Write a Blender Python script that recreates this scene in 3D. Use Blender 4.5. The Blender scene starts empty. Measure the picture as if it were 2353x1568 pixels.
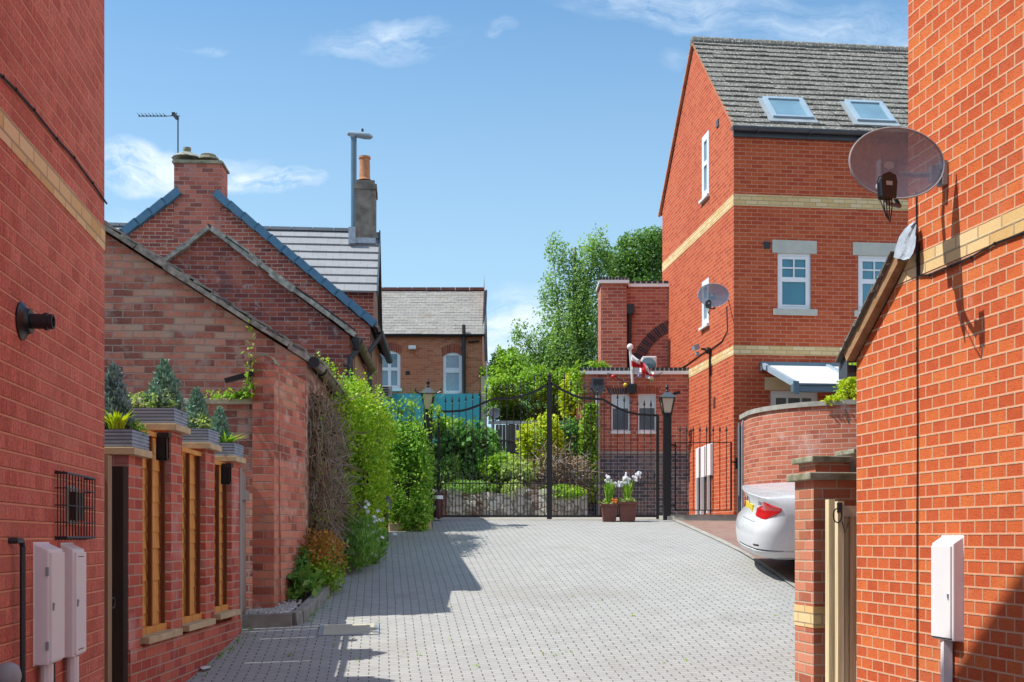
import bpy, math, random
import numpy as np
from mathutils import Vector, Matrix
random.seed(7); rng = np.random.default_rng(7)
C = bpy.context.scene.collection
CX, HY, F, EYE = 1176.5, 1238.0, 2700.0, 1.6      # measured from the photograph: principal column, horizon, focal length
TAN = math.tan

def P(x, y, Y):
    return Vector(((x-CX)/F*Y, Y, EYE+(HY-y)/F*Y))
def Zp(y, Y): return EYE+(HY-y)/F*Y
def Xp(x, Y): return (x-CX)/F*Y
def hitplane(x, y, p, n):
    d = Vector(((x-CX)/F, 1, (HY-y)/F)); o = Vector((0, 0, EYE)); n = Vector(n)
    return o + d*((Vector(p)-o).dot(n)/d.dot(n))

def tag(o, label=None, cat=None, group=None, kind=None):
    if label: o['label'] = label
    if cat: o['category'] = cat
    if group: o['group'] = group
    if kind: o['kind'] = kind
    return o
def thing(name, label, cat, loc=(0, 0, 0), rot=0, group=None):
    o = bpy.data.objects.new(name, None); C.objects.link(o)
    o.empty_display_size = .1
    o.location = loc; o.rotation_euler = (0, 0, rot)
    return tag(o, label, cat, group)
def MX(o): return Matrix.Translation(o.location) @ o.rotation_euler.to_matrix().to_4x4()
def hit(o, axis, c, x, y):
    """photo pixel -> local point of frame o on its plane axis=c"""
    m = MX(o).inverted(); a = m @ Vector((0, 0, EYE)); b = m.to_3x3() @ Vector(((x-CX)/F, 1, (HY-y)/F))
    i = 'xyz'.index(axis)
    return a + b*((c-a[i])/b[i])
def dup(root, loc, rot=None, label=None):
    r = root.copy(); C.objects.link(r); r.location = loc
    if rot is not None: r.rotation_euler = (0, 0, rot)
    if label: r['label'] = label
    def rec(src, dst):
        for ch in src.children:
            c = ch.copy(); C.objects.link(c); c.parent = dst; rec(ch, c)
    rec(root, r)
    return r

class MB:
    def __init__(s): s.v = []; s.f = []; s.u = {}
    def add(s, vs, fs, uvs=None):
        n = len(s.v); s.v += [Vector(v) for v in vs]
        for i, f in enumerate(fs):
            if uvs and uvs[i]: s.u[len(s.f)] = uvs[i]
            s.f.append([n+k for k in f])
        return s
    def quad(s, *p, uv=None): return s.add(p, [list(range(len(p)))], [uv] if uv else None)
    def box(s, x0, x1, y0, y1, z0, z1):
        v = [(x, y, z) for z in (z0, z1) for y in (y0, y1) for x in (x0, x1)]
        return s.add(v, [(0, 2, 3, 1), (4, 5, 7, 6), (0, 1, 5, 4), (2, 6, 7, 3), (0, 4, 6, 2), (1, 3, 7, 5)])
    def beam(s, a, b, w, h, up=(0, 0, 1)):
        a, b = Vector(a), Vector(b); d = (b-a).normalized(); up = Vector(up)
        if abs(d.dot(up)) > .98: up = Vector((0, 1, 0))
        r = d.cross(up).normalized()*w/2; u = r.cross(d).normalized()*h/2
        v = [a-r-u, a+r-u, a+r+u, a-r+u, b-r-u, b+r-u, b+r+u, b-r+u]
        return s.add(v, [(0, 1, 2, 3), (7, 6, 5, 4), (0, 4, 5, 1), (1, 5, 6, 2), (2, 6, 7, 3), (3, 7, 4, 0)])
    def tube(s, pts, r, n=8, cap=True):
        pts = [Vector(p) for p in pts]; m = len(pts)
        rs = r if isinstance(r, (list, tuple)) else [r]*m
        vs = []; fs = []; ref = None
        for i, p in enumerate(pts):
            d = (pts[min(i+1, m-1)]-pts[max(i-1, 0)]).normalized()
            if ref is None: ref = Vector((0, 0, 1)) if abs(d.z) < .9 else Vector((1, 0, 0))
            a = d.cross(ref).normalized(); b = a.cross(d).normalized(); ref = b
            for k in range(n):
                t = 2*math.pi*k/n; vs.append(p+(a*math.cos(t)+b*math.sin(t))*rs[i])
        for i in range(m-1):
            for k in range(n):
                k2 = (k+1) % n; fs.append((i*n+k, i*n+k2, (i+1)*n+k2, (i+1)*n+k))
        if cap: fs += [tuple(range(n))[::-1], tuple((m-1)*n+k for k in range(n))]
        return s.add(vs, fs)
    def lathe(s, prof, c=(0, 0, 0), n=16, M=None, square=False):
        c = Vector(c); vs = []; fs = []; m = len(prof)
        for r, z in prof:
            for k in range(n):
                t = 2*math.pi*(k+.5)/n; p = Vector((r*math.cos(t), r*math.sin(t), z))
                vs.append((M @ p if M else p)+c)
        for i in range(m-1):
            for k in range(n):
                k2 = (k+1) % n; fs.append((i*n+k, i*n+k2, (i+1)*n+k2, (i+1)*n+k))
        fs += [tuple(range(n))[::-1], tuple((m-1)*n+k for k in range(n))]
        return s.add(vs, fs)
    def prism(s, poly, axis, c0, c1):
        """poly of (a,b): axis 'x' -> (c,a,b); 'y' -> (a,c,b); 'z' -> (a,b,c)"""
        def pt(a, b, c): return {'x': (c, a, b), 'y': (a, c, b), 'z': (a, b, c)}[axis]
        n = len(poly); vs = [pt(a, b, c0) for a, b in poly]+[pt(a, b, c1) for a, b in poly]
        fs = [tuple(range(n)), tuple(range(n, 2*n))[::-1]]+[(i, (i+1) % n, n+(i+1) % n, n+i) for i in range(n)]
        return s.add(vs, fs)
    def ball(s, c, r, n=10, m=7, sz=1):
        prof = [(max(r*math.sin(math.pi*i/m), 1e-4), -r*sz*math.cos(math.pi*i/m)) for i in range(m+1)]
        return s.lathe(prof, c, n)
    def wall(s, axis, c, a0, a1, z0, z1, holes=(), depth=.1):
        A = sorted({a0, a1, *[h[0] for h in holes], *[h[1] for h in holes]})
        Zs = sorted({z0, z1, *[h[2] for h in holes], *[h[3] for h in holes]})
        pt = (lambda a, z, d=0: (a, c+d, z)) if axis == 'y' else (lambda a, z, d=0: (c+d, a, z))
        for i in range(len(A)-1):
            for j in range(len(Zs)-1):
                am, zm = (A[i]+A[i+1])/2, (Zs[j]+Zs[j+1])/2
                if any(h[0] < am < h[1] and h[2] < zm < h[3] for h in holes): continue
                s.quad(pt(A[i], Zs[j]), pt(A[i+1], Zs[j]), pt(A[i+1], Zs[j+1]), pt(A[i], Zs[j+1]))
        for h in holes:
            q = [(h[0], h[2]), (h[1], h[2]), (h[1], h[3]), (h[0], h[3])]
            for k in range(4):
                a, b = q[k], q[(k+1) % 4]; s.quad(pt(*a), pt(*b), pt(*b, depth), pt(*a, depth))
        return s
    def build(s, name, mat, parent=None, local=False, loc=None, smooth=False, bevel=0, label=None, cubeuv=False):
        me = bpy.data.meshes.new(name)
        vs = s.v
        off = Vector(loc) if loc is not None else Vector((0, 0, 0))
        lay_uv = []
        for fi, f in enumerate(s.f):
            if fi in s.u: lay_uv += s.u[fi]; continue
            n = Vector((0, 0, 0))
            for k in range(len(f)):
                a, b = vs[f[k]], vs[f[(k+1) % len(f)]]
                n += Vector(((a.y-b.y)*(a.z+b.z), (a.z-b.z)*(a.x+b.x), (a.x-b.x)*(a.y+b.y)))
            if n.length > 0: n.normalize()
            if abs(n.z) > .75: lay_uv += [(vs[k].x, vs[k].y) for k in f]
            else:
                t = Vector((-n.y, n.x, 0))
                if t.length < 1e-6: t = Vector((1, 0, 0))
                t.normalize()
                if (abs(t.x) > abs(t.y) and t.x < 0) or (abs(t.x) <= abs(t.y) and t.y < 0): t = -t
                lay_uv += [(vs[k].dot(t), vs[k].z) for k in f]
        if parent is not None and not local:
            im = MX(parent).inverted(); vs = [im @ v for v in vs]
        else: vs = [v-off for v in vs]
        me.from_pydata([tuple(v) for v in vs], [], s.f)
        ul = me.uv_layers.new(name='UVMap')
        ul.data.foreach_set('uv', [c for p in lay_uv for c in p])
        if smooth: me.polygons.foreach_set('use_smooth', [True]*len(me.polygons))
        if mat: me.materials.append(mat)
        o = bpy.data.objects.new(name, me); C.objects.link(o)
        o.location = off
        if parent is not None: o.parent = parent
        if bevel:
            b = o.modifiers.new('bevel', 'BEVEL'); b.width = bevel; b.segments = 2; b.limit_method = 'ANGLE'
        if smooth:
            w = o.modifiers.new('wn', 'EDGE_SPLIT'); w.split_angle = math.radians(40)
        if label: o['label'] = label
        return o

# ---------------------------------------------------------------- materials
def srgb(h):
    h = h.lstrip('#'); v = [int(h[i:i+2], 16)/255 for i in (0, 2, 4)]
    return tuple((c/12.92 if c <= .04045 else ((c+.055)/1.055)**2.4) for c in v)
class NT:
    def __init__(s, name, rough=.7, spec=.3):
        s.m = bpy.data.materials.new(name); s.m.use_nodes = True; s.t = s.m.node_tree; s.t.nodes.clear()
        s.out = s.t.nodes.new('ShaderNodeOutputMaterial'); s.b = s.t.nodes.new('ShaderNodeBsdfPrincipled')
        s.t.links.new(s.b.outputs[0], s.out.inputs[0])
        s.b.inputs['Roughness'].default_value = rough; s.b.inputs['Specular IOR Level'].default_value = spec
    def set(s, sock, v):
        if hasattr(v, 'is_output'): s.t.links.new(v, sock)
        elif isinstance(v, (tuple, list)) and len(v) == 3 and sock.type == 'RGBA': sock.default_value = (*v, 1)
        else: sock.default_value = v
    def node(s, ty, ins={}, **props):
        n = s.t.nodes.new(ty)
        for k, v in props.items(): setattr(n, k, v)
        for k, v in ins.items(): s.set(n.inputs[k], v)
        return n
    def math(s, op, a, b=0., c=0., clamp=False):
        n = s.node('ShaderNodeMath', {0: a, 1: b, 2: c}, operation=op); n.use_clamp = clamp; return n.outputs[0]
    def uv(s): return s.node('ShaderNodeUVMap', uv_map='UVMap').outputs[0]
    def obj(s): return s.node('ShaderNodeTexCoord').outputs['Object']
    def noise(s, vec, scale, detail=3, rough=.55, col=False):
        n = s.node('ShaderNodeTexNoise', {'Vector': vec, 'Scale': scale, 'Detail': detail, 'Roughness': rough}); return n.outputs[1 if col else 0]
    def ramp(s, fac, stops, interp='LINEAR'):
        n = s.node('ShaderNodeValToRGB', {0: fac}); r = n.color_ramp; r.interpolation = interp
        while len(r.elements) < len(stops): r.elements.new(.5)
        for e, (p, c) in zip(r.elements, stops):
            e.position = p; e.color = (*c, 1) if isinstance(c, (tuple, list)) else (c, c, c, 1)
        return n.outputs[0]
    def mix(s, f, a, b, mode='MIX'):
        n = s.node('ShaderNodeMix', data_type='RGBA', blend_type=mode); s.set(n.inputs[0], f); s.set(n.inputs[6], a); s.set(n.inputs[7], b); return n.outputs[2]
    def vmul(s, v, k): return s.node('ShaderNodeVectorMath', {0: v, 1: k}, operation='MULTIPLY').outputs[0]
    def vadd(s, v, k): return s.node('ShaderNodeVectorMath', {0: v, 1: k}, operation='ADD').outputs[0]
    def maprange(s, v, a, b, c, d): return s.node('ShaderNodeMapRange', {0: v, 1: a, 2: b, 3: c, 4: d}).outputs[0]
    def color(s, c): s.set(s.b.inputs['Base Color'], c)
    def bump(s, h, strength=.5, dist=.01):
        n = s.node('ShaderNodeBump', {'Height': h, 'Strength': strength, 'Distance': dist}); s.t.links.new(n.outputs[0], s.b.inputs['Normal'])

def plain(name, col, rough=.6, var=.25, scale=6, spec=.3, bump=0, metal=0, col2=None, detail=4):
    k = NT(name, rough, spec); o = k.obj(); n = k.noise(o, scale, detail)
    c2 = col2 or tuple(v*(1-var) for v in col)
    k.color(k.ramp(n, [(.35, col), (.68, c2)])); k.b.inputs['Metallic'].default_value = metal
    if bump: k.bump(k.noise(o, scale*6, 4), bump, .005)
    return k.m

def cells(k, uv, bw, rh, mwu, mwv, offs=.5):
    sx = k.node('ShaderNodeSeparateXYZ', {0: uv}); u, v = sx.outputs[0], sx.outputs[1]
    r = k.math('DIVIDE', v, rh); row = k.math('FLOOR', r); fv = k.math('FRACT', r)
    par = k.math('MODULO', k.math('ABSOLUTE', row), 2.)
    uu = k.math('ADD', k.math('DIVIDE', u, bw), k.math('MULTIPLY', par, offs)); col = k.math('FLOOR', uu); fu = k.math('FRACT', uu)
    du = k.math('MULTIPLY', k.math('MINIMUM', fu, k.math('SUBTRACT', 1., fu)), bw)
    dv = k.math('MULTIPLY', k.math('MINIMUM', fv, k.math('SUBTRACT', 1., fv)), rh)
    mu = k.maprange(du, mwu*.5-.0012, mwu*.5+.0025, 0., 1.); mv = k.maprange(dv, mwv*.5-.0012, mwv*.5+.0025, 0., 1.)
    mask = k.math('MULTIPLY', mu, mv)
    wn = k.node('ShaderNodeTexWhiteNoise', {'Vector': k.node('ShaderNodeCombineXYZ', {0: col, 1: row, 2: 3.7}).outputs[0]}, noise_dimensions='3D')
    return mask, wn.outputs[0], row, fv, mu, mv

def brick(name, stops, mortar, bw=.225, rh=.075, mw=.011, distort=0., fine=.25, stain=None, bump=.6, rough=.85, grit=140, blotch=.5, patch=0., mwu=None, streak=0., pits=.70):
    k = NT(name, rough, .15); uv = k.uv()
    if distort:
        uv = k.vadd(uv, k.vmul(k.vadd(k.noise(uv, 2.2, 3, col=True), (-.5, -.5, -.5)), (distort*2, distort, 0)))
        uv = k.vadd(uv, k.vmul(k.vadd(k.noise(uv, 22., 2, col=True), (-.5, -.5, -.5)), (distort*.8, distort*.8, 0)))
    mask, rnd, row, fv, _, _ = cells(k, uv, bw, rh, mwu or mw, mw)
    if patch: rnd = k.math('ADD', k.math('MULTIPLY', rnd, 1-.4*patch), k.math('MULTIPLY', k.math('SUBTRACT', k.noise(uv, .9, 4, .6), .42), 2.2*patch))
    n1 = k.noise(uv, 16., 5, .65); n2 = k.noise(uv, grit, 3, .7)
    bc = k.ramp(k.math('ADD', k.math('MULTIPLY', rnd, 1-.35*blotch), k.math('MULTIPLY', k.math('SUBTRACT', n1, .32), .7*blotch)), stops)
    dk = k.maprange(n2, .3, .72, 1-fine, 1+fine)
    bc = k.mix(1., bc, k.node('ShaderNodeCombineXYZ', {0: dk, 1: dk, 2: dk}).outputs[0], 'MULTIPLY')
    if streak:
        sv = k.maprange(k.noise(k.vmul(uv, (95, 7, 1)), 1., 4, .65), .3, .7, 1-streak, 1+streak); bc = k.mix(1., bc, k.node('ShaderNodeCombineXYZ', {0: sv, 1: sv, 2: sv}).outputs[0], 'MULTIPLY')
    # drag marks and pits of wirecut brick
    pit = k.maprange(k.noise(k.vmul(uv, (1, 2.0, 1)), 70. if pits > .66 else 52., 2), pits, pits+.05, 0., 1.)
    bc = k.mix(k.math('MULTIPLY', pit, .55), bc, tuple(v*.25 for v in stops[0][1]))
    mo = k.mix(k.noise(uv, 30., 3), mortar, tuple(v*.7 for v in mortar))
    c = k.mix(mask, mo, bc)
    if stain:
        for (col, sc, lo, hi, amt) in stain:
            c = k.mix(k.math('MULTIPLY', k.maprange(k.noise(uv, sc, 5, .6), lo, hi, 0., 1.), amt), c, col)
    k.color(c)
    h = k.math('ADD', k.math('MULTIPLY', mask, 1.), k.math('MULTIPLY', k.math('SUBTRACT', n2, k.math('MULTIPLY', pit, .8)), .35))
    k.bump(h, bump, .008)
    return k.m

def leafmat(name, cols, trans=.35, rough=.5):
    k = NT(name, rough, .25)
    a = k.node('ShaderNodeAttribute', attribute_name='rnd').outputs['Fac']
    n = k.noise(k.obj(), 1.1, 3)
    f = k.math('ADD', k.math('MULTIPLY', a, .7), k.math('MULTIPLY', k.math('SUBTRACT', n, .35), 1.0))
    c = k.ramp(f, [(i/(len(cols)-1)*.9+.02, c) for i, c in enumerate(cols)]); k.color(c)
    tr = k.node('ShaderNodeBsdfTranslucent', {0: k.mix(1., c, (1.25, 1.3, .55), 'MULTIPLY')})
    mx = k.node('ShaderNodeMixShader', {0: trans}); k.t.links.new(k.b.outputs[0], mx.inputs[1]); k.t.links.new(tr.outputs[0], mx.inputs[2])
    k.t.links.new(mx.outputs[0], k.out.inputs[0])
    return k.m

def wood(name, c1, c2, rough=.75, along='z', scale=1.):
    k = NT(name, rough, .2); o = k.obj()
    s = {'z': (14, 14, .9), 'x': (.9, 14, 14), 'y': (14, .9, 14)}[along]
    n = k.noise(k.vmul(o, tuple(v*scale for v in s)), 1.6, 6, .65); n2 = k.noise(k.vmul(o, tuple(v*.5*scale for v in s)), 1., 2)
    k.color(k.ramp(k.math('ADD', k.math('MULTIPLY', n, .75), k.math('MULTIPLY', n2, .3)), [(.35, c1), (.7, c2)]))
    k.bump(n, .4, .003); return k.m

def glass(name, col, rough=.04):
    k = NT(name, rough, .9); n = k.noise(k.obj(), 1.3, 2); k.color(k.ramp(n, [(.35, col), (.7, tuple(v*.7 for v in col))]))
    k.b.inputs['IOR'].default_value = 1.6; return k.m
ORANGE = [(0., (.44, .082, .031)), (.3, (.53, .108, .037)), (.55, (.59, .135, .043)), (.8, (.64, .175, .052)), (1., (.57, .15, .07))]
M = {}
M['brick_new'] = brick('new_brick', ORANGE, (.74, .44, .28), fine=.38, pits=.62, bw=.150, blotch=1.0, mw=.0105, stain=[((.60, .30, .17), .8, .55, .78, .4), ((.38, .07, .03), .55, .55, .72, .4), ((.70, .52, .40), 3.1, .66, .78, .35)])
M['brick_far'] = brick('house_brick', [(0., (.40, .064, .027)), (.5, (.50, .094, .036)), (1., (.56, .13, .05))], (.62, .31, .21), fine=.14, mw=.011, blotch=.7, stain=[((.36, .055, .028), .5, .5, .75, .4)], bump=.35)
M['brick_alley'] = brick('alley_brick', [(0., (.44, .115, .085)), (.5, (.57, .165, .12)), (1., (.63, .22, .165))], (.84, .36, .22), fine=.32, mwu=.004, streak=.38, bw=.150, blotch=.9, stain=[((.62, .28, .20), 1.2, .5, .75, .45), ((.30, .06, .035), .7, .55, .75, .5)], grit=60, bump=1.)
M['brick_yellow'] = brick('yellow_brick', [(0., (.62, .40, .16)), (.5, (.74, .54, .27)), (1., (.78, .60, .36))], (.52, .40, .25), fine=.12, stain=[((.45, .25, .08), 2., .6, .8, .3)])
M['brick_post'] = brick('post_brick', [(0., (0.338, 0.065, 0.052)), (.5, (0.468, 0.104, 0.072)), (1., (0.598, 0.169, 0.111))], (.52, .33, .25), fine=.15, stain=[((.60, .42, .40), 1.6, .56, .72, .55)])
M['brick_pillar'] = brick('pillar_brick', [(0., (0.224, 0.069, 0.052)), (.35, (0.515, 0.149, 0.098)), (.75, (0.650, 0.230, 0.149)), (1., (0.582, 0.299, 0.184))], (.50, .33, .25), rh=.08, distort=.018, fine=.35, patch=.4, stain=[((.36, .29, .16), 1.4, .54, .7, .45), ((.62, .44, .39), 4., .54, .68, .55)], bump=.9)
M['brick_barn'] = brick('barn_brick', [(0., (0.171, 0.083, 0.069)), (.2, (0.293, 0.127, 0.100)), (.42, (0.464, 0.191, 0.138)), (.62, (0.634, 0.318, 0.225)), (.8, (0.561, 0.419, 0.312)), (1., (0.561, 0.521, 0.450))], (.52, .43, .36), rh=.076, bw=.22, mw=.013, distort=.020, fine=.35, blotch=.55, patch=.6,
    stain=[((.52, .43, .37), 5., .54, .66, .6), ((.15, .11, .10), 3., .60, .74, .45)], bump=.9)
M['brick_dark'] = brick('dark_brick', [(0., (0.125, 0.050, 0.054)), (.35, (0.250, 0.069, 0.054)), (.7, (0.375, 0.100, 0.066)), (1., (0.475, 0.163, 0.108))], (.42, .30, .27), rh=.072, distort=.014, fine=.3, patch=.5,
    stain=[((.10, .07, .08), 2.2, .52, .68, .5), ((.50, .40, .36), 6., .57, .68, .6)], bump=.7)
M['brick_gable'] = brick('gable_brick', [(0., (0.144, 0.054, 0.052)), (.4, (0.336, 0.090, 0.063)), (.8, (0.456, 0.138, 0.092)), (1., (0.540, 0.204, 0.138))], (.60, .45, .39), rh=.075, distort=.010, fine=.25, patch=.4, stain=[((.48, .38, .34), 6., .58, .70, .5)])
M['brick_stack'] = brick('stack_brick', [(0., (0.179, 0.067, 0.061)), (.4, (0.448, 0.134, 0.094)), (1., (0.560, 0.202, 0.143))], (.45, .34, .30), rh=.085, distort=.014, fine=.25, stain=[((.35, .28, .28), 1.5, .55, .75, .45)])
M['brick_pub'] = brick('pub_brick', [(0., (.34, .09, .065)), (.5, (.50, .15, .095)), (1., (.58, .21, .135))], (.66, .48, .39), fine=.2, stain=[((.20, .09, .08), 1.2, .55, .75, .35)])
M['brick_blue'] = brick('blue_brick', [(0., (.07, .08, .10)), (.5, (.13, .13, .155)), (1., (.26, .15, .13))], (.45, .42, .41), fine=.2, stain=[((.30, .28, .27), 1.4, .5, .7, .5)])
M['brick_far_pale'] = brick('pale_brick', [(0., (.36, .12, .06)), (.5, (.52, .20, .10)), (1., (.56, .25, .14))], (.50, .38, .28), fine=.2, stain=[((.50, .30, .19), .9, .6, .8, .3), ((.56, .16, .08), .6, .42, .66, .6)])
M['brick_curve'] = brick('garden_wall_brick', [(0., (.33, .09, .06)), (.5, (.46, .145, .085)), (1., (.54, .20, .125))], (.60, .43, .34), fine=.2, stain=[((.66, .50, .46), 1.5, .56, .72, .6)])
M['brick_gatepier'] = brick('gate_pier_brick', [(0., (.32, .09, .055)), (.5, (.52, .17, .10)), (1., (.62, .28, .18))], (.58, .42, .31), rh=.076, distort=.008, fine=.28, stain=[((.36, .27, .12), 1.3, .5, .7, .45), ((.6, .45, .40), 2., .6, .75, .5)])
M['soldier'] = brick('brick_arch', [(0., (.25, .06, .04)), (1., (.42, .11, .06))], (.4, .25, .2), bw=.075, rh=3., fine=.2)
M['soldier_blue'] = brick('blue_brick_arch', [(0., (.03, .03, .04)), (.55, (.07, .065, .08)), (1., (.26, .10, .08))], (.42, .34, .3), bw=.09, rh=3., fine=.2)

def paving(name, cols, joint, ang, bw=.165, rh=.066, mu=.0085, mv=.0025, fine=.16, moss=True):
    k = NT(name, .88, .12); o = k.obj()
    uv = k.node('ShaderNodeVectorRotate', {'Vector': o, 'Angle': ang}, rotation_type='Z_AXIS').outputs[0]
    uv = k.vmul(uv, (1, 1, 0)); uv = k.vadd(uv, k.vmul(k.vadd(k.noise(uv, 1.3, 2, col=True), (-.5, -.5, -.5)), (.02, .02, 0)))
    mask, rnd, row, fv, m_u, m_v = cells(k, uv, bw, rh, mu, mv)
    g = k.noise(uv, 160., 3, .7); big = k.noise(uv, .9, 5, .6); mid = k.noise(uv, 7., 4, .6)
    c = k.ramp(k.math('ADD', k.math('MULTIPLY', rnd, .28), k.math('MULTIPLY', big, .75)), cols)
    dk = k.maprange(k.math('ADD', k.math('MULTIPLY', g, .7), k.math('MULTIPLY', mid, .3)), .3, .7, 1-fine, 1+fine)
    c = k.mix(1., c, k.node('ShaderNodeCombineXYZ', {0: dk, 1: dk, 2: dk}).outputs[0], 'MULTIPLY')
    jc = joint
    if moss: jc = k.mix(k.maprange(k.noise(uv, 2.5, 4), .52, .66, 0., 1.), joint, (.13, .12, .035))
    jm = k.math('MULTIPLY', k.math('SUBTRACT', 1., mask), k.maprange(k.noise(uv, 30., 2), .35, .5, .45, 1.))
    c = k.mix(jm, c, jc)
    c = k.mix(k.math('MULTIPLY', k.maprange(k.noise(uv, 1.7, 6, .7), .58, .72, 0., 1.), .3), c, (.13, .125, .11))
    c = k.mix(k.math('MULTIPLY', k.maprange(k.noise(uv, .45, 5, .65), .52, .66, 0., 1.), .4), c, (.24, .225, .19))
    c = k.mix(k.maprange(k.noise(uv, 11., 2), .74, .77, 0., .5), c, (.11, .10, .085))
    k.color(c); k.bump(k.math('ADD', mask, k.math('MULTIPLY', g, .25)), .55, .006); return k.m
ANG = math.atan(-.113)
M['paving'] = paving('grey_block_paving', [(.2, (.325, .325, .315)), (.55, (.375, .375, .362)), (.9, (.42, .418, .40))], (.10, .09, .06), ANG)
M['paving_red'] = paving('red_block_paving', [(.2, (.24, .15, .125)), (.55, (.31, .20, .165)), (.9, (.36, .26, .22))], (.14, .10, .08), ANG+.8, mu=.006, mv=.006)
M['ground'] = plain('earth', (.13, .11, .08), .95, .4, 1.2)
M['concrete'] = plain('concrete', (.40, .385, .34), .9, .35, 5, bump=.4, col2=(.27, .26, .23))
M['concrete_mossy'] = plain('mossy_concrete', (.34, .33, .25), .95, .4, 9, bump=.5, col2=(.17, .16, .09))
M['kerb'] = plain('kerb_stone', (.33, .32, .29), .92, .35, 7, bump=.5)
M['stone'] = plain('pale_stone', (.50, .47, .37), .85, .15, 4, bump=.2)
M['sill_stone'] = plain('buff_stone_sill', (.55, .42, .25), .8, .25, 9, bump=.3)
M['lintel'] = plain('stone_lintel', (.55, .55, .48), .85, .12, 5, bump=.15)
M['cream_lintel'] = plain('cream_lintel', (.68, .53, .32), .85, .12, 3, bump=.15)
M['white'] = plain('white_plastic', (.80, .80, .80), .35, .05, 3, spec=.5)
M['box_white'] = plain('meter_box_plastic', (.80, .79, .80), .45, .08, 2, spec=.45)
M['upvc'] = plain('white_window_frame', (.80, .82, .84), .3, .04, 3, spec=.5)
M['black'] = plain('black_paint', (.012, .012, .015), .35, .3, 20, spec=.5)
M['black_pipe'] = plain('black_pipe', (.02, .02, .025), .4, .3, 10, spec=.5)
M['gutter_old'] = plain('mossy_gutter', (.09, .10, .05), .8, .5, 8, col2=(.22, .20, .13), bump=.4)
M['gutter'] = plain('grey_gutter', (.07, .085, .105), .45, .2, 4, spec=.5)
M['cable'] = plain('black_cable', (.015, .014, .014), .5, .2, 10)
M['grey_metal'] = plain('grey_steel', (.33, .37, .40), .5, .2, 5, spec=.5)
M['lead'] = plain('lead_flashing', (.42, .48, .54), .5, .5, 14, spec=.5, bump=.5, col2=(.28, .33, .38))
M['barge'] = wood('brown_bargeboard', (.22, .12, .06), (.42, .26, .14), along='y')
M['fence_wood'] = wood('orange_fence_timber', (.48, .19, .045), (.74, .35, .10))
M['fence_batten'] = wood('brown_batten_timber', (.09, .03, .01), (.20, .07, .022))
M['gate_wood'] = wood('weathered_gate_timber', (.42, .31, .15), (.85, .72, .48))
M['gate_rail'] = wood('pale_gate_rail', (.45, .37, .24), (.72, .62, .45), along='x')
M['grey_wood'] = wood('grey_weathered_timber', (.20, .17, .15), (.36, .32, .30))
M['dark_wood'] = wood('dark_brown_timber', (.018, .010, .007), (.04, .022, .014))
M['tan_wood'] = wood('tan_timber_trim', (.24, .15, .09), (.36, .24, .15))
M['old_fence'] = wood('old_fence_board', (.05, .048, .045), (.17, .16, .15))
M['planter'] = wood('grey_painted_decking', (.20, .25, .31), (.34, .39, .46), along='x')
M['tile_blue'] = plain('blue_glazed_tile', (.05, .15, .25), .45, .3, 8, spec=.5, col2=(.075, .185, .29))
M['mortar'] = plain('weathered_mortar', (.42, .41, .36), .95, .4, 11, bump=.9, col2=(.15, .15, .13))
M['rendered'] = plain('grey_render', (.27, .24, .20), .95, .4, 5, bump=.8, col2=(.13, .115, .10))
M['terracotta'] = plain('terracotta', (.48, .22, .11), .8, .25, 9, col2=(.35, .15, .07))
M['terracotta_plum'] = plain('plum_brown_pot', (.18, .07, .055), .6, .3, 7)
M['turquoise'] = plain('turquoise_paint', (.06, .42, .50), .7, .12, 2)
M['tan_wall'] = plain('tan_render', (.30, .20, .145), .9, .25, 3, col2=(.22, .14, .10))
M['glass_teal'] = glass('teal_window_glass', (.012, .20, .29))  # teal set as the pane's own base colour, nothing modelled behind it
M['glass_sky'] = glass('sky_glass', (.20, .34, .42))
M['glass_grey'] = glass('grey_glass', (.10, .13, .14))
M['glass_pub'] = glass('reflective_glass', (.10, .19, .23))
M['curtain'] = plain('net_curtain', (.42, .52, .58), .8, .2, 20)
M['lamp_glass'] = plain('frosted_lamp_glass', (.62, .48, .36), .25, .1, 3, spec=.6)
M['polycarb'] = plain('opal_roof_panel', (.78, .79, .81), .3, .04, 2, spec=.5)
M['canopy'] = plain('blue_grey_aluminium', (.10, .17, .225), .35, .15, 3, spec=.5)
M['canopy_light'] = plain('pale_blue_aluminium', (.32, .42, .50), .35, .12, 3, spec=.5)
M['red'] = plain('flag_red', (.55, .02, .03), .8, .1)
M['flag'] = plain('flag_white', (.78, .78, .80), .8, .08)
M['maroon'] = plain('maroon_paint', (.06, .012, .018), .4, .2)
M['soil'] = plain('dark_soil', (.05, .035, .025), .95, .4, 14, bump=.8)
M['pebble'] = plain('pale_pebble', (.52, .50, .47), .8, .5, 30, col2=(.26, .25, .26))
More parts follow.
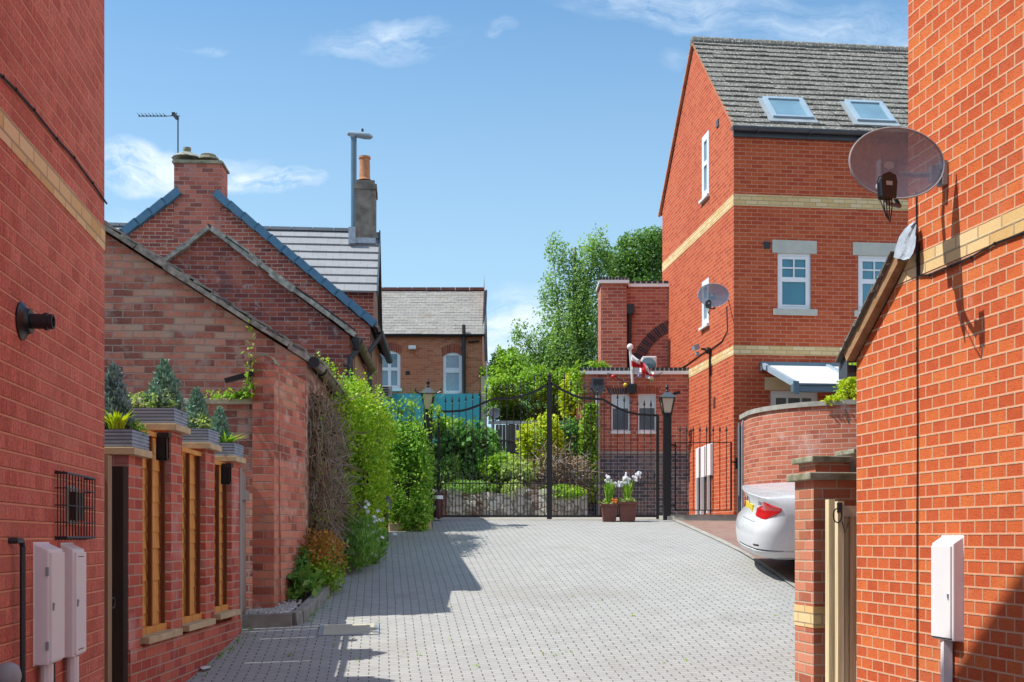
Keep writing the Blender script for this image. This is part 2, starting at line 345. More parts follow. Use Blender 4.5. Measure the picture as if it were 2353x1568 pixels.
def _rubble():
    k = NT('rubble_stone', .95, .1); uv = k.uv(); uv = k.vadd(uv, k.vmul(k.vadd(k.noise(uv, 5., 3, col=True), (-.5, -.5, -.5)), (.12, .09, 0)))
    u2 = k.vmul(uv, (4.2, 7., 1.)); a = k.node('ShaderNodeTexVoronoi', {'Vector': u2, 'Scale': 1.}, feature='F1', voronoi_dimensions='2D'); e = k.node('ShaderNodeTexVoronoi', {'Vector': u2, 'Scale': 1.}, feature='DISTANCE_TO_EDGE', voronoi_dimensions='2D').outputs['Distance']
    r_ = k.node('ShaderNodeSeparateXYZ', {0: a.outputs['Color']}).outputs[0]; n = k.noise(uv, 18., 5, .7)
    c = k.ramp(k.math('ADD', k.math('MULTIPLY', r_, .6), k.math('MULTIPLY', n, .5)), [(.2, (.17, .135, .10)), (.45, (.37, .345, .30)), (.7, (.50, .475, .43)), (.95, (.58, .56, .52))])
    c = k.mix(k.math('MULTIPLY', k.maprange(k.noise(uv, .75, 4, .6), .54, .60, 0., 1.), .85), c, (.13, .065, .045))
    c = k.mix(k.maprange(e, .0, .07, 1., 0.), c, (.16, .15, .13)); k.color(c)
    k.bump(k.math('ADD', k.maprange(e, 0., .16, 0., 1.), k.math('MULTIPLY', n, .5)), .9, .03); return k.m
M['rubble'] = _rubble()
M['twig'] = plain('dead_twig', (.36, .26, .16), .9, .5, 3, col2=(.15, .10, .065))
M['twig_grey'] = plain('grey_twig', (.36, .31, .26), .9, .4, 3)
M['trunk'] = plain('bark', (.10, .075, .055), .95, .4, 6, bump=.8)
M['birch_bark'] = plain('birch_bark', (.42, .40, .36), .9, .5, 5, bump=.5, col2=(.10, .09, .08))
G = lambda *c: list(c)
M['leaf_hedge'] = leafmat('bright_hedge_leaf', [(0.084, 0.199, 0.017), (0.203, 0.400, 0.028), (0.406, 0.601, 0.042), (0.546, 0.601, 0.070)])
M['leaf_hedge2'] = leafmat('hedge_leaf', [(0.066, 0.186, 0.026), (0.156, 0.350, 0.046), (0.287, 0.514, 0.074), (0.485, 0.620, 0.132)])
M['leaf_dark'] = leafmat('dark_leaf', [(0.046, 0.146, 0.041), (0.100, 0.261, 0.068), (0.170, 0.379, 0.094), (0.338, 0.584, 0.209)])
M['leaf_birch'] = leafmat('birch_leaf', [(0.103, 0.216, 0.057), (0.192, 0.343, 0.096), (0.294, 0.472, 0.138), (0.408, 0.585, 0.195)])
M['leaf_tree'] = leafmat('tree_leaf', [(0.071, 0.170, 0.046), (0.138, 0.278, 0.077), (0.251, 0.413, 0.107)])
M['leaf_mid'] = leafmat('shrub_leaf', [(0.123, 0.262, 0.033), (0.249, 0.450, 0.048), (0.422, 0.616, 0.081)])
M['leaf_yellow'] = leafmat('yellow_green_leaf', [(0.271, 0.448, 0.018), (0.490, 0.600, 0.026), (0.600, 0.600, 0.044)])
M['leaf_conifer'] = leafmat('blue_conifer_leaf', [(0.090, 0.198, 0.150), (0.200, 0.359, 0.284), (0.362, 0.538, 0.434)], .1)
M['leaf_conifer_slate'] = leafmat('slate_conifer_leaf', [(0.081, 0.143, 0.166), (0.181, 0.287, 0.300), (0.362, 0.502, 0.496)], .1)
M['leaf_grey'] = leafmat('grey_green_leaf', [(0.181, 0.305, 0.090), (0.435, 0.592, 0.180), (0.600, 0.600, 0.360)])
M['leaf_orange'] = leafmat('orange_tinged_leaf', [(0.181, 0.161, 0.023), (0.435, 0.216, 0.044), (0.600, 0.269, 0.074), (0.600, 0.395, 0.134)])
M['leaf_lav'] = leafmat('grassy_leaf', [(0.090, 0.216, 0.044), (0.181, 0.359, 0.074), (0.307, 0.485, 0.134)])
M['petal'] = plain('white_petal', (.80, .79, .84), .7, .1)
M['petal_or'] = plain('orange_petal', (.75, .20, .04), .7, .1)
def _car():
    k = NT('white_car_paint', .28, .5); k.color((.62, .64, .67)); k.b.inputs['Coat Weight'].default_value = .6; k.b.inputs['Coat Roughness'].default_value = .05
    n = k.noise(k.obj(), 8., 4); k.set(k.b.inputs['Roughness'], k.maprange(n, .3, .7, .22, .36)); return k.m
M['car'] = _car()
M['car_glass'] = glass('dark_car_glass', (.02, .03, .035))
M['tail'] = glass('red_tail_lens', (.62, .012, .018), .08)
M['plate'] = plain('yellow_plate', (.72, .56, .05), .4, .05)
M['tyre'] = plain('tyre_rubber', (.02, .02, .02), .85, .2)
M['alloy'] = plain('alloy_wheel', (.5, .5, .52), .3, .1, metal=.8)
def _mesh():
    k = NT('dish_mesh', .45, .5); n = k.noise(k.obj(), 30., 2); k.color(k.ramp(n, [(.3, (.18, .205, .26)), (.7, (.23, .26, .32))]))
    tr = k.node('ShaderNodeBsdfTransparent'); mx = k.node('ShaderNodeMixShader', {0: .12})
    k.t.links.new(k.b.outputs[0], mx.inputs[1]); k.t.links.new(tr.outputs[0], mx.inputs[2]); k.t.links.new(mx.outputs[0], k.out.inputs[0]); return k.m
M['dish'] = _mesh()
def _roof(name, cols, lich, tw, course, joint=(.03, .03, .03)):
    k = NT(name, .85, .2); uv = k.uv()
    mask, rnd, row, fv, mu, mv = cells(k, uv, tw, course, .008, .002)
    c = k.ramp(k.math('ADD', k.math('MULTIPLY', rnd, .3), k.math('MULTIPLY', k.noise(uv, 6., 6, .7), .7)), cols)
    c = k.mix(k.math('SUBTRACT', 1., mu), c, joint)
    for col, sc, lo, hi in lich: c = k.mix(k.maprange(k.noise(uv, sc, 4, .65), lo, hi, 0., 1.), c, col)
    k.color(c); k.bump(k.noise(uv, 40., 4), .5, .006); return k.m
M['roof_house'] = _roof('lichened_concrete_tile', [(.2, (.125, .12, .105)), (.8, (.215, .205, .18))], [((.52, .52, .48), 21., .56, .62), ((.33, .33, .28), 5., .60, .74), ((.05, .05, .04), 3.3, .66, .8), ((.45, .27, .06), 1.3, .74, .80)], .30, .22)
M['roof_grey'] = _roof('pale_grey_tile', [(.2, (.25, .26, .275)), (.8, (.31, .32, .335))], [((.22, .22, .23), 2., .6, .8)], .32, .34, (.2, .2, .21))
M['roof_slate'] = _roof('old_slate', [(.1, (.20, .19, .18)), (.5, (.27, .26, .24)), (.9, (.34, .33, .30))], [((.22, .18, .14), 1.2, .55, .75), ((.5, .48, .42), 9., .6, .72)], .25, .2, (.10, .095, .09))

# ---------------------------------------------------------------- foliage
def leafmesh(name, pts, size, mat, parent=None, up=.25, aspect=.6, loc=None, axis=None, label=None):
    pts = np.asarray(pts, dtype=float); n = len(pts)
    if loc is not None: pts = pts-np.array(loc)
    elif parent is not None: pts = pts-np.array(parent.location)
    a = rng.normal(size=(n, 3))
    if axis is not None:
        a = a*.45+np.array(axis); r = rng.normal(size=(n, 3))
    else:
        r = rng.normal(size=(n, 3))+np.array([-.55, -.25, .9])   # leaves turn their faces to the light
        a = np.cross(a, r)
    a /= np.linalg.norm(a, axis=1, keepdims=True)
    b = np.cross(a, r); b /= np.linalg.norm(b, axis=1, keepdims=True)
    s = size*rng.uniform(.55, 1.35, size=(n, 1)); w = s*aspect*.5
    V = np.stack([pts, pts+a*s*.45+b*w, pts+a*s, pts+a*s*.45-b*w], axis=1).reshape(-1, 3)
    me = bpy.data.meshes.new(name); me.vertices.add(4*n); me.vertices.foreach_set('co', V.ravel())
    me.loops.add(4*n); me.loops.foreach_set('vertex_index', np.arange(4*n, dtype=np.int32))
    me.polygons.add(n); me.polygons.foreach_set('loop_start', np.arange(0, 4*n, 4, dtype=np.int32)); me.polygons.foreach_set('loop_total', np.full(n, 4, dtype=np.int32))
    at = me.attributes.new('rnd', 'FLOAT', 'FACE'); at.data.foreach_set('value', rng.uniform(0, 1, n).astype(np.float32))
    me.update(); me.validate(); me.materials.append(mat)
    o = bpy.data.objects.new(name, me); C.objects.link(o)
    if loc is not None: o.location = loc
    if parent is not None: o.parent = parent
    if label: o['label'] = label
    return o
def strands(blobs, n, per=16, ln=1.0, jit=.05):
    bl = np.array(blobs, float); w = bl[:, 3]*bl[:, 4]*bl[:, 5]; w = w**.7; w /= w.sum(); m = n//per
    q = bl[rng.choice(len(bl), m, p=w)]; d = rng.normal(size=(m, 3)); d /= np.linalg.norm(d, axis=1, keepdims=True)
    top = q[:, :3]+d*q[:, 3:6]*rng.uniform(.45, 1.0, (m, 1))+np.array([0, 0, .25]); L = ln*rng.uniform(.4, 1.3, (m, 1, 1)); sway = rng.normal(size=(m, 1, 2))*.12
    t_ = rng.uniform(0, 1, (m, per, 1)); p = np.concatenate([top[:, None, :2]+sway*t_+d[:, None, :2]*.25*t_*(1-t_), top[:, None, 2:]-L*t_], 2)+rng.normal(size=(m, per, 3))*jit
    return p.reshape(-1, 3)
def clumps(blobs, n, k=14, spread=.28, shell=.75, droop=0., box=False):
    """leaf positions: sub-clumps scattered over ellipsoids (x,y,z,rx,ry,rz)"""
    bl = np.array(blobs, float); w = (bl[:, 3]*bl[:, 4]+bl[:, 4]*bl[:, 5]+bl[:, 3]*bl[:, 5]); w /= w.sum(); out = []
    for q, wi in zip(bl, w):
        m = max(8, int(n*wi)); kk = max(4, int(k))
        d = rng.normal(size=(kk, 3)); d /= np.linalg.norm(d, axis=1, keepdims=True)
        if box: d = np.sign(d)*np.abs(d)**.55; 
        rad = 1-np.abs(rng.normal(0, 1-shell, size=(kk, 1)))
        cc = d*rad
        idx = rng.integers(0, kk, m); p = cc[idx]+rng.normal(size=(m, 3))*spread*rng.uniform(.5, 1.3, size=(m, 1))
        nr = np.linalg.norm(p, axis=1, keepdims=True); lim = 1.7 if box else 1.08
        p = np.where(nr > lim, p/nr*lim*rng.uniform(.85, 1.1, size=(m, 1)), p)
        p = p*q[3:6]+q[0:3]
        if droop: p[:, 2] -= droop*np.abs(rng.normal(size=m))
        out.append(p)
    return np.concatenate(out)
# ---------------------------------------------------------------- camera, sun, sky
sc = bpy.context.scene
cam = bpy.data.cameras.new('camera'); cam.sensor_width = 36; cam.lens = F/2353*36; cam.shift_y = (HY-784)/2353; cam.clip_end = 3000; cam.clip_start = .05
co = bpy.data.objects.new('camera', cam); C.objects.link(co); co.location = (0, 0, EYE); co.rotation_euler = (math.pi/2, 0, 0); sc.camera = co
SUN = Vector((1.56, .13, -2.24)).normalized()
sl = bpy.data.lights.new('sun', 'SUN'); sl.energy = 4.2; sl.angle = math.radians(.5); sl.color = (1, .95, .87)
so = bpy.data.objects.new('sun', sl); C.objects.link(so); so.rotation_euler = SUN.to_track_quat('-Z', 'Y').to_euler(); so.location = (-20, -5, 30)
w = bpy.data.worlds.new('World'); sc.world = w; w.use_nodes = True; t = w.node_tree; t.nodes.clear()
class WN(NT):
    def __init__(s): s.t = t
k = WN()
out = t.nodes.new('ShaderNodeOutputWorld'); bg = t.nodes.new('ShaderNodeBackground'); t.links.new(bg.outputs[0], out.inputs[0])
sky = t.nodes.new('ShaderNodeTexSky'); sky.sky_type = 'NISHITA'; sky.sun_disc = False
sky.sun_elevation = math.asin(-SUN.z); sky.sun_rotation = math.atan2(-SUN.x, -SUN.y); sky.altitude = 100; sky.air_density = 1.0; sky.dust_density = .7; sky.ozone_density = 2.5
d = k.node('ShaderNodeTexCoord').outputs['Generated']; sx = k.node('ShaderNodeSeparateXYZ', {0: d})
yy = k.math('MAXIMUM', sx.outputs[1], .02); u = k.math('DIVIDE', sx.outputs[0], yy); v = k.math('DIVIDE', sx.outputs[2], yy)
front = k.math('GREATER_THAN', sx.outputs[1], .05)
uvv = k.node('ShaderNodeCombineXYZ', {0: u, 1: v}).outputs[0]
wv = k.vadd(uvv, k.vmul(k.vadd(k.noise(uvv, 9., 4, col=True), (-.5, -.5, -.5)), (.15, .055, 0)))
ws = k.node('ShaderNodeSeparateXYZ', {0: wv}); u2, v2 = ws.outputs[0], ws.outputs[1]
tot = 0.
for px, py, rx, ry, amp in [(320, 390, 190, 55, 1.2), (610, 402, 190, 38, 1.3), (470, 365, 150, 30, .5), (920, 85, 175, 55, .62), (1160, 85, 60, 25, .3), (1560, 15, 330, 55, .5), (1900, 55, 330, 60, .42), (1190, 770, 160, 120, 1.1), (290, 520, 90, 60, .35), (1560, 120, 60, 30, .2), (470, 125, 60, 14, .35), (2050, 95, 200, 40, .35)]:
    du = k.math('DIVIDE', k.math('SUBTRACT', u2, (px-CX)/F), rx/F); dv = k.math('DIVIDE', k.math('SUBTRACT', v2, (HY-py)/F), ry/F)
    r2 = k.math('ADD', k.math('MULTIPLY', du, du), k.math('MULTIPLY', dv, dv))
    e = k.math('MULTIPLY', k.math('MAXIMUM', k.math('SUBTRACT', 1., r2), 0.), amp); tot = k.math('MAXIMUM', tot, e)
n1 = k.noise(k.vmul(wv, (1, 3.2, 1)), 13., 9, .68)
cl = k.math('MULTIPLY', tot, k.maprange(n1, .38, .66, .0, 1.2)); cl = k.math('MULTIPLY', k.math('MINIMUM', cl, .92), front)
high = k.math('MULTIPLY', k.maprange(k.noise(k.vmul(d, (1, 1, 2.5)), 3.2, 6, .6), .42, .66, 0., .7), k.math('SUBTRACT', 1., front))
bank = k.math('MULTIPLY', k.maprange(sx.outputs[0], .42, .62, 0., 1.), k.maprange(k.noise(k.vmul(d, (1, 1, 1.8)), 2.6, 6, .6), .36, .52, .25, 1.)); bank = k.math('MULTIPLY', bank, k.maprange(sx.outputs[2], -.02, .06, 0., 1.))
cl = k.math('MAXIMUM', cl, high)
# the air whitens towards the horizon (aerosol), on top of the Nishita sky
hz = k.maprange(sx.outputs[2], .0, .42, .92, 0.)
skc = k.mix(hz, k.mix(.20, k.mix(1., sky.outputs[0], (.68, .90, .94), 'MULTIPLY'), (1.2, 2.4, 4.0)), (3.1, 4.3, 4.95))
c = k.mix(cl, skc, (4.5, 5.1, 5.7))
c = k.mix(bank, c, (6.2, 7.0, 8.2))   # bright cloud added outside the view to lift the shaded left wall
t.links.new(c, bg.inputs[0]); bg.inputs[1].default_value = .15
sc.view_settings.view_transform = 'Standard'; sc.view_settings.look = 'None'; sc.view_settings.exposure = .47; sc.view_settings.gamma = 1
sc.cycles.max_bounces = 6; sc.cycles.diffuse_bounces = 3; sc.cycles.glossy_bounces = 3; sc.cycles.transparent_max_bounces = 8; sc.cycles.transmission_bounces = 3

# ---------------------------------------------------------------- ground
PY = np.array([-40, -5, 0, 5, 9.5, 11.5, 13, 15, 17.4, 19.7, 21.8, 24, 40, 120, 400]); PZ = np.array([-2.3, -1.85, -1.72, -1.48, -1.10, -.78, -.55, -.26, .05, .33, .40, .46, 1.0, 1.6, 2.0])
_ys = np.arange(-45, 405, .25); _z = np.interp(_ys, PY, PZ); _k = np.ones(7)/7; _zp = np.convolve(np.pad(_z, 3, mode='edge'), _k, 'valid')
def g(x, y):
    cw = np.interp(y, [8, 11, 15, 19], [0, 1, 1, 0])
    bay = .13*min(1, max(0, (x-2.95)/.5))*float(np.interp(y, [10.5, 12, 15.5, 18], [0, 1, 1, 0]))
    return EYE-bay+float(np.interp(y, _ys, _zp))+.03*max(-3, min(6, x))*float(cw)*.9
def sheet(name, left, right, ys, nx, off, mat, kind='structure', xs=None):
    m = MB(); rows = []
    for y in ys:
        a, b = (left(y), right(y)) if xs is None else (0, 0)
        X = xs if xs is not None else [a+(b-a)*i/nx for i in range(nx+1)]
        rows.append([(x, y, g(x, y)+off) for x in X])
    n = len(rows[0])
    for i in range(len(rows)-1):
        for j in range(n-1): m.quad(rows[i][j], rows[i][j+1], rows[i+1][j+1], rows[i+1][j])
    return tag(m.build(name, mat), kind=kind)
ysd = list(np.arange(-20, 40, .5))
sheet('ground', None, None, [-300, -150, -80, -40]+ysd+[45, 60, 90, 150, 250, 400], 0, -.05, M['ground'], xs=[-300, -150, -60, -30, -15, -8, -4, 0, 4, 6, 9, 15, 30, 60, 150, 300])
lf = lambda y: float(np.interp(y, [-12, 6, 11.35, 11.5, 11.65, 12.8, 14, 16.5, 19, 19.6], [-2.75, -2.75, -2.75, -2.75, -2.12, -2.06, -2.1, -2.2, -2.15, -2.15]))
rf = lambda y: float(np.interp(y, [-12, 8, 9, 12.9, 19.5, 19.9], [3.4, 3.3, 3.3, 3.1, 2.72, 2.70]))
sheet('driveway', lf, rf, list(np.arange(-12, 19.85, .25)), 10, 0, M['paving'])
sheet('yard', lambda y: -4., lambda y: 6., list(np.arange(19.75, 26, .25)), 6, -.004, M['concrete'])
sheet('parking_bay', rf, lambda y: 9., list(np.arange(9.0, 19.9, .25)), 6, 0, M['paving_red'])
sheet('edging', lambda y: rf(y)-.05, lambda y: rf(y)+.05, list(np.arange(9.0, 19.8, .25)), 1, .012, M['concrete'])
# ---------------------------------------------------------------- near left house
L = thing('brick_house', 'tall red brick house in shade at the left edge, with a pale yellow brick stripe', 'house', (-2.383, 6.87, .1), math.atan(.12))
EZ, RZ = 7.1, 9.65
hb = MB()
hb.quad((0, -9, -.6), (0, 0, -.6), (0, 0, EZ), (0, -2.77, RZ), (0, -5.54, EZ), (0, -9, EZ-.0))
hb.quad((0, 0, -.6), (-7, 0, -.6), (-7, 0, EZ), (0, 0, EZ)); hb.quad((-7, 0, -.6), (-7, -9, -.6), (-7, -9, EZ), (-7, -5.54, EZ), (-7, -2.77, RZ), (-7, 0, EZ))
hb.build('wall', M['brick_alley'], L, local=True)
b0, b1 = hit(L, 'x', 0, 240, 577).z, hit(L, 'x', 0, 240, 526).z
MB().box(-.05, .004, -9, .004, b0, b1).build('brick_band', M['brick_yellow'], L, local=True)
rf2 = MB()
for s in (1, -1): rf2.beam((.1, -2.77+s*1.42, (EZ+RZ)/2+.06), (-7.1, -2.77+s*1.42, (EZ+RZ)/2+.06), 3.95, .1, up=(0, s*.72, .7))
rf2.build('roof', M['roof_house'], L, local=True)
def onL(x, y): return MX(L) @ hit(L, 'x', 0, x, y)
LO = Vector((math.cos(math.atan(.12)), math.sin(math.atan(.12)), 0)); LD = Vector((-LO.y, LO.x, 0))   # out of the wall, along it
UP = Vector((0, 0, 1))
# cable clipped to the wall
pp = [(-150, 40), (0, 176), (30, 205), (72, 252), (125, 318), (165, 362), (208, 420), (241, 468)]
m = MB(); m.tube([onL(x, y)+LO*.010 for x, y in pp], .006, 6)
for x, y in pp[1:-1]: m.ball(onL(x, y)+LO*.012, .009, 6, 5)
tag(m.build('cable', M['cable'], loc=onL(120, 315)), 'dark cable clipped along the shaded brick wall above its yellow stripe', 'cable')
# flue with round wall plate
p = onL(48, 738); t1 = thing('flue_terminal', 'black round boiler flue sticking out of the shaded left wall', 'flue', p)
R_ = LO.to_track_quat('Z', 'Y').to_matrix()
MB().lathe([(.085, 0), (.085, .008), (.066, .022), (.058, .03), (.055, .045)], p, 20, R_).build('wall_plate', M['black'], t1, smooth=True)
MB().lathe([(.034, .02), (.034, .10), (.040, .102), (.040, .118), (.034, .12), (.034, .14), (.026, .14), (.024, .12)], p, 18, R_).build('pipe', M['black_pipe'], t1, smooth=True)
# caged flue
a, b = onL(126, 1082), onL(194, 1100); zb, zt = onL(126, 1240).z, a.z
cg = thing('flue_cage', 'black wire cage over a square flue on the shaded left wall above the meter boxes', 'flue guard', onL(165, 1160))
m = MB(); L0, L1 = a.dot(LD), b.dot(LD); base = a-LD*L0
def cp(s, o, z): q = base+LD*s+LO*o; return Vector((q.x, q.y, z))
dep = .055
for i in range(11):
    s = L0+(L1-L0)*i/10; m.tube([cp(s, .0, zt), cp(s, dep, zt-.01), cp(s, dep, zb+.01), cp(s, 0, zb)], .0032, 5)
for z in (zt-.01, zb+.01): m.tube([cp(L0, 0, z), cp(L0, dep, z), cp(L1, dep, z), cp(L1, 0, z)], .006, 5)
for i in range(1, 4):
    z = zb+(zt-zb)*i/4; m.tube([cp(L0, 0, z), cp(L0, dep, z), cp(L1, dep, z), cp(L1, 0, z)], .003, 5)
for i in range(1, 4):
    o = dep*i/4; m.tube([cp(L0, o, zt), cp(L0, o, zb)], .003, 5); m.tube([cp(L1, o, zt), cp(L1, o, zb)], .003, 5)
m.build('cage', M['black'], cg)
m = MB(); mid = (L0+L1)/2; zm = (zt+zb)/2
q = lambda s, o, z: cp(mid+s, o, zm+z)
m.add([q(-.11, 0, -.09), q(.11, 0, -.09), q(.11, 0, .11), q(-.11, 0, .11), q(-.10, .012, -.08), q(.10, .012, -.08), q(.10, .012, .10), q(-.10, .012, .10)], [(0, 1, 2, 3), (4, 5, 6, 7), (0, 1, 5, 4), (1, 2, 6, 5), (2, 3, 7, 6), (3, 0, 4, 7)])
m.build('back_plate', M['concrete'], cg)
m = MB()
for s in (-.055, .01, .07): m.beam(q(s, .03, -.07), q(s, .03, .075), .045, .03, up=LO)
m.build('louvre', M['black_pipe'], cg)
# meter boxes
def meter_box(px0, px1, y0, y1, dep, label, hinge, marks):
    A, B = onL(px0, y0), onL(px1, y0); zt, zb = onL(px0, y0+14).z, onL(px0, y1-10).z
    t_ = thing('meter_box', label, 'meter box', Vector((A.x, A.y, zb)), group='meter boxes on the near house walls')
    s0, s1 = A.dot(LD), B.dot(LD); bs = A-LD*s0
    c3 = lambda s, o, z: Vector(((bs+LD*s+LO*o).x, (bs+LD*s+LO*o).y, z))
    m = MB()
    m.add([c3(s0, 0, zb), c3(s1, 0, zb), c3(s1, 0, zt+.03), c3(s0, 0, zt+.03), c3(s0, dep, zb), c3(s1, dep, zb), c3(s1, dep, zt), c3(s0, dep, zt)], [(0, 1, 2, 3), (4, 5, 6, 7), (0, 1, 5, 4), (1, 2, 6, 5), (2, 3, 7, 6), (3, 0, 4, 7)])
    m.build('casing', M['box_white'], t_, bevel=.006)
    m = MB(); m.add([c3(s0+.012, dep, zb+.012), c3(s1-.012, dep, zb+.012), c3(s1-.012, dep, zt-.012), c3(s0+.012, dep, zt-.012), c3(s0+.012, dep+.012, zb+.012), c3(s1-.012, dep+.012, zb+.012), c3(s1-.012, dep+.012, zt-.012), c3(s0+.012, dep+.012, zt-.012)], [(0, 1, 2, 3), (4, 5, 6, 7), (0, 1, 5, 4), (1, 2, 6, 5), (2, 3, 7, 6), (3, 0, 4, 7)])
    m.build('door', M['box_white'], t_, bevel=.003)
    if hinge:
        for z in (zb+.09, zt-.1):
            m = MB(); m.beam(c3(s0+.0, dep-.005, z-.02), c3(s0+.0, dep-.005, z+.02), .012, .012); m.build('hinge', M['grey_metal'], t_)
    if marks:
        for z in (zt-.035, zb+.035):
            m = MB(); m.beam(c3(s0+.06, dep+.013, z), c3(s0+.10, dep+.013, z), .004, .004); m.beam(c3(s0+.115, dep+.013, z), c3(s0+.155, dep+.013, z), .004, .004); m.build('label_strip', M['black'], t_)
    m = MB(); m.beam(c3(s0+.03, dep+.012, (zb+zt)/2-.015), c3(s0+.03, dep+.016, (zb+zt)/2+.02), .012, .008); m.build('latch', M['grey_metal'], t_)
    return t_, c3, s0, s1, zb
t_, c3, s0, s1, zb = meter_box(77, 112, 1250, 1540, .066, 'white wall meter box on the shaded left wall, nearer of the pair, with hinges', True, False)
m = MB(); m.tube([c3(s0+.07, .04, zb), c3(s0+.07, .04, zb-.7)], .030, 10); m.build('duct', M['box_white'], t_)
m = MB(); m.tube([c3(s1-.03, .025, zb), c3(s1-.03, .025, zb-.7)], .014, 8); m.build('pipe', M['black_pipe'], t_)
t_, c3, s0, s1, zb = meter_box(140, 167, 1250, 1522, .060, 'white meter box on the shaded left wall, farther of the pair, with dark print lines', False, True)
m = MB(); m.tube([c3(s0+.07, .04, zb), c3(s0+.07, .04, zb-.7)], .030, 10); m.build('duct', M['box_white'], t_)
m = MB(); m.tube([c3(s1-.04, .025, zb), c3(s1-.04, .025, zb-.7)], .014, 8); m.build('pipe', M['black_pipe'], t_)
# overflow pipe, and the grey fitting at the bottom edge
a = onL(33, 1250); m = MB(); m.tube([onL(20, 1243)+LO*.0, onL(20, 1243)+LO*.03, onL(30, 1243)+LO*.035, a+LO*.035+UP*-.015, Vector((a.x, a.y, .0))+LO*.035], .013, 8)
tag(m.build('drain_pipe', M['black_pipe'], loc=Vector((a.x, a.y, .1))), 'thin black pipe with an elbow on the shaded left wall', 'pipe')
p = onL(-2, 1555); m = MB(); m.lathe([(.05, 0), (.06, .02), (.06, .05), (.045, .075), (.02, .085)], p, 16, R_); tag(m.build('outside_tap_cover', M['grey_metal'], loc=p, smooth=True), 'round grey cap low on the left wall at the bottom corner', 'wall cap')
for x, y in [(46, 725*.765+0)]: pass

# ---------------------------------------------------------------- near right house
RA = math.atan(.18)
Rr = thing('brick_house', 'sunlit orange brick house wall at the right edge with a lower sloping extension', 'house', (2.346, 8.0, .2), RA)
yu = hit(Rr, 'x', 0, 2087, 500).y; yl = -.0
ztop = hit(Rr, 'x', 0, 2104, 596).z; zev = hit(Rr, 'x', 0, 1968, 828).z
m = MB()
m.quad((0, -10, -.8), (0, yu, -.8), (0, yu, 6.6), (0, -2.4, 8.3), (0, -10, 6.6)); m.quad((0, yu, -.8), (7, yu, -.8), (7, yu, 6.6), (0, yu, 6.6)); m.quad((7, yu, -.8), (7, -10, -.8), (7, -10, 6.6), (7, -2.4, 8.3), (7, yu, 6.6))
m.build('wall', M['brick_new'], Rr, local=True)
m = MB(); sl_ = (zev-ztop)/(0-yu)
m.quad((0, yu, -.8), (0, 0, -.8), (0, 0, zev), (0, yu, ztop)); m.quad((0, 0, -.8), (5, 0, -.8), (5, 0, zev), (0, 0, zev)); m.quad((5, 0, -.8), (5, yu, -.8), (5, yu, ztop), (5, 0, zev))
m.build('extension_wall', M['brick_new'], Rr, local=True)
bz0, bz1 = hit(Rr, 'x', 0, 2111, 634).z, hit(Rr, 'x', 0, 2111, 583).z
ye = yu+(bz0-ztop)/sl_; ye1 = yu+(bz1-ztop)/sl_ if bz1 < ztop else yu
m = MB(); m.prism([(-10, bz0), (ye-.02, bz0), (max(ye1-.02, yu-.3), bz1), (-10, bz1)], 'x', -.004, .05); m.build('brick_band', M['brick_yellow'], Rr, local=True)
nrm = Vector((0, -sl_, 1)).normalized()
def slope(y, off=0, x=0): return Vector((x, y, ztop+sl_*(y-yu)))+nrm*off
m = MB(); m.beam(slope(yu, .05, -.03), slope(.02, .05, -.03), .06, .075, up=nrm); m.build('bargeboard', M['barge'], Rr, local=True)
m = MB(); yy_ = yu; i = 0
while yy_ < .06:
    jit = random.uniform(-.006, .006)
    m.beam(slope(yy_, .104+jit, -.068), slope(min(yy_+.15, .09), .092+jit, -.068), .04, .010, up=nrm); m.beam(slope(yy_, .104, 2.4), slope(min(yy_+.15, .09), .092, 2.4), 4.9, .010, up=nrm); yy_ += .118; i += 1
m.build('roof_tiles', M['roof_house'], Rr, local=True)
m = MB(); e = slope(.05, .03)
prof = [(.055*math.cos(a), -.055*math.sin(a)) for a in np.linspace(-.3, math.pi+.3, 9)]
m.prism([(e.y+.04+a, e.z-.03+b) for a, b in prof], 'x', -.045, 5); m.box(-.05, -.04, e.y-.03, e.y+.10, e.z-.10, e.z+.03); m.build('gutter', M['gutter'], Rr, local=True)
m = MB(); rows = []
Lp = [(2053, 592), (2058, 568), (2066, 545), (2078, 527), (2090, 516), (2103, 508)]; Rp = [(2077, 598), (2090, 594), (2098, 582), (2103, 566), (2105, 545), (2106, 520)]
for i in range(6):
    rows.append([hit(Rr, 'x', -.085+.05*(i/5)+.006*math.sin(j*1.6+i*.7), Lp[i][0]+(Rp[i][0]-Lp[i][0])*j/6, Lp[i][1]+(Rp[i][1]-Lp[i][1])*j/6) for j in range(7)])
for i in range(5):
    for j in range(6): m.quad(rows[i][j], rows[i][j+1], rows[i+1][j+1], rows[i+1][j])
for j in range(6): a, b = rows[0][j], rows[0][j+1]; m.quad(a, b, b+Vector((.05, 0, -.005)), a+Vector((.05, 0, -.005)))
m.build('lead_flashing', M['lead'], Rr, local=True, smooth=True)
rr = MB()
for y0_, y1_, z0_, z1_ in ((yu+.15, -2.4, 6.5, 8.38), (-10.2, -2.4, 6.5, 8.38)):
    rr.beam((3.5, y0_, z0_), (3.5, y1_, z1_), 7.2, .08, up=(0, 0, 1))
rr.build('roof', M['roof_house'], Rr, local=True)
def onR(x, y): return MX(Rr) @ hit(Rr, 'x', 0, x, y)
RO = Vector((-math.cos(RA), -math.sin(RA), 0)); RD = Vector((-math.sin(RA), math.cos(RA), 0))
m = MB(); pts = [(2108, 440), (2109, 520), (2110, 600), (2110, 800), (2111, 1000), (2110, 1200), (2110, 1400), (2110, 1700)]
m.tube([onR(x, y)+RO*.008 for x, y in pts], .0045, 6)
for x, y in pts[1:-1]: m.ball(onR(x, y)+RO*.010, .007, 6, 5)
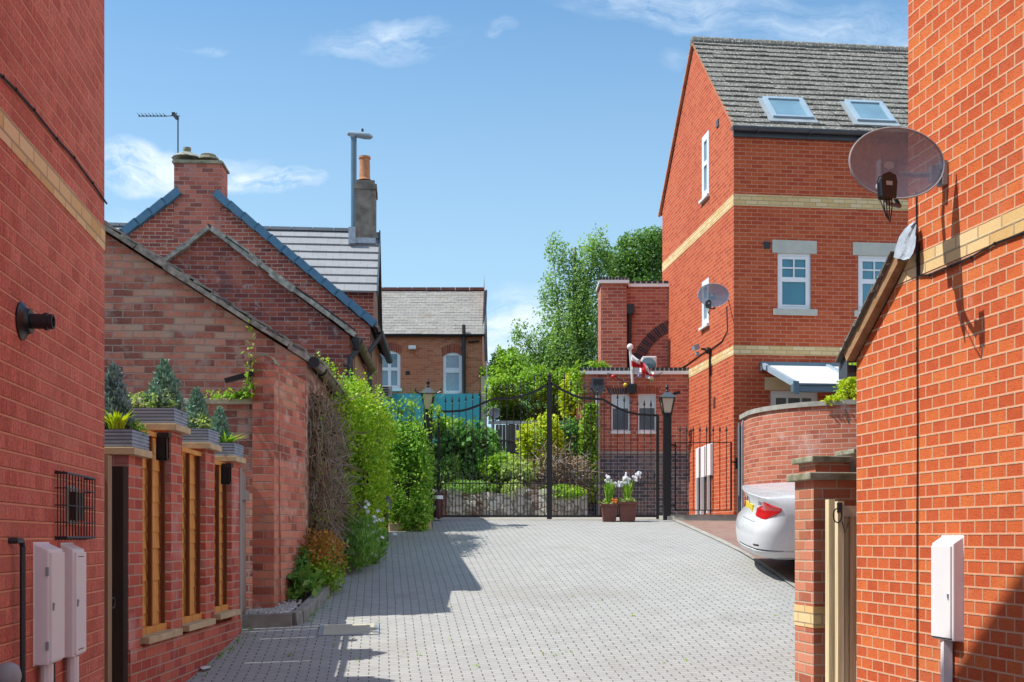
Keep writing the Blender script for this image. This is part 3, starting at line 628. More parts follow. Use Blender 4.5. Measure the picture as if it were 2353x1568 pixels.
tag(m.build('cable', M['cable'], loc=onR(2110, 1000)), 'thin black cable running straight down the sunlit right wall', 'cable')
m = MB(); pts = [(2114, 560), (2115, 634), (2140, 632), (2190, 612), (2235, 592), (2290, 560), (2353, 537), (2500, 486)]
m.tube([onR(x, y)+RO*.010 for x, y in pts], .0065, 6)
for x, y in pts[2:-1]: m.ball(onR(x, y)+RO*.011, .010, 6, 5)
tag(m.build('cable', M['cable'], loc=onR(2235, 592)), 'black cable looping under the yellow brick stripe of the right wall', 'cable')
# meter box right
A = onR(2179+10, 1250); 
def c3(s, o, z): q = A+RD*s+RO*o; return Vector((q.x, q.y, z))
zt, zb = onR(2213, 1241).z, onR(2213, 1474).z; s0 = (onR(2214, 1300)-A).dot(RD); s1 = (onR(2164, 1300)-A).dot(RD)
t_ = thing('meter_box', 'white wall meter box on the sunlit right wall', 'meter box', c3(0, 0, zb), group='meter boxes on the near house walls')
dep = .064
hexa = [(0, 1, 2, 3), (4, 5, 6, 7), (0, 1, 5, 4), (1, 2, 6, 5), (2, 3, 7, 6), (3, 0, 4, 7)]
m = MB().add([c3(s0, 0, zb), c3(s1, 0, zb), c3(s1, 0, zt+.02), c3(s0, 0, zt+.02), c3(s0, dep, zb), c3(s1, dep, zb), c3(s1, dep, zt-.02), c3(s0, dep, zt-.02)], hexa); m.build('casing', M['box_white'], t_, bevel=.006)
m = MB().add([c3(s0+.012, dep, zb+.015), c3(s1-.012, dep, zb+.015), c3(s1-.012, dep, zt-.035), c3(s0+.012, dep, zt-.035), c3(s0+.012, dep+.012, zb+.015), c3(s1-.012, dep+.012, zb+.015), c3(s1-.012, dep+.012, zt-.035), c3(s0+.012, dep+.012, zt-.035)], hexa); m.build('door', M['box_white'], t_, bevel=.003)
m = MB(); m.beam(c3(s0+.012, dep+.004, zb+.011), c3(s1-.012, dep+.004, zb+.011), .012, .006); m.build('door_gap', M['black'], t_)
m = MB(); m.beam(c3(s0+.03, dep+.012, (zb+zt)/2-.05), c3(s0+.03, dep+.016, (zb+zt)/2-.02), .012, .008); m.build('latch', M['grey_metal'], t_)
m = MB(); m.beam(c3(s0+.12, .035, zb), c3(s0+.12, .035, zb-1.2), .05, .05); m.build('duct', M['box_white'], t_)

# ---------------------------------------------------------------- satellite dishes (face along local -y, tilted)
def make_dish(r=.285, ry=.205, label='', loc=(0, 0, 0), rot=0, armdir=(1, 0, 0), n=48):
    root = thing('satellite_dish', label, 'satellite dish', loc, rot)
    m = MB(); rings = 9; dp = .09*r/.285
    tilt = Matrix.Rotation(math.radians(-6), 4, 'X') @ Matrix.Rotation(math.radians(-6), 4, 'Y')
    pt = lambda f, a: tilt @ Vector((r*f*math.cos(a), -dp*f*f, ry*f*math.sin(a)))
    for i in range(rings):
        for k_ in range(n):
            a, b = 2*math.pi*k_/n, 2*math.pi*(k_+1)/n; f0, f1 = i/rings, (i+1)/rings
            if i == 0: m.quad(pt(0, 0), pt(f1, a), pt(f1, b))
            else: m.quad(pt(f0, a), pt(f1, a), pt(f1, b), pt(f0, b))
    m.build('reflector', M['dish'], root, local=True, smooth=True)
    m = MB(); m.tube([pt(1.0, 2*math.pi*k_/n) for k_ in range(n+1)], .0055, 6, cap=False); m.build('rim', M['grey_metal'], root, local=True, smooth=True)
    m = MB(); m.tube([tilt @ Vector((.01, .03, -ry*.5)), tilt @ Vector((.02, -.02, -ry-.02)), Vector((-.08*r/.285, -.14*r/.285, -ry*1.16)), Vector((-.15*r/.285, -.22*r/.285, -ry*1.14))], .012*r/.285, 8); m.build('arm', M['black_pipe'], root, local=True)
    m = MB(); c = Vector((-.165*r/.285, -.25*r/.285, -ry*.92)); s = r/.285*.78
    m.prism([(-.042*s, -.075*s), (.042*s, -.075*s), (.050*s, .03*s), (.040*s, .065*s), (.0, .082*s), (-.040*s, .065*s), (-.050*s, .03*s)], 'y', c.y-.06*s, c.y)
    for v in m.v: v.x += c.x; v.z += c.z
    lnb = m.build('receiver', M['black'], root, local=True, bevel=.008)
    m = MB(); m.lathe([(.026*s, 0), (.034*s, .03), (.036*s, .05)], c+Vector((0, 0, .02*s)), 14, Matrix.Rotation(-math.pi/2, 3, 'X')); m.build('feed_horn', M['grey_metal'], lnb, local=True, smooth=True)
    m = MB(); m.box(c.x-.025*s, c.x+.02*s, c.y-.064*s, c.y-.0605*s, c.z+.0, c.z+.028*s); m.build('sticker', M['concrete'], lnb, local=True)
    m = MB()
    for q in range(4):
        x = c.x-.03*s+.02*s*q
        m.tube([(x, c.y-.03, c.z-.07*s), (x+.002, c.y-.03, c.z-.14*s), (c.x-.004+.008*q, c.y-.02, c.z-.2*s-.01*q), (c.x+.03, c.y+.05, c.z-.15*s), (c.x+.05, c.y+.14, -ry-.01)], .0035, 5)
    m.build('lead_cable', M['cable'], root, local=True)
    m = MB(); m.box(-.05, .06, .0, .05, -.06, .06); bp = Vector((.02, .06, 0))
    m.tube([bp, bp+Vector(armdir)*.5, Vector(armdir)+Vector((0, 0, -.0))], .017, 8); m.build('bracket', M['grey_metal'], root, local=True)
    return root
# big dish on the right wall
dl = P(2042, 390, 6.8); wallp = onR(2172, 400); th = math.radians(12)
loc_dir = Matrix.Rotation(-th, 3, 'Z') @ (wallp-dl)
D1 = make_dish(.298, .209, 'large dark mesh satellite dish with a black receiver on the right wall', dl, th, loc_dir)
m = MB(); q = wallp+RO*.02; m.beam(q-UP*.07, q+UP*.07, .07, .03, up=RO); m.beam(q+RO*.05-UP*.05, q+RO*.05+UP*.04, .05, .05); m.build('wall_plate', M['grey_metal'], D1)
# ---------------------------------------------------------------- brick boundary wall with posts, panels, planters
FX = -2.60
posts = [(7.97, Zp(1046, 7.97)), (8.96, Zp(990, 8.96)), (9.97, Zp(1032, 9.97)), (10.90, Zp(1061, 10.9))]
W = thing('boundary_wall', 'low red brick boundary wall with four tall square posts on the left', 'wall', (FX-.1, 9.5, g(FX, 9.5)))
m = MB()
ys_ = np.linspace(7.97, 11.22, 8)
m.add([], []); m.box(FX-.22, FX+.012, 7.972, 11.228, g(FX, 8)-.4, Zp(1418, 10.5)-.055); m.build('base_wall', M['brick_post'], W)
for Y, zt in posts:
    MB().box(FX-.33, FX, Y, Y+.30, g(FX, Y)-.3, zt).build('post', M['brick_post'], W)
    MB().box(FX-.375, FX+.055, Y-.05, Y+.35, zt, zt+.05).build('cap', M['sill_stone'], W, bevel=.004)
sills = [(8.22, 9.05, 1460, 8.4), (9.24, 10.06, 1434, 9.4), (10.24, 11.0, 1409, 10.4)]
for a, b, y, Y in sills: MB().box(FX-.2, FX+.065, a, b, Zp(y, Y)-.05, Zp(y, Y)).build('sill', M['sill_stone'], W, bevel=.005)
def panel(y0, y1, z0, z1, label):
    t_ = thing('fence_panel', label, 'fence panel', (FX-.08, (y0+y1)/2, z0), group='timber fence panels between the brick posts')
    m = MB(); x = FX-.058; n = int((z1-z0)/.115)
    for i in range(n):
        za = z0+.03+(z1-z0-.03)*i/n; zc = min(z1+.002, za+(z1-z0)/n+.03); j = random.uniform(-.003, .003)
        m.add([(x-.018+j, y0+.02, za), (x-.018+j, y1-.02, za+random.uniform(-.008, .008)), (x-.028, y1-.02, zc), (x-.028, y0+.02, zc), (x-.024+j, y0+.02, za), (x-.024+j, y1-.02, za), (x-.038, y1-.02, zc), (x-.038, y0+.02, zc)], hexa)
    m.build('boards', M['fence_wood'], t_)
    for y in (y0+.025, (y0+y1)/2, y1-.025): MB().box(x-.012, x+.018, y-.013, y+.013, z0, z1).build('batten', M['fence_batten'], t_)
    MB().box(x-.013, x+.026, y0, y1, z1, z1+.035).build('top_rail', M['fence_wood'], t_)
    MB().box(x-.013, x+.026, y0, y1, z0-.002, z0+.05).build('bottom_rail', M['fence_wood'], t_)
pz = [Zp(1460, 8.4), Zp(1434, 9.4), Zp(1409, 10.4)]
panel(8.272, 8.958, pz[0], Zp(1000, 8.5), 'orange timber fence panel left of the tallest brick post, nearest of three')
panel(9.262, 9.968, pz[1], Zp(1040, 9.5), 'orange timber fence panel right of the tallest brick post, middle of three')
panel(10.272, 10.898, pz[2], Zp(1068, 10.5), 'narrow-looking orange timber fence panel farthest along the brick wall, with a black lantern')
# planters
plant_lab = ['square grey planter box on the nearest brick post, holding yellow grass', 'square grey planter box raised highest on the second brick post', 'square grey planter box on the third brick post, with a pale bushy plant', 'small-looking grey planter box on the farthest brick post']
con_lab = ['slate blue dwarf conifer beside the yellow grass, cut by the house edge', 'tallest green-blue dwarf conifer, in the highest planter box', 'blue-green dwarf conifer in the third planter box', 'slimmest dwarf conifer in the farthest planter box']
tops = [843, 833, 897, 940]; cxs = [270, 388, 452, 505]; rad = [.115, .125, .10, .085]
ribs = MB()
for i, (Y, zt) in enumerate(posts):
    z0 = zt+.05; c = Vector((FX-.16, Y+.165, z0)); hw = .19; H = .125
    t_ = thing('planter_box', plant_lab[i], 'planter', c, group='planter boxes on the brick posts')
    m = MB()
    for s in range(4):
        R4 = Matrix.Rotation(s*math.pi/2, 3, 'Z')
        prof = []
        nr = 5
        for r_ in range(nr):
            a, b = H*r_/nr, H*(r_+1)/nr; prof += [(.0, a+.003), (.008, a+.008), (.008, b-.006), (0, b-.001)]
        for k_ in range(len(prof)-1):
            (d0, za), (d1, zb_) = prof[k_], prof[k_+1]
            pts = [R4 @ Vector((-hw, -hw-d0+.008, za)), R4 @ Vector((hw, -hw-d0+.008, za)), R4 @ Vector((hw, -hw-d1+.008, zb_)), R4 @ Vector((-hw, -hw-d1+.008, zb_))]
            m.quad(*[p+c for p in pts])
        a_ = R4 @ Vector((-hw+.02, -hw+.02, H)); 
        pts = [R4 @ Vector(v) for v in ((-hw, -hw, H), (hw, -hw, H), (hw-.025, -hw+.025, H), (-hw+.025, -hw+.025, H))]; m.quad(*[p+c for p in pts])
    m.build('box', M['planter'], t_)
    MB().box(c.x-hw+.012, c.x+hw-.012, c.y-hw+.012, c.y+hw-.012, z0+.002, z0+H-.022).build('soil', M['soil'], t_)
    # conifer
    top = Zp(tops[i], c.y); h = top-(z0+H-.03); cx = Xp(cxs[i], c.y) if i else c.x+.0
    cx = max(min(cx, c.x+.06), c.x-.07)
    cf = thing('dwarf_conifer', con_lab[i], 'conifer', (cx, c.y, z0+H-.024), group='dwarf conifers in the planter boxes')
    n = 5200; f = rng.beta(1.15, 1.7, n); a = rng.uniform(0, 2*math.pi, n); lob = 1+.14*np.sin(a*5+f*9)+.10*rng.normal(size=n)
    prof = np.where(f < .18, .72+f/.18*.28, (1-(f-.18)/.82)**.75)
    r = rad[i]*1.06*prof*lob*np.sqrt(rng.uniform(.25, 1, n))
    P_ = np.stack([cx+r*np.cos(a), c.y+r*np.sin(a), z0+H-.02+f*h*.97], 1)
    leafmesh('foliage', P_, .042, M['leaf_conifer_slate' if i == 0 else 'leaf_conifer'], cf, axis=(0, 0, .9), aspect=.42)
    m = MB(); m.tube([(cx, c.y, z0+H-.024), (cx, c.y, z0+H+h*.5)], .008, 6); m.build('trunk', M['trunk'], cf)
def tuft(name, label, cat, c, n, h, spread, mat, leafy=0, wid=.006, loc_r=.05, petals=None, np_=0):
    """strap leaves fanning out from one base"""
    m = MB(); fid = []
    for i in range(n):
        a = random.uniform(0, 6.28); s = spread*random.uniform(.2, 1); hh = h*random.uniform(.55, 1.05); b = Vector(c)+Vector((math.cos(a), math.sin(a), 0))*random.uniform(0, loc_r)
        o = Vector((math.cos(a), math.sin(a), 0)); t = Vector((-o.y, o.x, 0))*wid*random.uniform(.7, 1.3)
        p1 = b+o*s*.35+UP*hh*.6; p2 = b+o*s+UP*hh*random.uniform(.75, 1)
        m.quad(b-t, b+t, p1+t, p1-t); m.quad(p1-t, p1+t, p2)
    root = thing(name, label, cat, c)
    ob = m.build('leaves', mat, root)
    at = ob.data.attributes.new('rnd', 'FLOAT', 'FACE'); at.data.foreach_set('value', [random.random() for _ in ob.data.polygons])
    return root
c = lambda i, dx, dy, dz=.11: (FX-.16+dx, posts[i][0]+.165+dy, posts[i][1]+.05+dz)
tuft('grass_tuft', 'bright yellow-green ornamental grass in the nearest planter box', 'plant', c(0, .05, -.09), 150, .17, .13, M['leaf_yellow'])
def bush(name, label, cat, cen, r, n, size, mat, parts=('foliage',), k=12, spread=.35, loc=None, group=None, aspect=.6, stem=True, shell=.75, box=False):
    cen = Vector(cen); root = thing(name, label, cat, Vector((cen.x, cen.y, cen.z-r[2])), group=group)
    leafmesh('foliage', clumps([(*cen, *r)], n, k, spread, shell, box=box), size, mat, root, aspect=aspect)
    if stem:
        m = MB()
        for i in range(5):
            a = random.uniform(0, 6.28); m.tube([(cen.x, cen.y, cen.z-r[2]), (cen.x+.3*r[0]*math.cos(a), cen.y+.3*r[1]*math.sin(a), cen.z), (cen.x+.6*r[0]*math.cos(a), cen.y+.6*r[1]*math.sin(a), cen.z+.5*r[2])], max(.004, .03*min(r)), 5)
        m.build('stem', M['trunk'], root)
    return root
bush('trailing_plant', 'pale green trailing plant spilling over the highest planter box', 'plant', c(1, -.08, -.1, .16), (.13, .07, .09), 500, .028, M['leaf_grey'])
bush('silver_plant', 'silvery wispy plant at the foot of the tallest conifer', 'plant', c(1, .08, -.09, .16), (.09, .08, .10), 420, .024, M['leaf_grey'])
bush('variegated_plant', 'cream and green leafy plant in the third planter box', 'plant', c(2, .06, -.06, .16), (.11, .10, .09), 480, .032, M['leaf_grey'])
tuft('spiky_plant', 'long-leaved plant arching out of the farthest planter box', 'plant', c(3, .08, -.04), 46, .14, .30, M['leaf_mid'], wid=.009)
bush('green_plant', 'small leafy green plant in the nearest planter box behind the yellow grass', 'plant', c(0, .13, .06, .14), (.06, .08, .07), 260, .03, M['leaf_mid'])
# lanterns
def lantern(x, y0, y1, Y, label):
    X = FX-.038; z0, z1 = Zp(y1, Y), Zp(y0, Y); t_ = thing('wall_lantern', label, 'wall light', (X, Y, z0), group='black lanterns on the fence')
    m = MB(); m.box(X-.0, X+.02, Y-.035, Y+.035, z0, z1); m.build('back_plate', M['black'], t_)
    m = MB()
    for dy in (-.03, .03): m.box(X+.02, X+.075, Y+dy-.006, Y+dy+.006, z0+.012, z1-.02)
    m.box(X+.07, X+.08, Y-.036, Y-.024, z0, z1); m.box(X+.07, X+.08, Y+.024, Y+.036, z0, z1); m.box(X+.015, X+.095, Y-.042, Y+.042, z1-.03, z1+.006); m.box(X+.02, X+.08, Y-.036, Y+.036, z0-.004, z0+.014)
    m.build('frame', M['black'], t_)
    m = MB(); m.box(X+.024, X+.068, Y-.022, Y+.022, z0+.016, z1-.034); m.build('glass', M['lamp_glass'], t_)
lantern(349, 997, 1058, 8.74, 'black box lantern on the nearest fence panel beside the first planter')
lantern(498, 1067, 1113, 10.68, 'black box lantern on the farthest fence panel, below the third planter')
# side gate by the left house
sg = thing('side_gate', 'dark brown side gate with a ring handle beside the shaded house corner', 'gate', (-2.62, 7.4, g(-2.6, 7.4)))
zt = Zp(1066, 7.6)
MB().box(-2.70, -2.66, 6.98, 7.83, g(-2.6, 7.4)+.05, zt-.02).build('leaf', M['dark_wood'], sg)
MB().box(-2.73, -2.60, 7.86, 7.955, g(-2.6, 7.4)-.05, zt).build('post', M['dark_wood'], sg)
MB().box(-2.655, -2.58, 7.50, 7.575, g(-2.6, 7.4)-.05, zt+.05).build('jamb', M['tan_wood'], sg)
m = MB(); p = Vector((-2.635, 7.72, Zp(1386, 7.7)))
m.tube([p+Vector((.012, math.cos(a)*.035, math.sin(a)*.035)) for a in np.linspace(0, 2*math.pi, 15)], .005, 6, cap=False); m.box(p.x-.025, p.x, p.y-.03, p.y+.012, p.z-.03, p.z+.03); m.build('ring_handle', M['black'], sg)
# grey weathered door in the gap
dg = thing('timber_gate', 'grey weathered plank gate between the last brick post and the tall brick pillar', 'gate', (-2.62, 11.45, g(-2.6, 11.4)))
z0, z1 = g(-2.6, 11.4)+.03, Zp(1076, 11.3)
MB().box(-2.70, -2.60, 11.235, 11.33, z0-.05, z1).build('post', M['grey_wood'], dg)
m = MB()
for i in range(3): m.box(-2.672, -2.648+.004*(i % 2), 11.345+i*.118, 11.345+i*.118+.112, z0, z1-.03-.02*(i == 1))
m.build('boards', M['grey_wood'], dg)
MB().box(-2.645, -2.615, 11.34, 11.69, z1-.30, z1-.2).build('rail', M['grey_wood'], dg)

# ---------------------------------------------------------------- old outbuilding, pillar and wall
OB = math.atan(.052)
O = thing('old_outbuilding', 'weathered old brick outbuilding with a mossy mortar verge and gutter behind the planters', 'building', (-2.26, 12.9, g(-2.3, 12.9)), OB)
ez = hit(O, 'y', 0, 700, 832).z; q = hit(O, 'y', 0, 243, 537); slp = (q.z-ez)/(-q.x); ax = -3.3; az = ez-slp*ax
m = MB(); m.quad((0, 0, -.5), (0, 0, ez), (ax, 0, az), (2*ax, 0, ez), (2*ax, 0, -.5)); m.quad((0, 0, -.5), (0, 4.9, -.5), (0, 4.9, ez), (0, 0, ez)); m.quad((2*ax, 0, -.5), (2*ax, 4.9, -.5), (2*ax, 4.9, ez), (2*ax, 0, ez)); m.quad((0, 4.9, -.5), (0, 4.9, ez), (ax, 4.9, az), (2*ax, 4.9, ez), (2*ax, 4.9, -.5))
m.build('wall', M['brick_barn'], O, local=True)
sn = Vector((slp, 0, 1)).normalized(); sd = Vector((-1, 0, slp)).normalized(); Lr = math.hypot(ax, az-ez)
m = MB()
for s in (1, -1):
    for i in range(17):
        a = .1+i*Lr/17; b = a+Lr/17+.03; base = lambda d: Vector((-d*abs(sd.x), 0, ez+d*sd.z)) if s == 1 else Vector((2*ax+d*abs(sd.x), 0, ez+d*sd.z))
        nn = sn if s == 1 else Vector((-sn.x, 0, sn.z)); a -= .25; b -= .25
        pa, pb = base(a)+nn*(.10+random.uniform(-.004, .008)), base(b)+nn*(.075+random.uniform(-.004, .008))
        m.beam(pa+Vector((0, 2.45, 0)), pb+Vector((0, 2.45, 0)), 4.98, .02, up=nn)
m.build('roof', M['roof_slate'], O, local=True)
m = MB()
for s in (1, -1):
    d = -.22
    while d < Lr:
        e = random.uniform(.16, .4); h = random.uniform(.035, .075); base = lambda d: Vector((-d*abs(sd.x), 0, ez+d*sd.z)) if s == 1 else Vector((2*ax+d*abs(sd.x), 0, ez+d*sd.z))
        nn = sn if s == 1 else Vector((-sn.x, 0, sn.z)); oo = random.uniform(-.012, .012)
        m.beam(base(d)+nn*(.045+oo)+Vector((0, -.045+oo, 0)), base(min(d+e, Lr))+nn*(.045+oo*.5)+Vector((0, -.045+oo, 0)), .10, h, up=nn); d += e+random.choice([0, 0, .015])
m.build('verge_mortar', M['mortar'], O, local=True)
for d in (.02, .35, .95, 1.6): MB().beam((-d*abs(sd.x), -.05, ez+d*sd.z+.10), (-(d+.14)*abs(sd.x), -.05, ez+(d+.14)*sd.z+.085), .09, .03, up=sn).build('broken_slate', M['old_fence'], O, local=True)
def halfgutter(m, a, b, r, n=9):
    a, b = Vector(a), Vector(b); d = (b-a).normalized(); s = d.cross(UP).normalized()
    for i in range(n):
        t0, t1 = math.pi*i/n, math.pi*(i+1)/n
        f = lambda p, t, rr: p+s*math.cos(t)*rr-UP*math.sin(t)*rr
        m.quad(f(a, t0, r), f(b, t0, r), f(b, t1, r), f(a, t1, r)); m.quad(f(a, t0, r*.88), f(b, t0, r*.88), f(b, t1, r*.88), f(a, t1, r*.88))
    return m
m = halfgutter(MB(), (.10, -.12, ez+.01), (.10, 4.8, ez+.0), .065); m.build('gutter', M['gutter_old'], O, local=True)
m = MB(); m.lathe([(.062, -.13), (.064, -.10), (.05, -.06)], (.10, 0, ez-.02), 12, Matrix.Rotation(-math.pi/2, 3, 'X'))
m.build('gutter_outlet', M['black_pipe'], O, local=True)
for yb in (.55, 1.75, 3.):
    m = MB(); m.tube([Vector((.10+.072*math.cos(a), yb, ez-.072*math.sin(a))) for a in np.linspace(-.1, math.pi+.1, 9)], .012, 6); m.build('gutter_bracket', M['black_pipe'], O, local=True)
# tall pillar with rounded top and the wall behind it
PW = thing('brick_pillar', 'tall old red brick pillar with a rounded top, and the leaning garden wall behind it', 'wall', (-2.48, 11.9, g(-2.4, 11.9)))
x0, x1 = Xp(580, 11.7), Xp(630, 11.7); zsh = Zp(832, 11.7); zt = Zp(813, 11.7); zb = g(-2.4, 11.7)-.2
m = MB(); poly = [(x0, zb), (x1, zb), (x1, zsh)]+[((x0+x1)/2+(x1-x0)/2*math.cos(a), zsh+(zt-zsh)*math.sin(a)) for a in np.linspace(0.1, math.pi-.1, 9)]+[(x0, zsh)]
m.prism(poly, 'y', 11.7, 11.93); m.build('pillar', M['brick_pillar'], PW)
m = MB(); arc = [((x0+x1)/2+(x1-x0)/2*.99*math.cos(a), zsh-.02+(zt-zsh)*math.sin(a)) for a in np.linspace(0.05, math.pi-.05, 11)]; arc2 = [((x0+x1)/2+((x1-x0)/2+.008)*math.cos(a), zsh-.02+(zt-zsh+.02)*math.sin(a)) for a in np.linspace(math.pi-.05, .05, 11)]
m.prism(arc+arc2, 'y', 11.695, 11.935); m.build('coping', M['concrete_mossy'], PW)
m = MB(); z2 = Zp(846, 12.3)
m.add([(x1-.23, 11.93, zb), (x1+.03, 11.93, zb), (-2.262, 12.9, zb), (-2.5, 12.9, zb), (x1-.23, 11.93, zsh-.02), (x1+.0, 11.93, zsh-.02), (-2.268, 12.9, z2-.05), (-2.5, 12.9, z2-.05)], hexa); m.build('garden_wall', M['brick_pillar'], PW)
# low wall with stone coping behind the planters
LW = thing('low_wall', 'old low brick wall with pale stone coping behind the far planters', 'wall', (-3.3, 11.9, g(-3.3, 11.9)))
zc = Zp(932, 11.85)
MB().box(-5.2, x0-.003, 11.78, 12.0, zb, zc).build('wall', M['brick_barn'], LW); MB().box(-5.2, x0-.004, 11.73, 12.05, zc, zc+.055).build('coping', M['stone'], LW, bevel=.006)
m = MB(); a_ = P(518, 876, 11.72); b_ = P(584, 858, 11.72); m.beam(a_, b_, .06, .05); tag(m.build('gutter_offcut', M['black_pipe'], loc=(a_+b_)/2), 'short black plastic gutter piece sticking out left of the tall pillar', 'gutter')
iv = thing('ivy', 'pale ivy growing on the low wall coping and up the tall pillar edge', 'ivy', (x0-.05, 11.7, zc+.055))
pp = [(x0-.02+rng.normal()*.025, 11.69+rng.normal()*.01, zc+.05+abs(rng.normal())*.28) for _ in range(130)]+[(x0-.05-abs(rng.normal())*.16, 11.76+rng.normal()*.03, zc+.07+abs(rng.normal())*.03) for _ in range(300)]
leafmesh('leaves', pp, .05, M['leaf_mid'], iv); m = MB(); m.tube([(x0-.3, 11.76, zc+.06), (x0-.03, 11.72, zc+.065), (x0-.01, 11.69, zc+.5)], .006, 5); m.build('stem', M['trunk'], iv)

# ---------------------------------------------------------------- brick gables behind
def gable_house(name, label, corner, rot, ex, ey, apx, apy, brickm, depth, rear=None):
    T_ = thing(name, label, 'house', corner, rot)
    return T_
G1 = thing('brick_building', 'dark brick gable building with a crumbling pale mortar verge', 'building', (Xp(803, 18.5), 18.5, g(-3, 18.5)), OB)
e1 = hit(G1, 'y', 0, 803, 772).z; q = hit(G1, 'y', 0, 485, 530); a1x, a1z = q.x, q.z; D1_ = 3.6
m = MB(); ql = hit(G1, 'y', 0, 375, 610); s_l = (a1z-ql.z)/(a1x-ql.x); xl = a1x-(a1z-e1)/s_l
front = [(0, 0, -.5), (0, 0, e1), (a1x, 0, a1z), (xl, 0, e1), (xl, 0, -.5)]
m.quad(*front); m.quad((0, 0, -.5), (0, D1_, -.5), (0, D1_, e1), (0, 0, e1)); m.quad(*[(x, D1_, z) for x, y, z in front]); m.quad((xl, 0, -.5), (xl, D1_, -.5), (xl, D1_, e1), (xl, 0, e1)); m.build('wall', M['brick_dark'], G1, local=True)
def verge(root, p0, p1, mat, name, r=.05, seg=(.2, .45), lift=.03, w=.12, yo=-.04, irregular=True):
    m = MB(); p0, p1 = Vector(p0), Vector(p1); Ln = (p1-p0).length; d = (p1-p0).normalized(); nn = Vector((-d.z, 0, d.x)); nn = nn if nn.z > 0 else -nn; t = 0
    while t < Ln:
        e = random.uniform(*seg); j = random.uniform(-.012, .012) if irregular else 0; h = r*random.uniform(.7, 1.4) if irregular else r
        a = p0+d*t+nn*(lift+j+(0 if irregular else .02)); b = p0+d*min(t+e, Ln)+nn*(lift+j*.5)
        m.beam(a+Vector((0, yo+j, 0)), b+Vector((0, yo+j, 0)), w, h, up=nn); t += e-(0 if irregular else .03)
    return m.build(name, mat, root, local=True)
verge(G1, (a1x, 0, a1z), (.08, 0, e1-.02), M['mortar'], 'verge_mortar', r=.085); verge(G1, (a1x, 0, a1z), (xl, 0, e1), M['mortar'], 'verge_mortar', r=.07)
verge(G1, (a1x-.05, 0, a1z+.06), (.08, 0, e1+.05), M['black_pipe'], 'slate_edge', r=.022, w=.1, seg=(.2, .6))
m = MB()
for sgn, (xa, za) in ((1, (.12, e1-.03)), (-1, (xl-.1, e1-.03))):
    aa = Vector((a1x, D1_/2, a1z+.05)); bb = Vector((xa, D1_/2, za+.03)); nn = (bb-aa).normalized(); nn = Vector((-nn.z, 0, nn.x)); nn = nn if nn.z > 0 else -nn; m.beam(aa, bb, D1_, .05, up=nn)
m.build('roof', M['roof_slate'], G1, local=True)
halfgutter(MB(), (.14, -.05, e1-.06), (.14, 3.5, e1-.06), .075).build('gutter', M['gutter_old'], G1, local=True)
m = MB(); m.tube([(.14, .02, e1-.1), (.14, .02, e1-.2), (.02, -.03, e1-.36), (.02, -.05, e1-.5), (.02, -.05, 0)], .045, 8); m.lathe([(.06, -.12), (.09, 0), (.09, .06)], (.12, 0, e1-.1), 8); m.build('downpipe', M['black_pipe'], G1, local=True)
MB().box(.0, .03, .25, .45, 0, e1-.2).build('timber_trim', M['tan_wood'], G1, local=True); MB().box(-.01, .035, .6, 3.5, e1-1.4, e1-.12).build('timber_cladding', M['tan_wood'], G1, local=True)

G2 = thing('brick_house', 'brick gable house with blue glazed verge tiles and a broad brick chimney', 'house', (Xp(850, 23.1), 23.1, g(-3, 23)), OB)
e2 = hit(G2, 'y', 0, 850, 750).z; q = hit(G2, 'y', 0, 455, 423); a2x, a2z = q.x, q.z; ql = hit(G2, 'y', 0, 280, 552); s_l = (a2z-ql.z)/(a2x-ql.x); xl = 2*a2x; el = a2z-(a2x-xl)*s_l; D2 = 4.2
front = [(0, 0, -.5), (0, 0, e2), (a2x, 0, a2z), (xl, 0, el), (xl, 0, -.5)]
m = MB(); m.quad(*front); m.quad(*[(x, D2, z) for x, y, z in front]); m.quad((xl, 0, -.5), (xl, D2, -.5), (xl, D2, el), (xl, 0, el)); m.build('gable_wall', M['brick_gable'], G2, local=True)
m = MB(); m.quad((0, 0, -.5), (0, D2, -.5), (0, D2, e2), (0, 0, e2)); m.build('side_wall', M['tan_wall'], G2, local=True)
verge(G2, (a2x+.3, 0, a2z-.25), (.06, 0, e2-.02), M['tile_blue'], 'verge_tiles', r=.15, seg=(.36, .37), lift=.06, w=.16, yo=-.05, irregular=False)
verge(G2, (a2x-.3, 0, a2z-.22), (xl, 0, el), M['tile_blue'], 'verge_tiles', r=.15, seg=(.36, .37), lift=.06, w=.16, yo=-.05, irregular=False)
m = MB()
for xa, za in ((.16, e2-.06), (xl-.1, el-.06)):
    aa = Vector((a2x, D2/2+.05, a2z+.1)); bb = Vector((xa, D2/2+.05, za+.06)); nn = (bb-aa).normalized(); nn = Vector((-nn.z, 0, nn.x)); nn = nn if nn.z > 0 else -nn; m.beam(aa, bb, D2, .06, up=nn)
m.build('roof', M['roof_grey'], G2, local=True)
halfgutter(MB(), (.18, -.08, e2-.08), (.18, 3.9, e2-.08), .08).build('gutter', M['black_pipe'], G2, local=True)
m = MB(); m.tube([(.18, .06, e2-.1), (.17, .06, e2-.22), (.0, -.05, e2-.5), (.0, -.06, e2-.7), (.0, -.06, 0)], .05, 8); m.build('downpipe', M['black_pipe'], G2, local=True)
m = MB(); m.box(.0, .02, .3, .5, 0, e2-.3); m.box(0, .02, 1.8, 2.1, 0, e2-.3); m.build('timber_trim', M['tan_wood'], G2, local=True)
ca, cb = hit(G2, 'y', 0, 400, 460), hit(G2, 'y', 0, 509, 372)
m = MB(); m.box(ca.x, cb.x, -.005, .62, a2z-1.1, cb.z-.04); ch = m.build('chimney', M['brick_stack'], G2, local=True)
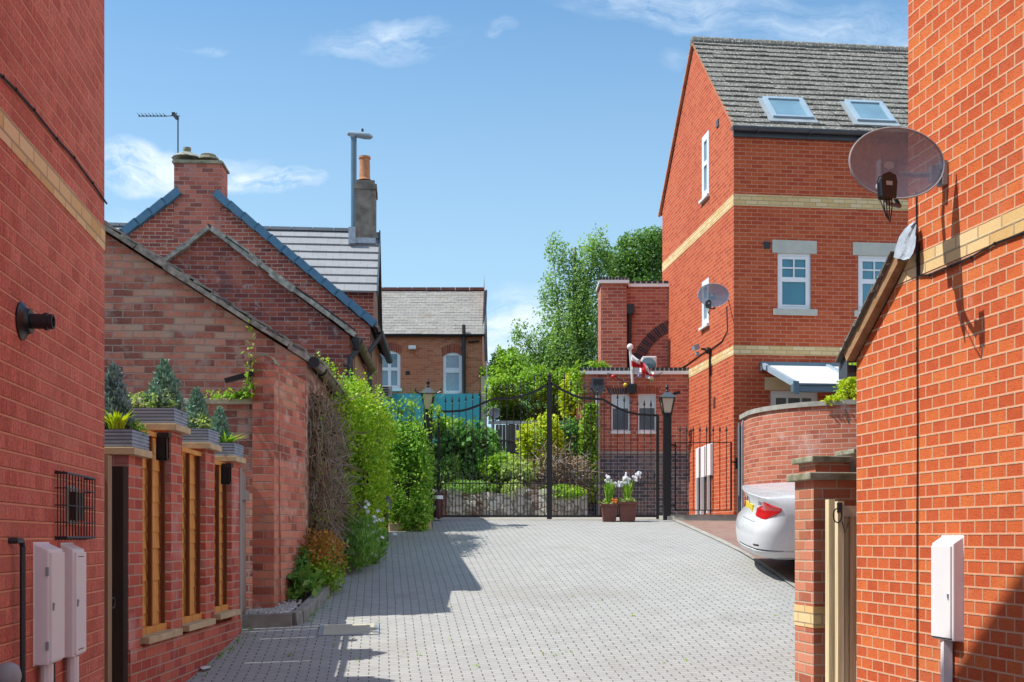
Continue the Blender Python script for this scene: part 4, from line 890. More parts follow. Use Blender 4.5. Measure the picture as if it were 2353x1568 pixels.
m = MB(); m.box(ca.x-.035, cb.x+.035, -.035, .655, cb.z-.04, cb.z); m.box(ca.x+.0, cb.x-.0, -.0, .62, cb.z, cb.z+.03); m.build('coping', M['concrete_mossy'], ch, local=True)
def pot(root, c, r, h, mat, flare=.0):
    m = MB(); m.lathe([(r*1.25, 0), (r*1.05, .03), (r, .06), (r*.95, h-.06), (r*1.1, h-.05), (r*1.1, h), (r*.8, h), (r*.8, h-.1)], c, 14); return m.build('chimney_pot', mat, root, local=True, smooth=True)
p = hit(G2, 'y', .25, 430, 366); m = MB(); m.lathe([(.30, 0), (.22, .07), (.12, .11)], p, 12); m.build('flaunching', M['mortar'], ch, local=True); pot(ch, Vector(p)+UP*.08, .07, .14, M['concrete_mossy'])
p = hit(G2, 'y', .25, 479, 369); m = MB(); m.lathe([(.22, 0), (.2, .05), (.14, .06), (.15, .10), (.10, .12)], p, 12); m.build('capped_pot', M['concrete_mossy'], ch, local=True)
# aerial
a = P(409, 362, 23.5); b = P(409, 266, 23.5); t_ = thing('tv_aerial', 'thin television aerial on a mast above the broad brick chimney', 'aerial', a)
m = MB(); m.tube([a-UP*.2, b], .014, 6); m.build('mast', M['black_pipe'], t_)
l, r = P(320, 267, 23.3), P(414, 267, 23.6); m = MB(); m.tube([l, r], .008, 5)
for f in np.linspace(0, .62, 8): q = l+(r-l)*f; m.tube([q-Vector((.0, .12, -.01)), q+Vector((0, .12, .03))], .007, 4); m.ball(q, .018, 5, 4)
q = P(403, 267, 23.5); m.box(q.x-.03, q.x+.03, q.y-.15, q.y+.15, q.z-.025, q.z+.025); m.beam(q+Vector((-.10, 0, .0)), q+Vector((.04, 0, .06)), .02, .01); m.build('antenna', M['black_pipe'], t_)

# ---------------------------------------------------------------- grey roofed house with thin rendered chimney
G3 = thing('grey_roofed_house', 'brick house with a pale grey tiled roof and a thin rendered chimney', 'house', (Xp(858, 26), 26, g(-3, 26)), math.atan(.09))
ev = hit(G3, 'y', 0, 858, 668); E3 = ev.z; rdg = hit(G3, 'y', 2.35, 865, 550); R3 = hit(G3, 'y', 2.35, 800, 533).z; xr = .0; xL = -9.
m = MB(); m.quad((xL, .15, -.5), (xr, .15, -.5), (xr, .15, E3-.02), (xL, .15, E3-.02)); m.build('front_wall', M['brick_gable'], G3, local=True)
m = MB(); m.quad((xr, .15, -.5), (xr, 4.6, -.5), (xr, 4.6, E3-.02), (xr, 2.35, R3-.06), (xr, .15, E3-.02)); m.quad((xL, 4.6, -.5), (xr, 4.6, -.5), (xr, 4.6, E3), (xL, 4.6, E3)); m.build('side_wall', M['tan_wall'], G3, local=True)
def tiled(root, x0, x1, p0, p1, n, mat, th=.03, seg=None, name='roof', jit=.004):
    """stepped tile courses from eave p0=(y,z) to ridge p1=(y,z)"""
    m = MB(); p0, p1 = Vector((0, *p0)), Vector((0, *p1)); d = (p1-p0); Ls = d.length; d.normalize(); nn = Vector((0, -d.z, d.y)); nn = nn if nn.z > 0 else -nn; c = Ls/n
    seg = seg or (x1-x0); ns = max(1, int((x1-x0)/seg))
    for i in range(n):
        for k_ in range(ns):
            xa, xb = x0+(x1-x0)*k_/ns, x0+(x1-x0)*(k_+1)/ns; h = th+random.uniform(-jit, jit)*1.5; s0 = c*i-random.uniform(0, jit)*2; s1 = c*(i+1)
            f = lambda x, s, o: Vector((x, 0, 0))+p0+d*s+nn*o
            m.quad(f(xa, s0, 0), f(xb, s0, 0), f(xb, s0, h), f(xa, s0, h), uv=[(xa, s0), (xb, s0), (xb, s0+.004), (xa, s0+.004)])
            m.quad(f(xa, s0, h), f(xb, s0, h), f(xb, s1+.01, .004), f(xa, s1+.01, .004), uv=[(xa, c*i+.003), (xb, c*i+.003), (xb, s1-.003), (xa, s1-.003)])
    return m.build(name, mat, root, local=True)
tiled(G3, xL, .08, (-.08, E3-.06), (2.35, R3), 8, M['roof_grey'], .045, .9, jit=.003)
m = MB(); m.beam((xL/2, 3.55, (E3+R3)/2-.05), (xL/2+.01, 3.55, (E3+R3)/2-.05), .1, .1); 
m = MB(); m.quad((xL, 2.35, R3), (.08, 2.35, R3), (.08, 4.8, E3-.08), (xL, 4.8, E3-.08)); m.build('rear_roof', M['roof_grey'], G3, local=True)
m = MB(); 
for i in range(18): m.beam((xL+i*.5, 2.35, R3+.03), (xL+i*.5+.485, 2.35, R3+.03), .2, .07)
m.build('ridge_tiles', M['roof_grey'], G3, local=True)
m = MB(); m.beam((.09, -.1, E3-.1), (.09, 2.36, R3-.02), .03, .16, up=(0, -.6, .8)); m.beam((.09, 2.34, R3-.02), (.09, 4.85, E3-.12), .03, .16, up=(0, .6, .8)); m.build('bargeboard', M['gutter'], G3, local=True)
ca, cb = hit(G3, 'y', 1.75, 817, 555), hit(G3, 'y', 1.75, 863, 414)
m = MB(); m.box(ca.x, cb.x, 1.75, 2.6, E3+.9, cb.z-.1); ch = m.build('chimney', M['rendered'], G3, local=True)
m = MB(); m.box(ca.x-.03, cb.x+.03, 1.72, 2.63, cb.z-.22, cb.z-.1); m.box(ca.x+.02, cb.x-.02, 1.77, 2.58, cb.z-.1, cb.z); m.build('coping', M['rendered'], ch, local=True)
p = hit(G3, 'y', 2.0, 838, 415); pot(ch, Vector(p), .13, .56, M['terracotta'])
m = MB(); m.box(ca.x-.12, cb.x+.0, 1.70, 1.78, ca.z-.05, ca.z+.08); m.box(ca.x-.16, ca.x, 1.6, 2.3, ca.z-.08, ca.z+.3); m.build('flashing', M['lead'], ch, local=True)
# street lamp behind
b = P(813, 312, 30); st = thing('street_lamp', 'tall blue-grey street lamp rising behind the thin rendered chimney', 'street lamp', (b.x, 30, g(b.x, 30)))
m = MB(); m.tube([(b.x, 30, g(b.x, 30)), (b.x, 30, b.z)], .075, 10); m.build('pole', M['canopy'], st)
m = MB(); q = P(829, 312, 30); 
m.lathe([(.02, -.34), (.10, -.30), (.13, -.1), (.16, .1), (.14, .26), (.05, .33)], P(827, 311, 30), 12, Matrix.Rotation(math.radians(97), 3, 'Y') @ Matrix.Scale(.5, 3, Vector((1, 0, 0)))); m.ball(P(812, 311, 30), .10, 10, 7); m.build('lamp_head', M['canopy_light'], st, smooth=True)
m = MB(); q = P(833, 301, 30); m.lathe([(.03, -.02), (.03, .05)], q, 8); m.build('photocell', M['black_pipe'], st)
# ---------------------------------------------------------------- large brick house on the right
HA = math.atan(.113)
H = thing('brick_house', 'three storey orange brick house with a tall lit gable and lichened tiled roof', 'house', (4.114, 21.8, EYE+.36), HA)
eH = hit(H, 'y', 0, 1686, 298).z; GD = hit(H, 'x', 0, 1522, 700).y; ap = hit(H, 'x', 0, 1592, 104); LX = 9.0
def hx(x0, x1, y0, y1):
    a, b = hit(H, 'y', 0, x0, y0), hit(H, 'y', 0, x1, y1); return (a.x, b.x, b.z, a.z)
def gx(x0, x1, y0, y1):
    a, b = hit(H, 'x', 0, x0, y0), hit(H, 'x', 0, x1, y1); return (b.y, a.y, b.z, a.z)
w1 = hx(1787, 1864, 581, 712); w2 = list(hx(1972, 2049, 587, 734)); w2[2], w2[3] = w1[2], w1[3]; w2 = tuple(w2); w3 = (w2[0]+1.5, w2[1]+1.5, w1[2], w1[3])
dr = hx(1770, 1880, 897, 1100); dr = (dr[0], dr[1], .1, dr[3])
m = MB(); m.wall('y', 0, 0, LX, -.6, eH, [w1, w2, w3, dr], .1)
ga = gx(1613, 1629, 318, 446); ga = (ga[0], ga[0]+.5, ga[2], ga[3]); gb = gx(1615, 1629, 648, 744); gb = (gb[0], gb[0]+.5, gb[2], gb[3])
m.build('front_wall', M['brick_far'], H, local=True)
# gable wall as grid below eaves plus triangle cut round the upper window
m = MB(); m.wall('x', 0, 0, GD, -.6, eH, [gb, (ga[0], ga[1], min(ga[2], eH-.01), eH)] if ga[2] < eH else [gb], .1)
def gz(y): return eH+(ap.z-eH)*(1-abs(y-GD/2)/(GD/2))
ys_ = sorted({0, GD/2, GD, ga[0], ga[1]})
for a, b in zip(ys_[:-1], ys_[1:]):
    if ga[0]-1e-6 <= a and b <= ga[1]+1e-6:
        m.quad((0, a, ga[3]), (0, b, ga[3]), (0, b, gz(b)), (0, a, gz(a)))
        if ga[2] > eH: m.quad((0, a, eH), (0, b, eH), (0, b, ga[2]), (0, a, ga[2]))
    else: m.quad((0, a, eH), (0, b, eH), (0, b, gz(b)), (0, a, gz(a)))
z_ = max(ga[2], eH)
for (a, c_) in (((ga[0], z_), (ga[0], ga[3])), ((ga[1], z_), (ga[1], ga[3])), ((ga[0], ga[3]), (ga[1], ga[3]))): m.quad((0, *a), (0, *c_), (.1, *c_), (.1, *a))
m.build('gable_wall', M['brick_far'], H, local=True)
m = MB(); m.quad((0, GD, -.6), (LX, GD, -.6), (LX, GD, eH), (0, GD, eH)); m.quad((LX, 0, -.6), (LX, GD, -.6), (LX, GD, eH), (LX, GD/2, ap.z), (LX, 0, eH)); m.build('rear_wall', M['brick_far'], H, local=True)
for yy0, yy1 in ((446, 472), (793, 815)):
    z1, z0 = hit(H, 'y', 0, 1686, yy0).z, hit(H, 'y', 0, 1686, yy1).z
    m = MB(); m.box(-.005, LX, -.005, .02, z0, z1); m.box(-.005, .02, .0205, GD-.002, z0, z1); m.build('brick_band', M['brick_yellow'], H, local=True)
tiled(H, -.06, LX, (-.16, eH-.02), (GD/2, ap.z+.05), 18, M['roof_house'], .034, .3, jit=.007)
m = MB(); m.quad((-.06, GD/2, ap.z+.06), (LX, GD/2, ap.z+.06), (LX, GD+.16, eH-.05), (-.06, GD+.16, eH-.05)); m.build('rear_roof', M['roof_house'], H, local=True)
m = MB()
for i in range(20): m.lathe([(.10, 0), (.115, .02), (.115, .43), (.10, .45)], (-.06+i*.45, GD/2, ap.z+.02), 10, Matrix.Rotation(math.pi/2, 3, 'Y'))
m.build('ridge_tiles', M['roof_house'], H, local=True)
m = MB(); m.beam((-.035, -.17, eH-.03), (-.035, GD/2, ap.z+.02), .05, .035, up=(0, -.7, .7)); m.beam((-.035, GD+.17, eH-.06), (-.035, GD/2, ap.z+.02), .05, .05, up=(0, .7, .7)); m.build('verge_mortar', M['brick_far_pale'], H, local=True)
m = halfgutter(MB(), (-.08, -.16, eH-.0), (LX, -.16, eH-.0), .07); m.box(-.02, LX, -.06, .0, eH-.14, eH-.005); m.box(-.085, -.075, -.23, -.09, eH-.07, eH)
for i in range(9): m.box(.4+i*1.0, .43+i*1.0, -.24, -.05, eH-.085, eH-.065)
m.build('gutter', M['gutter'], H, local=True)
def window(root, r, axis, c, out, gm, bars, name='window', fr='upvc', fw=.055, gl=None, rec=0.):
    """uPVC window in hole r=(a0,a1,z0,z1); out=-1/+1 outward direction along axis; bars: (kind,a0,a1,z) fractions"""
    a0, a1, z0, z1 = r
    def bx(m, A0, A1, Z0, Z1, d0, d1):
        lo, hi = sorted((c+out*(d0+rec), c+out*(d1+rec)))
        if axis == 'y': m.box(A0, A1, lo, hi, Z0, Z1)
        else: m.box(lo, hi, A0, A1, Z0, Z1)
    m = MB(); e = .002
    bx(m, a0+e, a0+fw, z0+e, z1-e, -.08, -.03); bx(m, a1-fw, a1-e, z0+e, z1-e, -.08, -.03); bx(m, a0+fw, a1-fw, z1-fw, z1-e, -.08, -.03); bx(m, a0+fw, a1-fw, z0+e, z0+fw, -.08, -.03)
    ia, ib, za, zb = a0+fw, a1-fw, z0+fw, z1-fw
    for b in bars:
        if b[0] == 'h': z = za+(zb-za)*b[1]; bx(m, ia+(ib-ia)*b[2], ia+(ib-ia)*b[3], z-b[4]/2, z+b[4]/2, -.075, -.028)
        else: x = ia+(ib-ia)*b[1]; bx(m, x-b[4]/2, x+b[4]/2, za+(zb-za)*b[2], za+(zb-za)*b[3], -.075, -.0285)
    w_ = m.build(name, M[fr], root, local=True)
    m = MB(); bx(m, ia-.01, ib+.01, za-.01, zb+.01, -.066, -.058); m.build('pane', M[gm], w_, local=True)
    return w_
fr_ = [('h', .54, 0, 1, .085), ('h', 1-.03, 0, 1, .05), ('h', .02, 0, 1, .03), ('v', .03, 0, 1, .05), ('v', .97, 0, 1, .05), ('v', .5, .56, 1, .025), ('h', .77, 0, 1, .025)]
for w_, lx in ((w1, (1774, 1876)), (w2, (1959, 2062)), (w3, None)):
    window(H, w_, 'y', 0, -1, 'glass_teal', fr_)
    a, b = w_[0]-.105, w_[1]+.105; lt = hit(H, 'y', 0, 1790, 552).z
    MB().box(a, b, -.012, .03, w_[3]-.002, lt).build('lintel', M['lintel'], H, local=True); MB().box(a+.02, b-.0, -.045, .05, w_[2]-.115, w_[2]).build('sill', M['lintel'], H, local=True)
for w_ in (ga, gb):
    window(H, w_, 'x', 0, -1, 'glass_sky', [('h', .55, 0, 1, .09)], fw=.14, rec=.034)
    MB().box(-.06, .05, w_[0]-.06, w_[1]+.06, w_[2]-.05, w_[2]-.0).build('sill', M['white'], H, local=True)
window(H, dr, 'y', 0, -1, 'glass_grey', [('v', .02, 0, 1, .09), ('v', .98, 0, 1, .09), ('h', .985, 0, 1, .09), ('v', .35, 0, 1, .03), ('v', .68, 0, 1, .03), ('h', .6, 0, 1, .03)], name='patio_door')
q0, q1 = hit(H, 'y', 0, 1757, 867), hit(H, 'y', 0, 1893, 896); MB().box(q0.x, q1.x, -.012, .03, dr[3]+.002, q0.z).build('lintel', M['cream_lintel'], H, local=True)
# skylights on the roof plane
rp0 = Vector((0, -.16, eH-.02)); rp1 = Vector((0, GD/2, ap.z+.05)); rd = (rp1-rp0).normalized(); rn = Vector((0, -rd.z, rd.y))
def roofhit(x, y):
    mm = MX(H); w = hitplane(x, y, mm @ rp0, mm.to_3x3() @ rn); l = mm.inverted() @ w; return l.x, (l-rp0).dot(rd)
for (A, B, gm) in (((1750, 231), (1868, 280), 'glass_sky'), ((1938, 239), (2056, 288), 'glass_sky')):
    xa, s1 = roofhit(*A); xb, s0 = roofhit(*B); f = lambda x, s, o: Vector((x, 0, 0))+rp0+rd*s+rn*o
    def rbox(m, x0, x1, sa, sb, o0, o1): m.add([f(x0, sa, o0), f(x1, sa, o0), f(x1, sb, o0), f(x0, sb, o0), f(x0, sa, o1), f(x1, sa, o1), f(x1, sb, o1), f(x0, sb, o1)], hexa)
    m = MB(); t = .085; rbox(m, xa, xa+t, s0, s1, 0, .09); rbox(m, xb-t, xb, s0, s1, 0, .09); rbox(m, xa+t, xb-t, s1-t, s1, 0, .092); rbox(m, xa+t, xb-t, s0, s0+t*.7, 0, .088)
    sk = m.build('skylight', M['canopy_light'], H, local=True, bevel=.004)
    m = MB(); rbox(m, xa+t-.01, xb-t+.01, s0+.05, s1-t+.01, .05, .062); m.build('pane', M[gm], sk, local=True)
    m = MB(); rbox(m, xa+t-.02, xb-t+.02, s0+t*.7-.004, s0+t*.7+.03, .0, .075); m.build('trim', M['canopy'], sk, local=True)
    m = MB(); rbox(m, xa-.1, xb+.06, s0-.14, s0+.0, .03, .05); rbox(m, xa-.09, xa, s0, s1, .02, .05); rbox(m, xb, xb+.05, s0, s1, .02, .05); m.build('flashing', M['grey_metal'], sk, local=True)
def vent(px, py, axis, w, h, mat='black'):
    q = hit(H, axis, 0, px, py); m = MB()
    if axis == 'y': m.box(q.x-w/2, q.x+w/2, -.02, .01, q.z-h/2, q.z+h/2)
    else: m.box(-.02, .01, q.y-w/2, q.y+w/2, q.z-h/2, q.z+h/2)
    m.build('air_vent', M[mat], H, local=True)
vent(1762, 564, 'y', .12, .13); vent(1650, 284, 'x', .14, .14, 'gutter'); vent(1642, 925, 'x', .12, .2, 'terracotta_plum')
def onH(x, y): return MX(H) @ hit(H, 'x', 0, x, y)
HO = Vector((-math.cos(HA), -math.sin(HA), 0)); HD = Vector((-math.sin(HA), math.cos(HA), 0))
# small dish at the corner, cables, floodlight
dl = P(1635, 682, 21.45); wp = onH(1674, 690); th2 = math.radians(12)
make_dish(.30, .215, 'small-looking mesh satellite dish on the gable of the tall orange brick house', dl, th2, Matrix.Rotation(-th2, 3, 'Z') @ (wp-dl))
fl = thing('floodlight', 'small black floodlight on a vertical conduit on the lit gable', 'floodlight', onH(1633, 812))
m = MB(); q = onH(1634, 806); m.tube([q+HO*.03, onH(1634, 1025)+HO*.03], .02, 6); m.build('conduit', M['black_pipe'], fl)
m = MB(); m.ball(q+HO*.06, .07, 8, 6); m.beam(q, q+HO*.2+UP*.03, .04, .04); m.build('bracket', M['black'], fl)
m = MB(); q2 = q+HO*.26+UP*.07; m.beam(q2-HD*.0, q2+HO*.10-UP*.03, .17, .10); m.ball(q2+HO*.02-UP*.14, .045, 8, 6); m.build('lamp_head', M['grey_metal'], fl)
m = MB(); m.tube([onH(1672, 705)+HO*.02, onH(1673, 760)+HO*.015, onH(1660, 785)+HO*.012, onH(1640, 800)+HO*.012, onH(1612, 815)+HO*.012, onH(1580, 838)+HO*.012, onH(1526, 870)+HO*.012], .010, 5); tag(m.build('cable', M['cable'], loc=onH(1640, 800)), 'dark cable drooping across the lit gable below the small dish', 'cable')
m = MB(); q = onH(1622, 925); 
# meter boxes on the gable (three together) with pipes
for i, (xa, xb, yt, yb, lab) in enumerate([(1604, 1611, 1030, 1098, 'left'), (1616, 1624, 1026, 1096, 'middle'), (1627, 1638, 1021, 1092, 'right')]):
    a, b = onH(xa, yt), onH(xb, yb); t_ = thing('meter_box', f'white meter box on the lit gable behind the small iron gate, {lab} of three', 'meter box', (a.x, a.y, b.z), group='meter boxes on the lit gable')
    m = MB(); hi_, lo_ = max(a.y, b.y), min(a.y, b.y); lo_ = b.y; Lb = (a-b).dot(HD); s = lambda d, o, z: Vector(((b+HD*d+HO*o).x, (b+HD*d+HO*o).y, z))
    dp_ = .055; m.add([s(0, 0, b.z), s(Lb, 0, b.z), s(Lb, 0, a.z), s(0, 0, a.z), s(0, dp_, b.z), s(Lb, dp_, b.z), s(Lb, dp_, a.z-.02), s(0, dp_, a.z-.02)], hexa); m.build('casing', M['box_white'], t_, bevel=.005)
    m = MB(); m.beam(s(Lb*.5, .05, b.z), s(Lb*.5, .05, b.z-.75), .05 if i != 1 else .1, .09); m.build('duct', M['box_white'] if i != 1 else M['box_white'], t_)
    m = MB(); m.tube([s(Lb*.15, .03, b.z), s(Lb*.15, .03, b.z-.8)], .015, 6); m.build('pipe', M['black_pipe'], t_)

# ---------------------------------------------------------------- canopy on the front wall
cn = hit(H, 'y', 0, 1747, 838); ct = thing('glazed_canopy', 'blue-grey patio canopy with opal panels on the tall brick house', 'canopy', MX(H) @ Vector((cn.x, 0, 2.)), HA)
mH = MX(H); mc = MX(ct).inverted() @ mH
yf = -1.75; fz = hit(H, 'y', yf, 1830, 884).z; bz = cn.z; 
def cl_(x, y, z): return mc @ Vector((x, y, z))
x0 = cn.x; x1c = x0+4.0; xs_ = [x0+.03, x0+1.25, x0+2.5, x0+3.9]
m = MB(); m.beam(cl_(x0, -.05, bz-.04), cl_(x1c, -.05, bz-.04), .11, .16); m.build('wall_beam', M['canopy'], ct, local=True)
m = MB(); m.beam(cl_(x0-.02, yf, fz-.06), cl_(x1c, yf, fz-.06), .12, .13); m.beam(cl_(x0-.02, yf-.06, fz+.0), cl_(x1c, yf-.06, fz+.0), .05, .03); m.build('gutter_beam', M['canopy'], ct, local=True)
for x in xs_:
    m = MB(); m.beam(cl_(x, -.11, bz-.04), cl_(x, yf+.02, fz+.02), .06, .10); m.build('rafter', M['canopy_light'], ct, local=True)
    m = MB(); m.box(*[v for v in (0, 0, 0, 0, 0, 0)]) if False else m.beam(cl_(x, yf-.065, fz-.06), cl_(x, yf-.085, fz-.06), .09, .22); m.build('end_cap', M['canopy'], ct, local=True)
for xa, xb in zip(xs_[:-1], xs_[1:]):
    m = MB(); v = [cl_(xa+.031, -.11, bz-.03), cl_(xb-.031, -.11, bz-.03), cl_(xb-.031, yf+.0, fz+.02), cl_(xa+.031, yf+.0, fz+.02)]; m.add(v+[p-UP*.016 for p in v], [(0, 1, 2, 3), (4, 5, 6, 7), (0, 1, 5, 4), (1, 2, 6, 5), (2, 3, 7, 6), (3, 0, 4, 7)]); m.build('panel', M['polycarb'], ct, local=True)
for px_ in (1923,):
    q = hit(H, 'y', yf+.02, px_, 895); m = MB(); m.beam(cl_(q.x, yf+.02, fz-.125), cl_(q.x, yf+.02, -.1), .09, .09); m.build('post', M['canopy'], ct, local=True)

# ---------------------------------------------------------------- curved garden wall, kerb, metal gate edge
cw = thing('curved_wall', 'curved red brick garden wall with concrete coping behind the white car', 'wall', (4.3, 18.9, g(4.3, 18.9)))
cen = Vector((5.75, 19.75, 0)); Rw = 1.78; arc = [(3.97, 20.35)]+[(cen.x+Rw*math.cos(a), cen.y+Rw*math.sin(a)) for a in np.linspace(math.pi, 1.5*math.pi, 22)]+[(9.5, 17.9)]
zt = EYE+2.06; zb = EYE-.3
def strip(arc, z0, z1, th, mat, name, off=0., root=None):
    m = MB(); n = len(arc); nor = []
    for i in range(n):
        a, b = arc[max(0, i-1)], arc[min(n-1, i+1)]; d = Vector((b[0]-a[0], b[1]-a[1], 0)).normalized(); nor.append(Vector((-d.y, d.x, 0)))
    s = 0
    for i in range(n-1):
        A, B = Vector((*arc[i], 0)), Vector((*arc[i+1], 0)); e = (B-A).length
        o0, o1 = A-nor[i]*off, B-nor[i+1]*off; i0, i1 = A+nor[i]*th, B+nor[i+1]*th
        z = lambda p, h: Vector((p.x, p.y, h))
        m.quad(z(o0, z0), z(o1, z0), z(o1, z1), z(o0, z1), uv=[(s, z0), (s+e, z0), (s+e, z1), (s, z1)]); m.quad(z(i0, z0), z(i1, z0), z(i1, z1), z(i0, z1), uv=[(s, z0), (s+e, z0), (s+e, z1), (s, z1)])
        m.quad(z(o0, z1), z(o1, z1), z(i1, z1), z(i0, z1)); m.quad(z(o0, z0), z(o1, z0), z(i1, z0), z(i0, z0)); s += e
    A, q = arc[0], nor[0]; m.quad((A[0]-q.x*off, A[1]-q.y*off, z0), (A[0]+q.x*th, A[1]+q.y*th, z0), (A[0]+q.x*th, A[1]+q.y*th, z1), (A[0]-q.x*off, A[1]-q.y*off, z1))
    return m.build(name, mat, root)
strip(arc, zb, zt, .22, M['brick_curve'], 'wall', 0, cw); strip(arc, zt, zt+.075, .26, M['concrete'], 'coping', .035, cw)
bu = thing('leafy_shrub', 'yellow-green shrub spilling over the curved wall at the right', 'shrub', (5.25, 18.4, zt+.0))
leafmesh('foliage', np.concatenate([clumps([(5.25, 18.25, zt+.20, .19, .25, .24), (5.27, 18.2, zt+.48, .12, .18, .2), (5.0, 18.13, zt+.07, .2, .08, .05)], 1300, 12, .4)]), .065, M['leaf_yellow'], bu)
m = MB(); m.tube([(5.25, 18.3, zt-.1), (5.25, 18.25, zt+.4)], .012, 5); m.tube([(5.13, 18.1, zt+.06), (5.09, 17.93, zt-.1), (5.13, 17.9, zt-.30)], .012, 5); m.build('stem', M['trunk'], bu)
kb = MB(); kz = g(3.2, 19.75)
kp = [(Xp(1528, 19.75), 19.72), (Xp(1545, 19.75), 19.62), (4.6, 19.35)]
kb.prism([(2.60, 19.72), (2.70, 19.60), (2.86, 19.56), (4.7, 19.35), (4.7, 19.56), (2.62, 19.86)], 'z', kz-.2, kz+.085); tag(kb.build('kerb', M['concrete'], bevel=.012), kind='structure')
hb_ = MB(); hb_.box(2.6, 6., 19.62, 22.5, kz-.3, kz+.06); tag(hb_.build('path', M['concrete']), kind='structure')
a = P(1705, 1060, 20.2); mg = thing('metal_gate_post', 'pale grey steel gate post at the end of the curved wall', 'gate post', (a.x, 20.2, kz))
zt1, zt2 = Zp(958, 20.2), Zp(972, 20.2)
m = MB(); m.prism([(Xp(1703, 20.2), kz+.05), (Xp(1713, 20.2), kz+.05), (Xp(1713, 20.2), zt1-.02), (Xp(1711, 20.2), zt1+.02), (Xp(1707, 20.2), zt1), (Xp(1703, 20.2), zt1-.16)], 'y', 20.12, 20.2); m.build('post', M['grey_metal'], mg)
m = MB(); m.box(Xp(1694, 20.4), Xp(1702, 20.4), 20.22, 20.42, kz+.05, zt2-.05); m.build('leaf_edge', M['gutter'], mg); m = MB(); m.box(Xp(1696.5, 20.2), Xp(1699, 20.2), 20.18, 20.21, Zp(1140, 20.2), zt2); m.build('strip', M['grey_metal'], mg)

# ---------------------------------------------------------------- gate pier, second pier, timber gate at the right
PR = thing('brick_pier', 'square brick pier with pale stripe and stone cap beside the timber gate', 'pier', (2.35, 8.75, g(2.3, 8.7)), RA)
pz1 = Zp(1103, 8.57); ang = RA; r0 = MX(PR).inverted(); pc = r0 @ Vector((2.2, 8.57, 0))
m = MB(); zl = lambda z: z-PR.location.z
m.box(pc.x, pc.x+.33, pc.y, pc.y+.33, -.5, zl(pz1)); m.build('brickwork', M['brick_gatepier'], PR, local=True)
z1_, z0_ = zl(Zp(1394, 8.6)), zl(Zp(1443, 8.6)); MB().box(pc.x-.004, pc.x+.334, pc.y-.004, pc.y+.334, z0_, z1_).build('brick_band', M['brick_yellow'], PR, local=True)
MB().box(pc.x-.05, pc.x+.38, pc.y-.045, pc.y+.38, zl(pz1), zl(pz1)+.055).build('cap', M['concrete_mossy'], PR, local=True, bevel=.008)
P2_ = thing('brick_pier', 'dark mossy brick pier with rendered side behind the nearer capped pier', 'pier', (2.6, 9.9, g(2.6, 9.9)), RA)
pz2 = Zp(1062, 9.7); r0 = MX(P2_).inverted(); pc2 = r0 @ Vector((Xp(1874, 9.7), 9.7, 0)); zl2 = lambda z: z-P2_.location.z
MB().box(pc2.x, pc2.x+.42, pc2.y, pc2.y+.33, -.5, zl2(pz2)).build('brickwork', M['brick_gatepier'], P2_, local=True); MB().box(pc2.x-.05, pc2.x+.30, pc2.y-.05, pc2.y+.38, zl2(pz2), zl2(pz2)+.05).build('cap', M['concrete_mossy'], P2_, local=True, bevel=.008)
m = MB(); m.add([(pc2.x+.30, pc2.y-.02, -.4), (pc2.x+1.5, pc2.y-.25, -.4), (pc2.x+1.5, pc2.y-.1, -.4), (pc2.x+.30, pc2.y+.2, -.4), (pc2.x+.30, pc2.y-.02, zl2(pz2)+.04), (pc2.x+1.5, pc2.y-.25, zl2(pz2)-.25), (pc2.x+1.5, pc2.y-.1, zl2(pz2)-.25), (pc2.x+.30, pc2.y+.2, zl2(pz2)+.04)], hexa); m.build('rendered_wing', M['rendered'], P2_, local=True)
P3_ = thing('brick_pier', 'low dark pier with a flat stone cap half hidden by the sunlit right wall', 'pier', (3.2, 11, g(3.2, 11)), RA)
MB().box(-.03, .5, -.15, .15, -.5, Zp(1046, 11)-P3_.location.z).build('brickwork', M['brick_barn'], P3_, local=True); MB().box(-.10, .56, -.2, .2, Zp(1046, 11)-P3_.location.z, Zp(1035, 11)-P3_.location.z).build('cap', M['concrete_mossy'], P3_, local=True, bevel=.006)
TG = thing('timber_gate', 'weathered plank gate with a black latch beside the sunlit right wall', 'gate', (2.3, 8.25, g(2.3, 8.2)))
gz0 = g(2.3, 8.2); tz = Zp(1147, 8.25); 
MB().box(Xp(1905, 8.3), Xp(1919, 8.3), 8.3, 8.4, gz0-.05, tz).build('post', M['gate_wood'], TG)
m = MB(); xs0 = Xp(1925, 8.22)
for i in range(9):
    a = xs0+.046+i*.092; m.box(a, a+.028, 8.215, 8.24, gz0+.05, Zp(1186, 8.2)); m.box(a+.036, a+.078, 8.200, 8.235, gz0+.05, Zp(1186, 8.2))
m.build('boards', M['gate_wood'], TG)
MB().box(xs0-.005, xs0+.96, 8.19, 8.26, Zp(1188, 8.2), Zp(1163, 8.2)).build('top_rail', M['gate_rail'], TG); MB().box(xs0-.008, xs0+.034, 8.185, 8.265, gz0+.05, Zp(1152, 8.2)).build('stile', M['gate_wood'], TG)
m = MB(); q = P(1923, 1185, 8.2); m.tube([q+Vector((math.cos(a)*.03, -.02, math.sin(a)*.05)) for a in np.linspace(0, 6.28, 13)], .005, 5, cap=False); m.box(q.x+.0, q.x+.03, q.y-.03, q.y-.0, q.z+.02, q.z+.09); m.tube([q+Vector((.03, -.02, -.04)), q+Vector((.05, -.03, -.12)), q+Vector((.075, -.02, -.05))], .004, 5); m.build('latch', M['black'], TG)

M['upper_pane'] = plain('pale_blue_pane', (.62, .78, .82), .6, .08, 2)
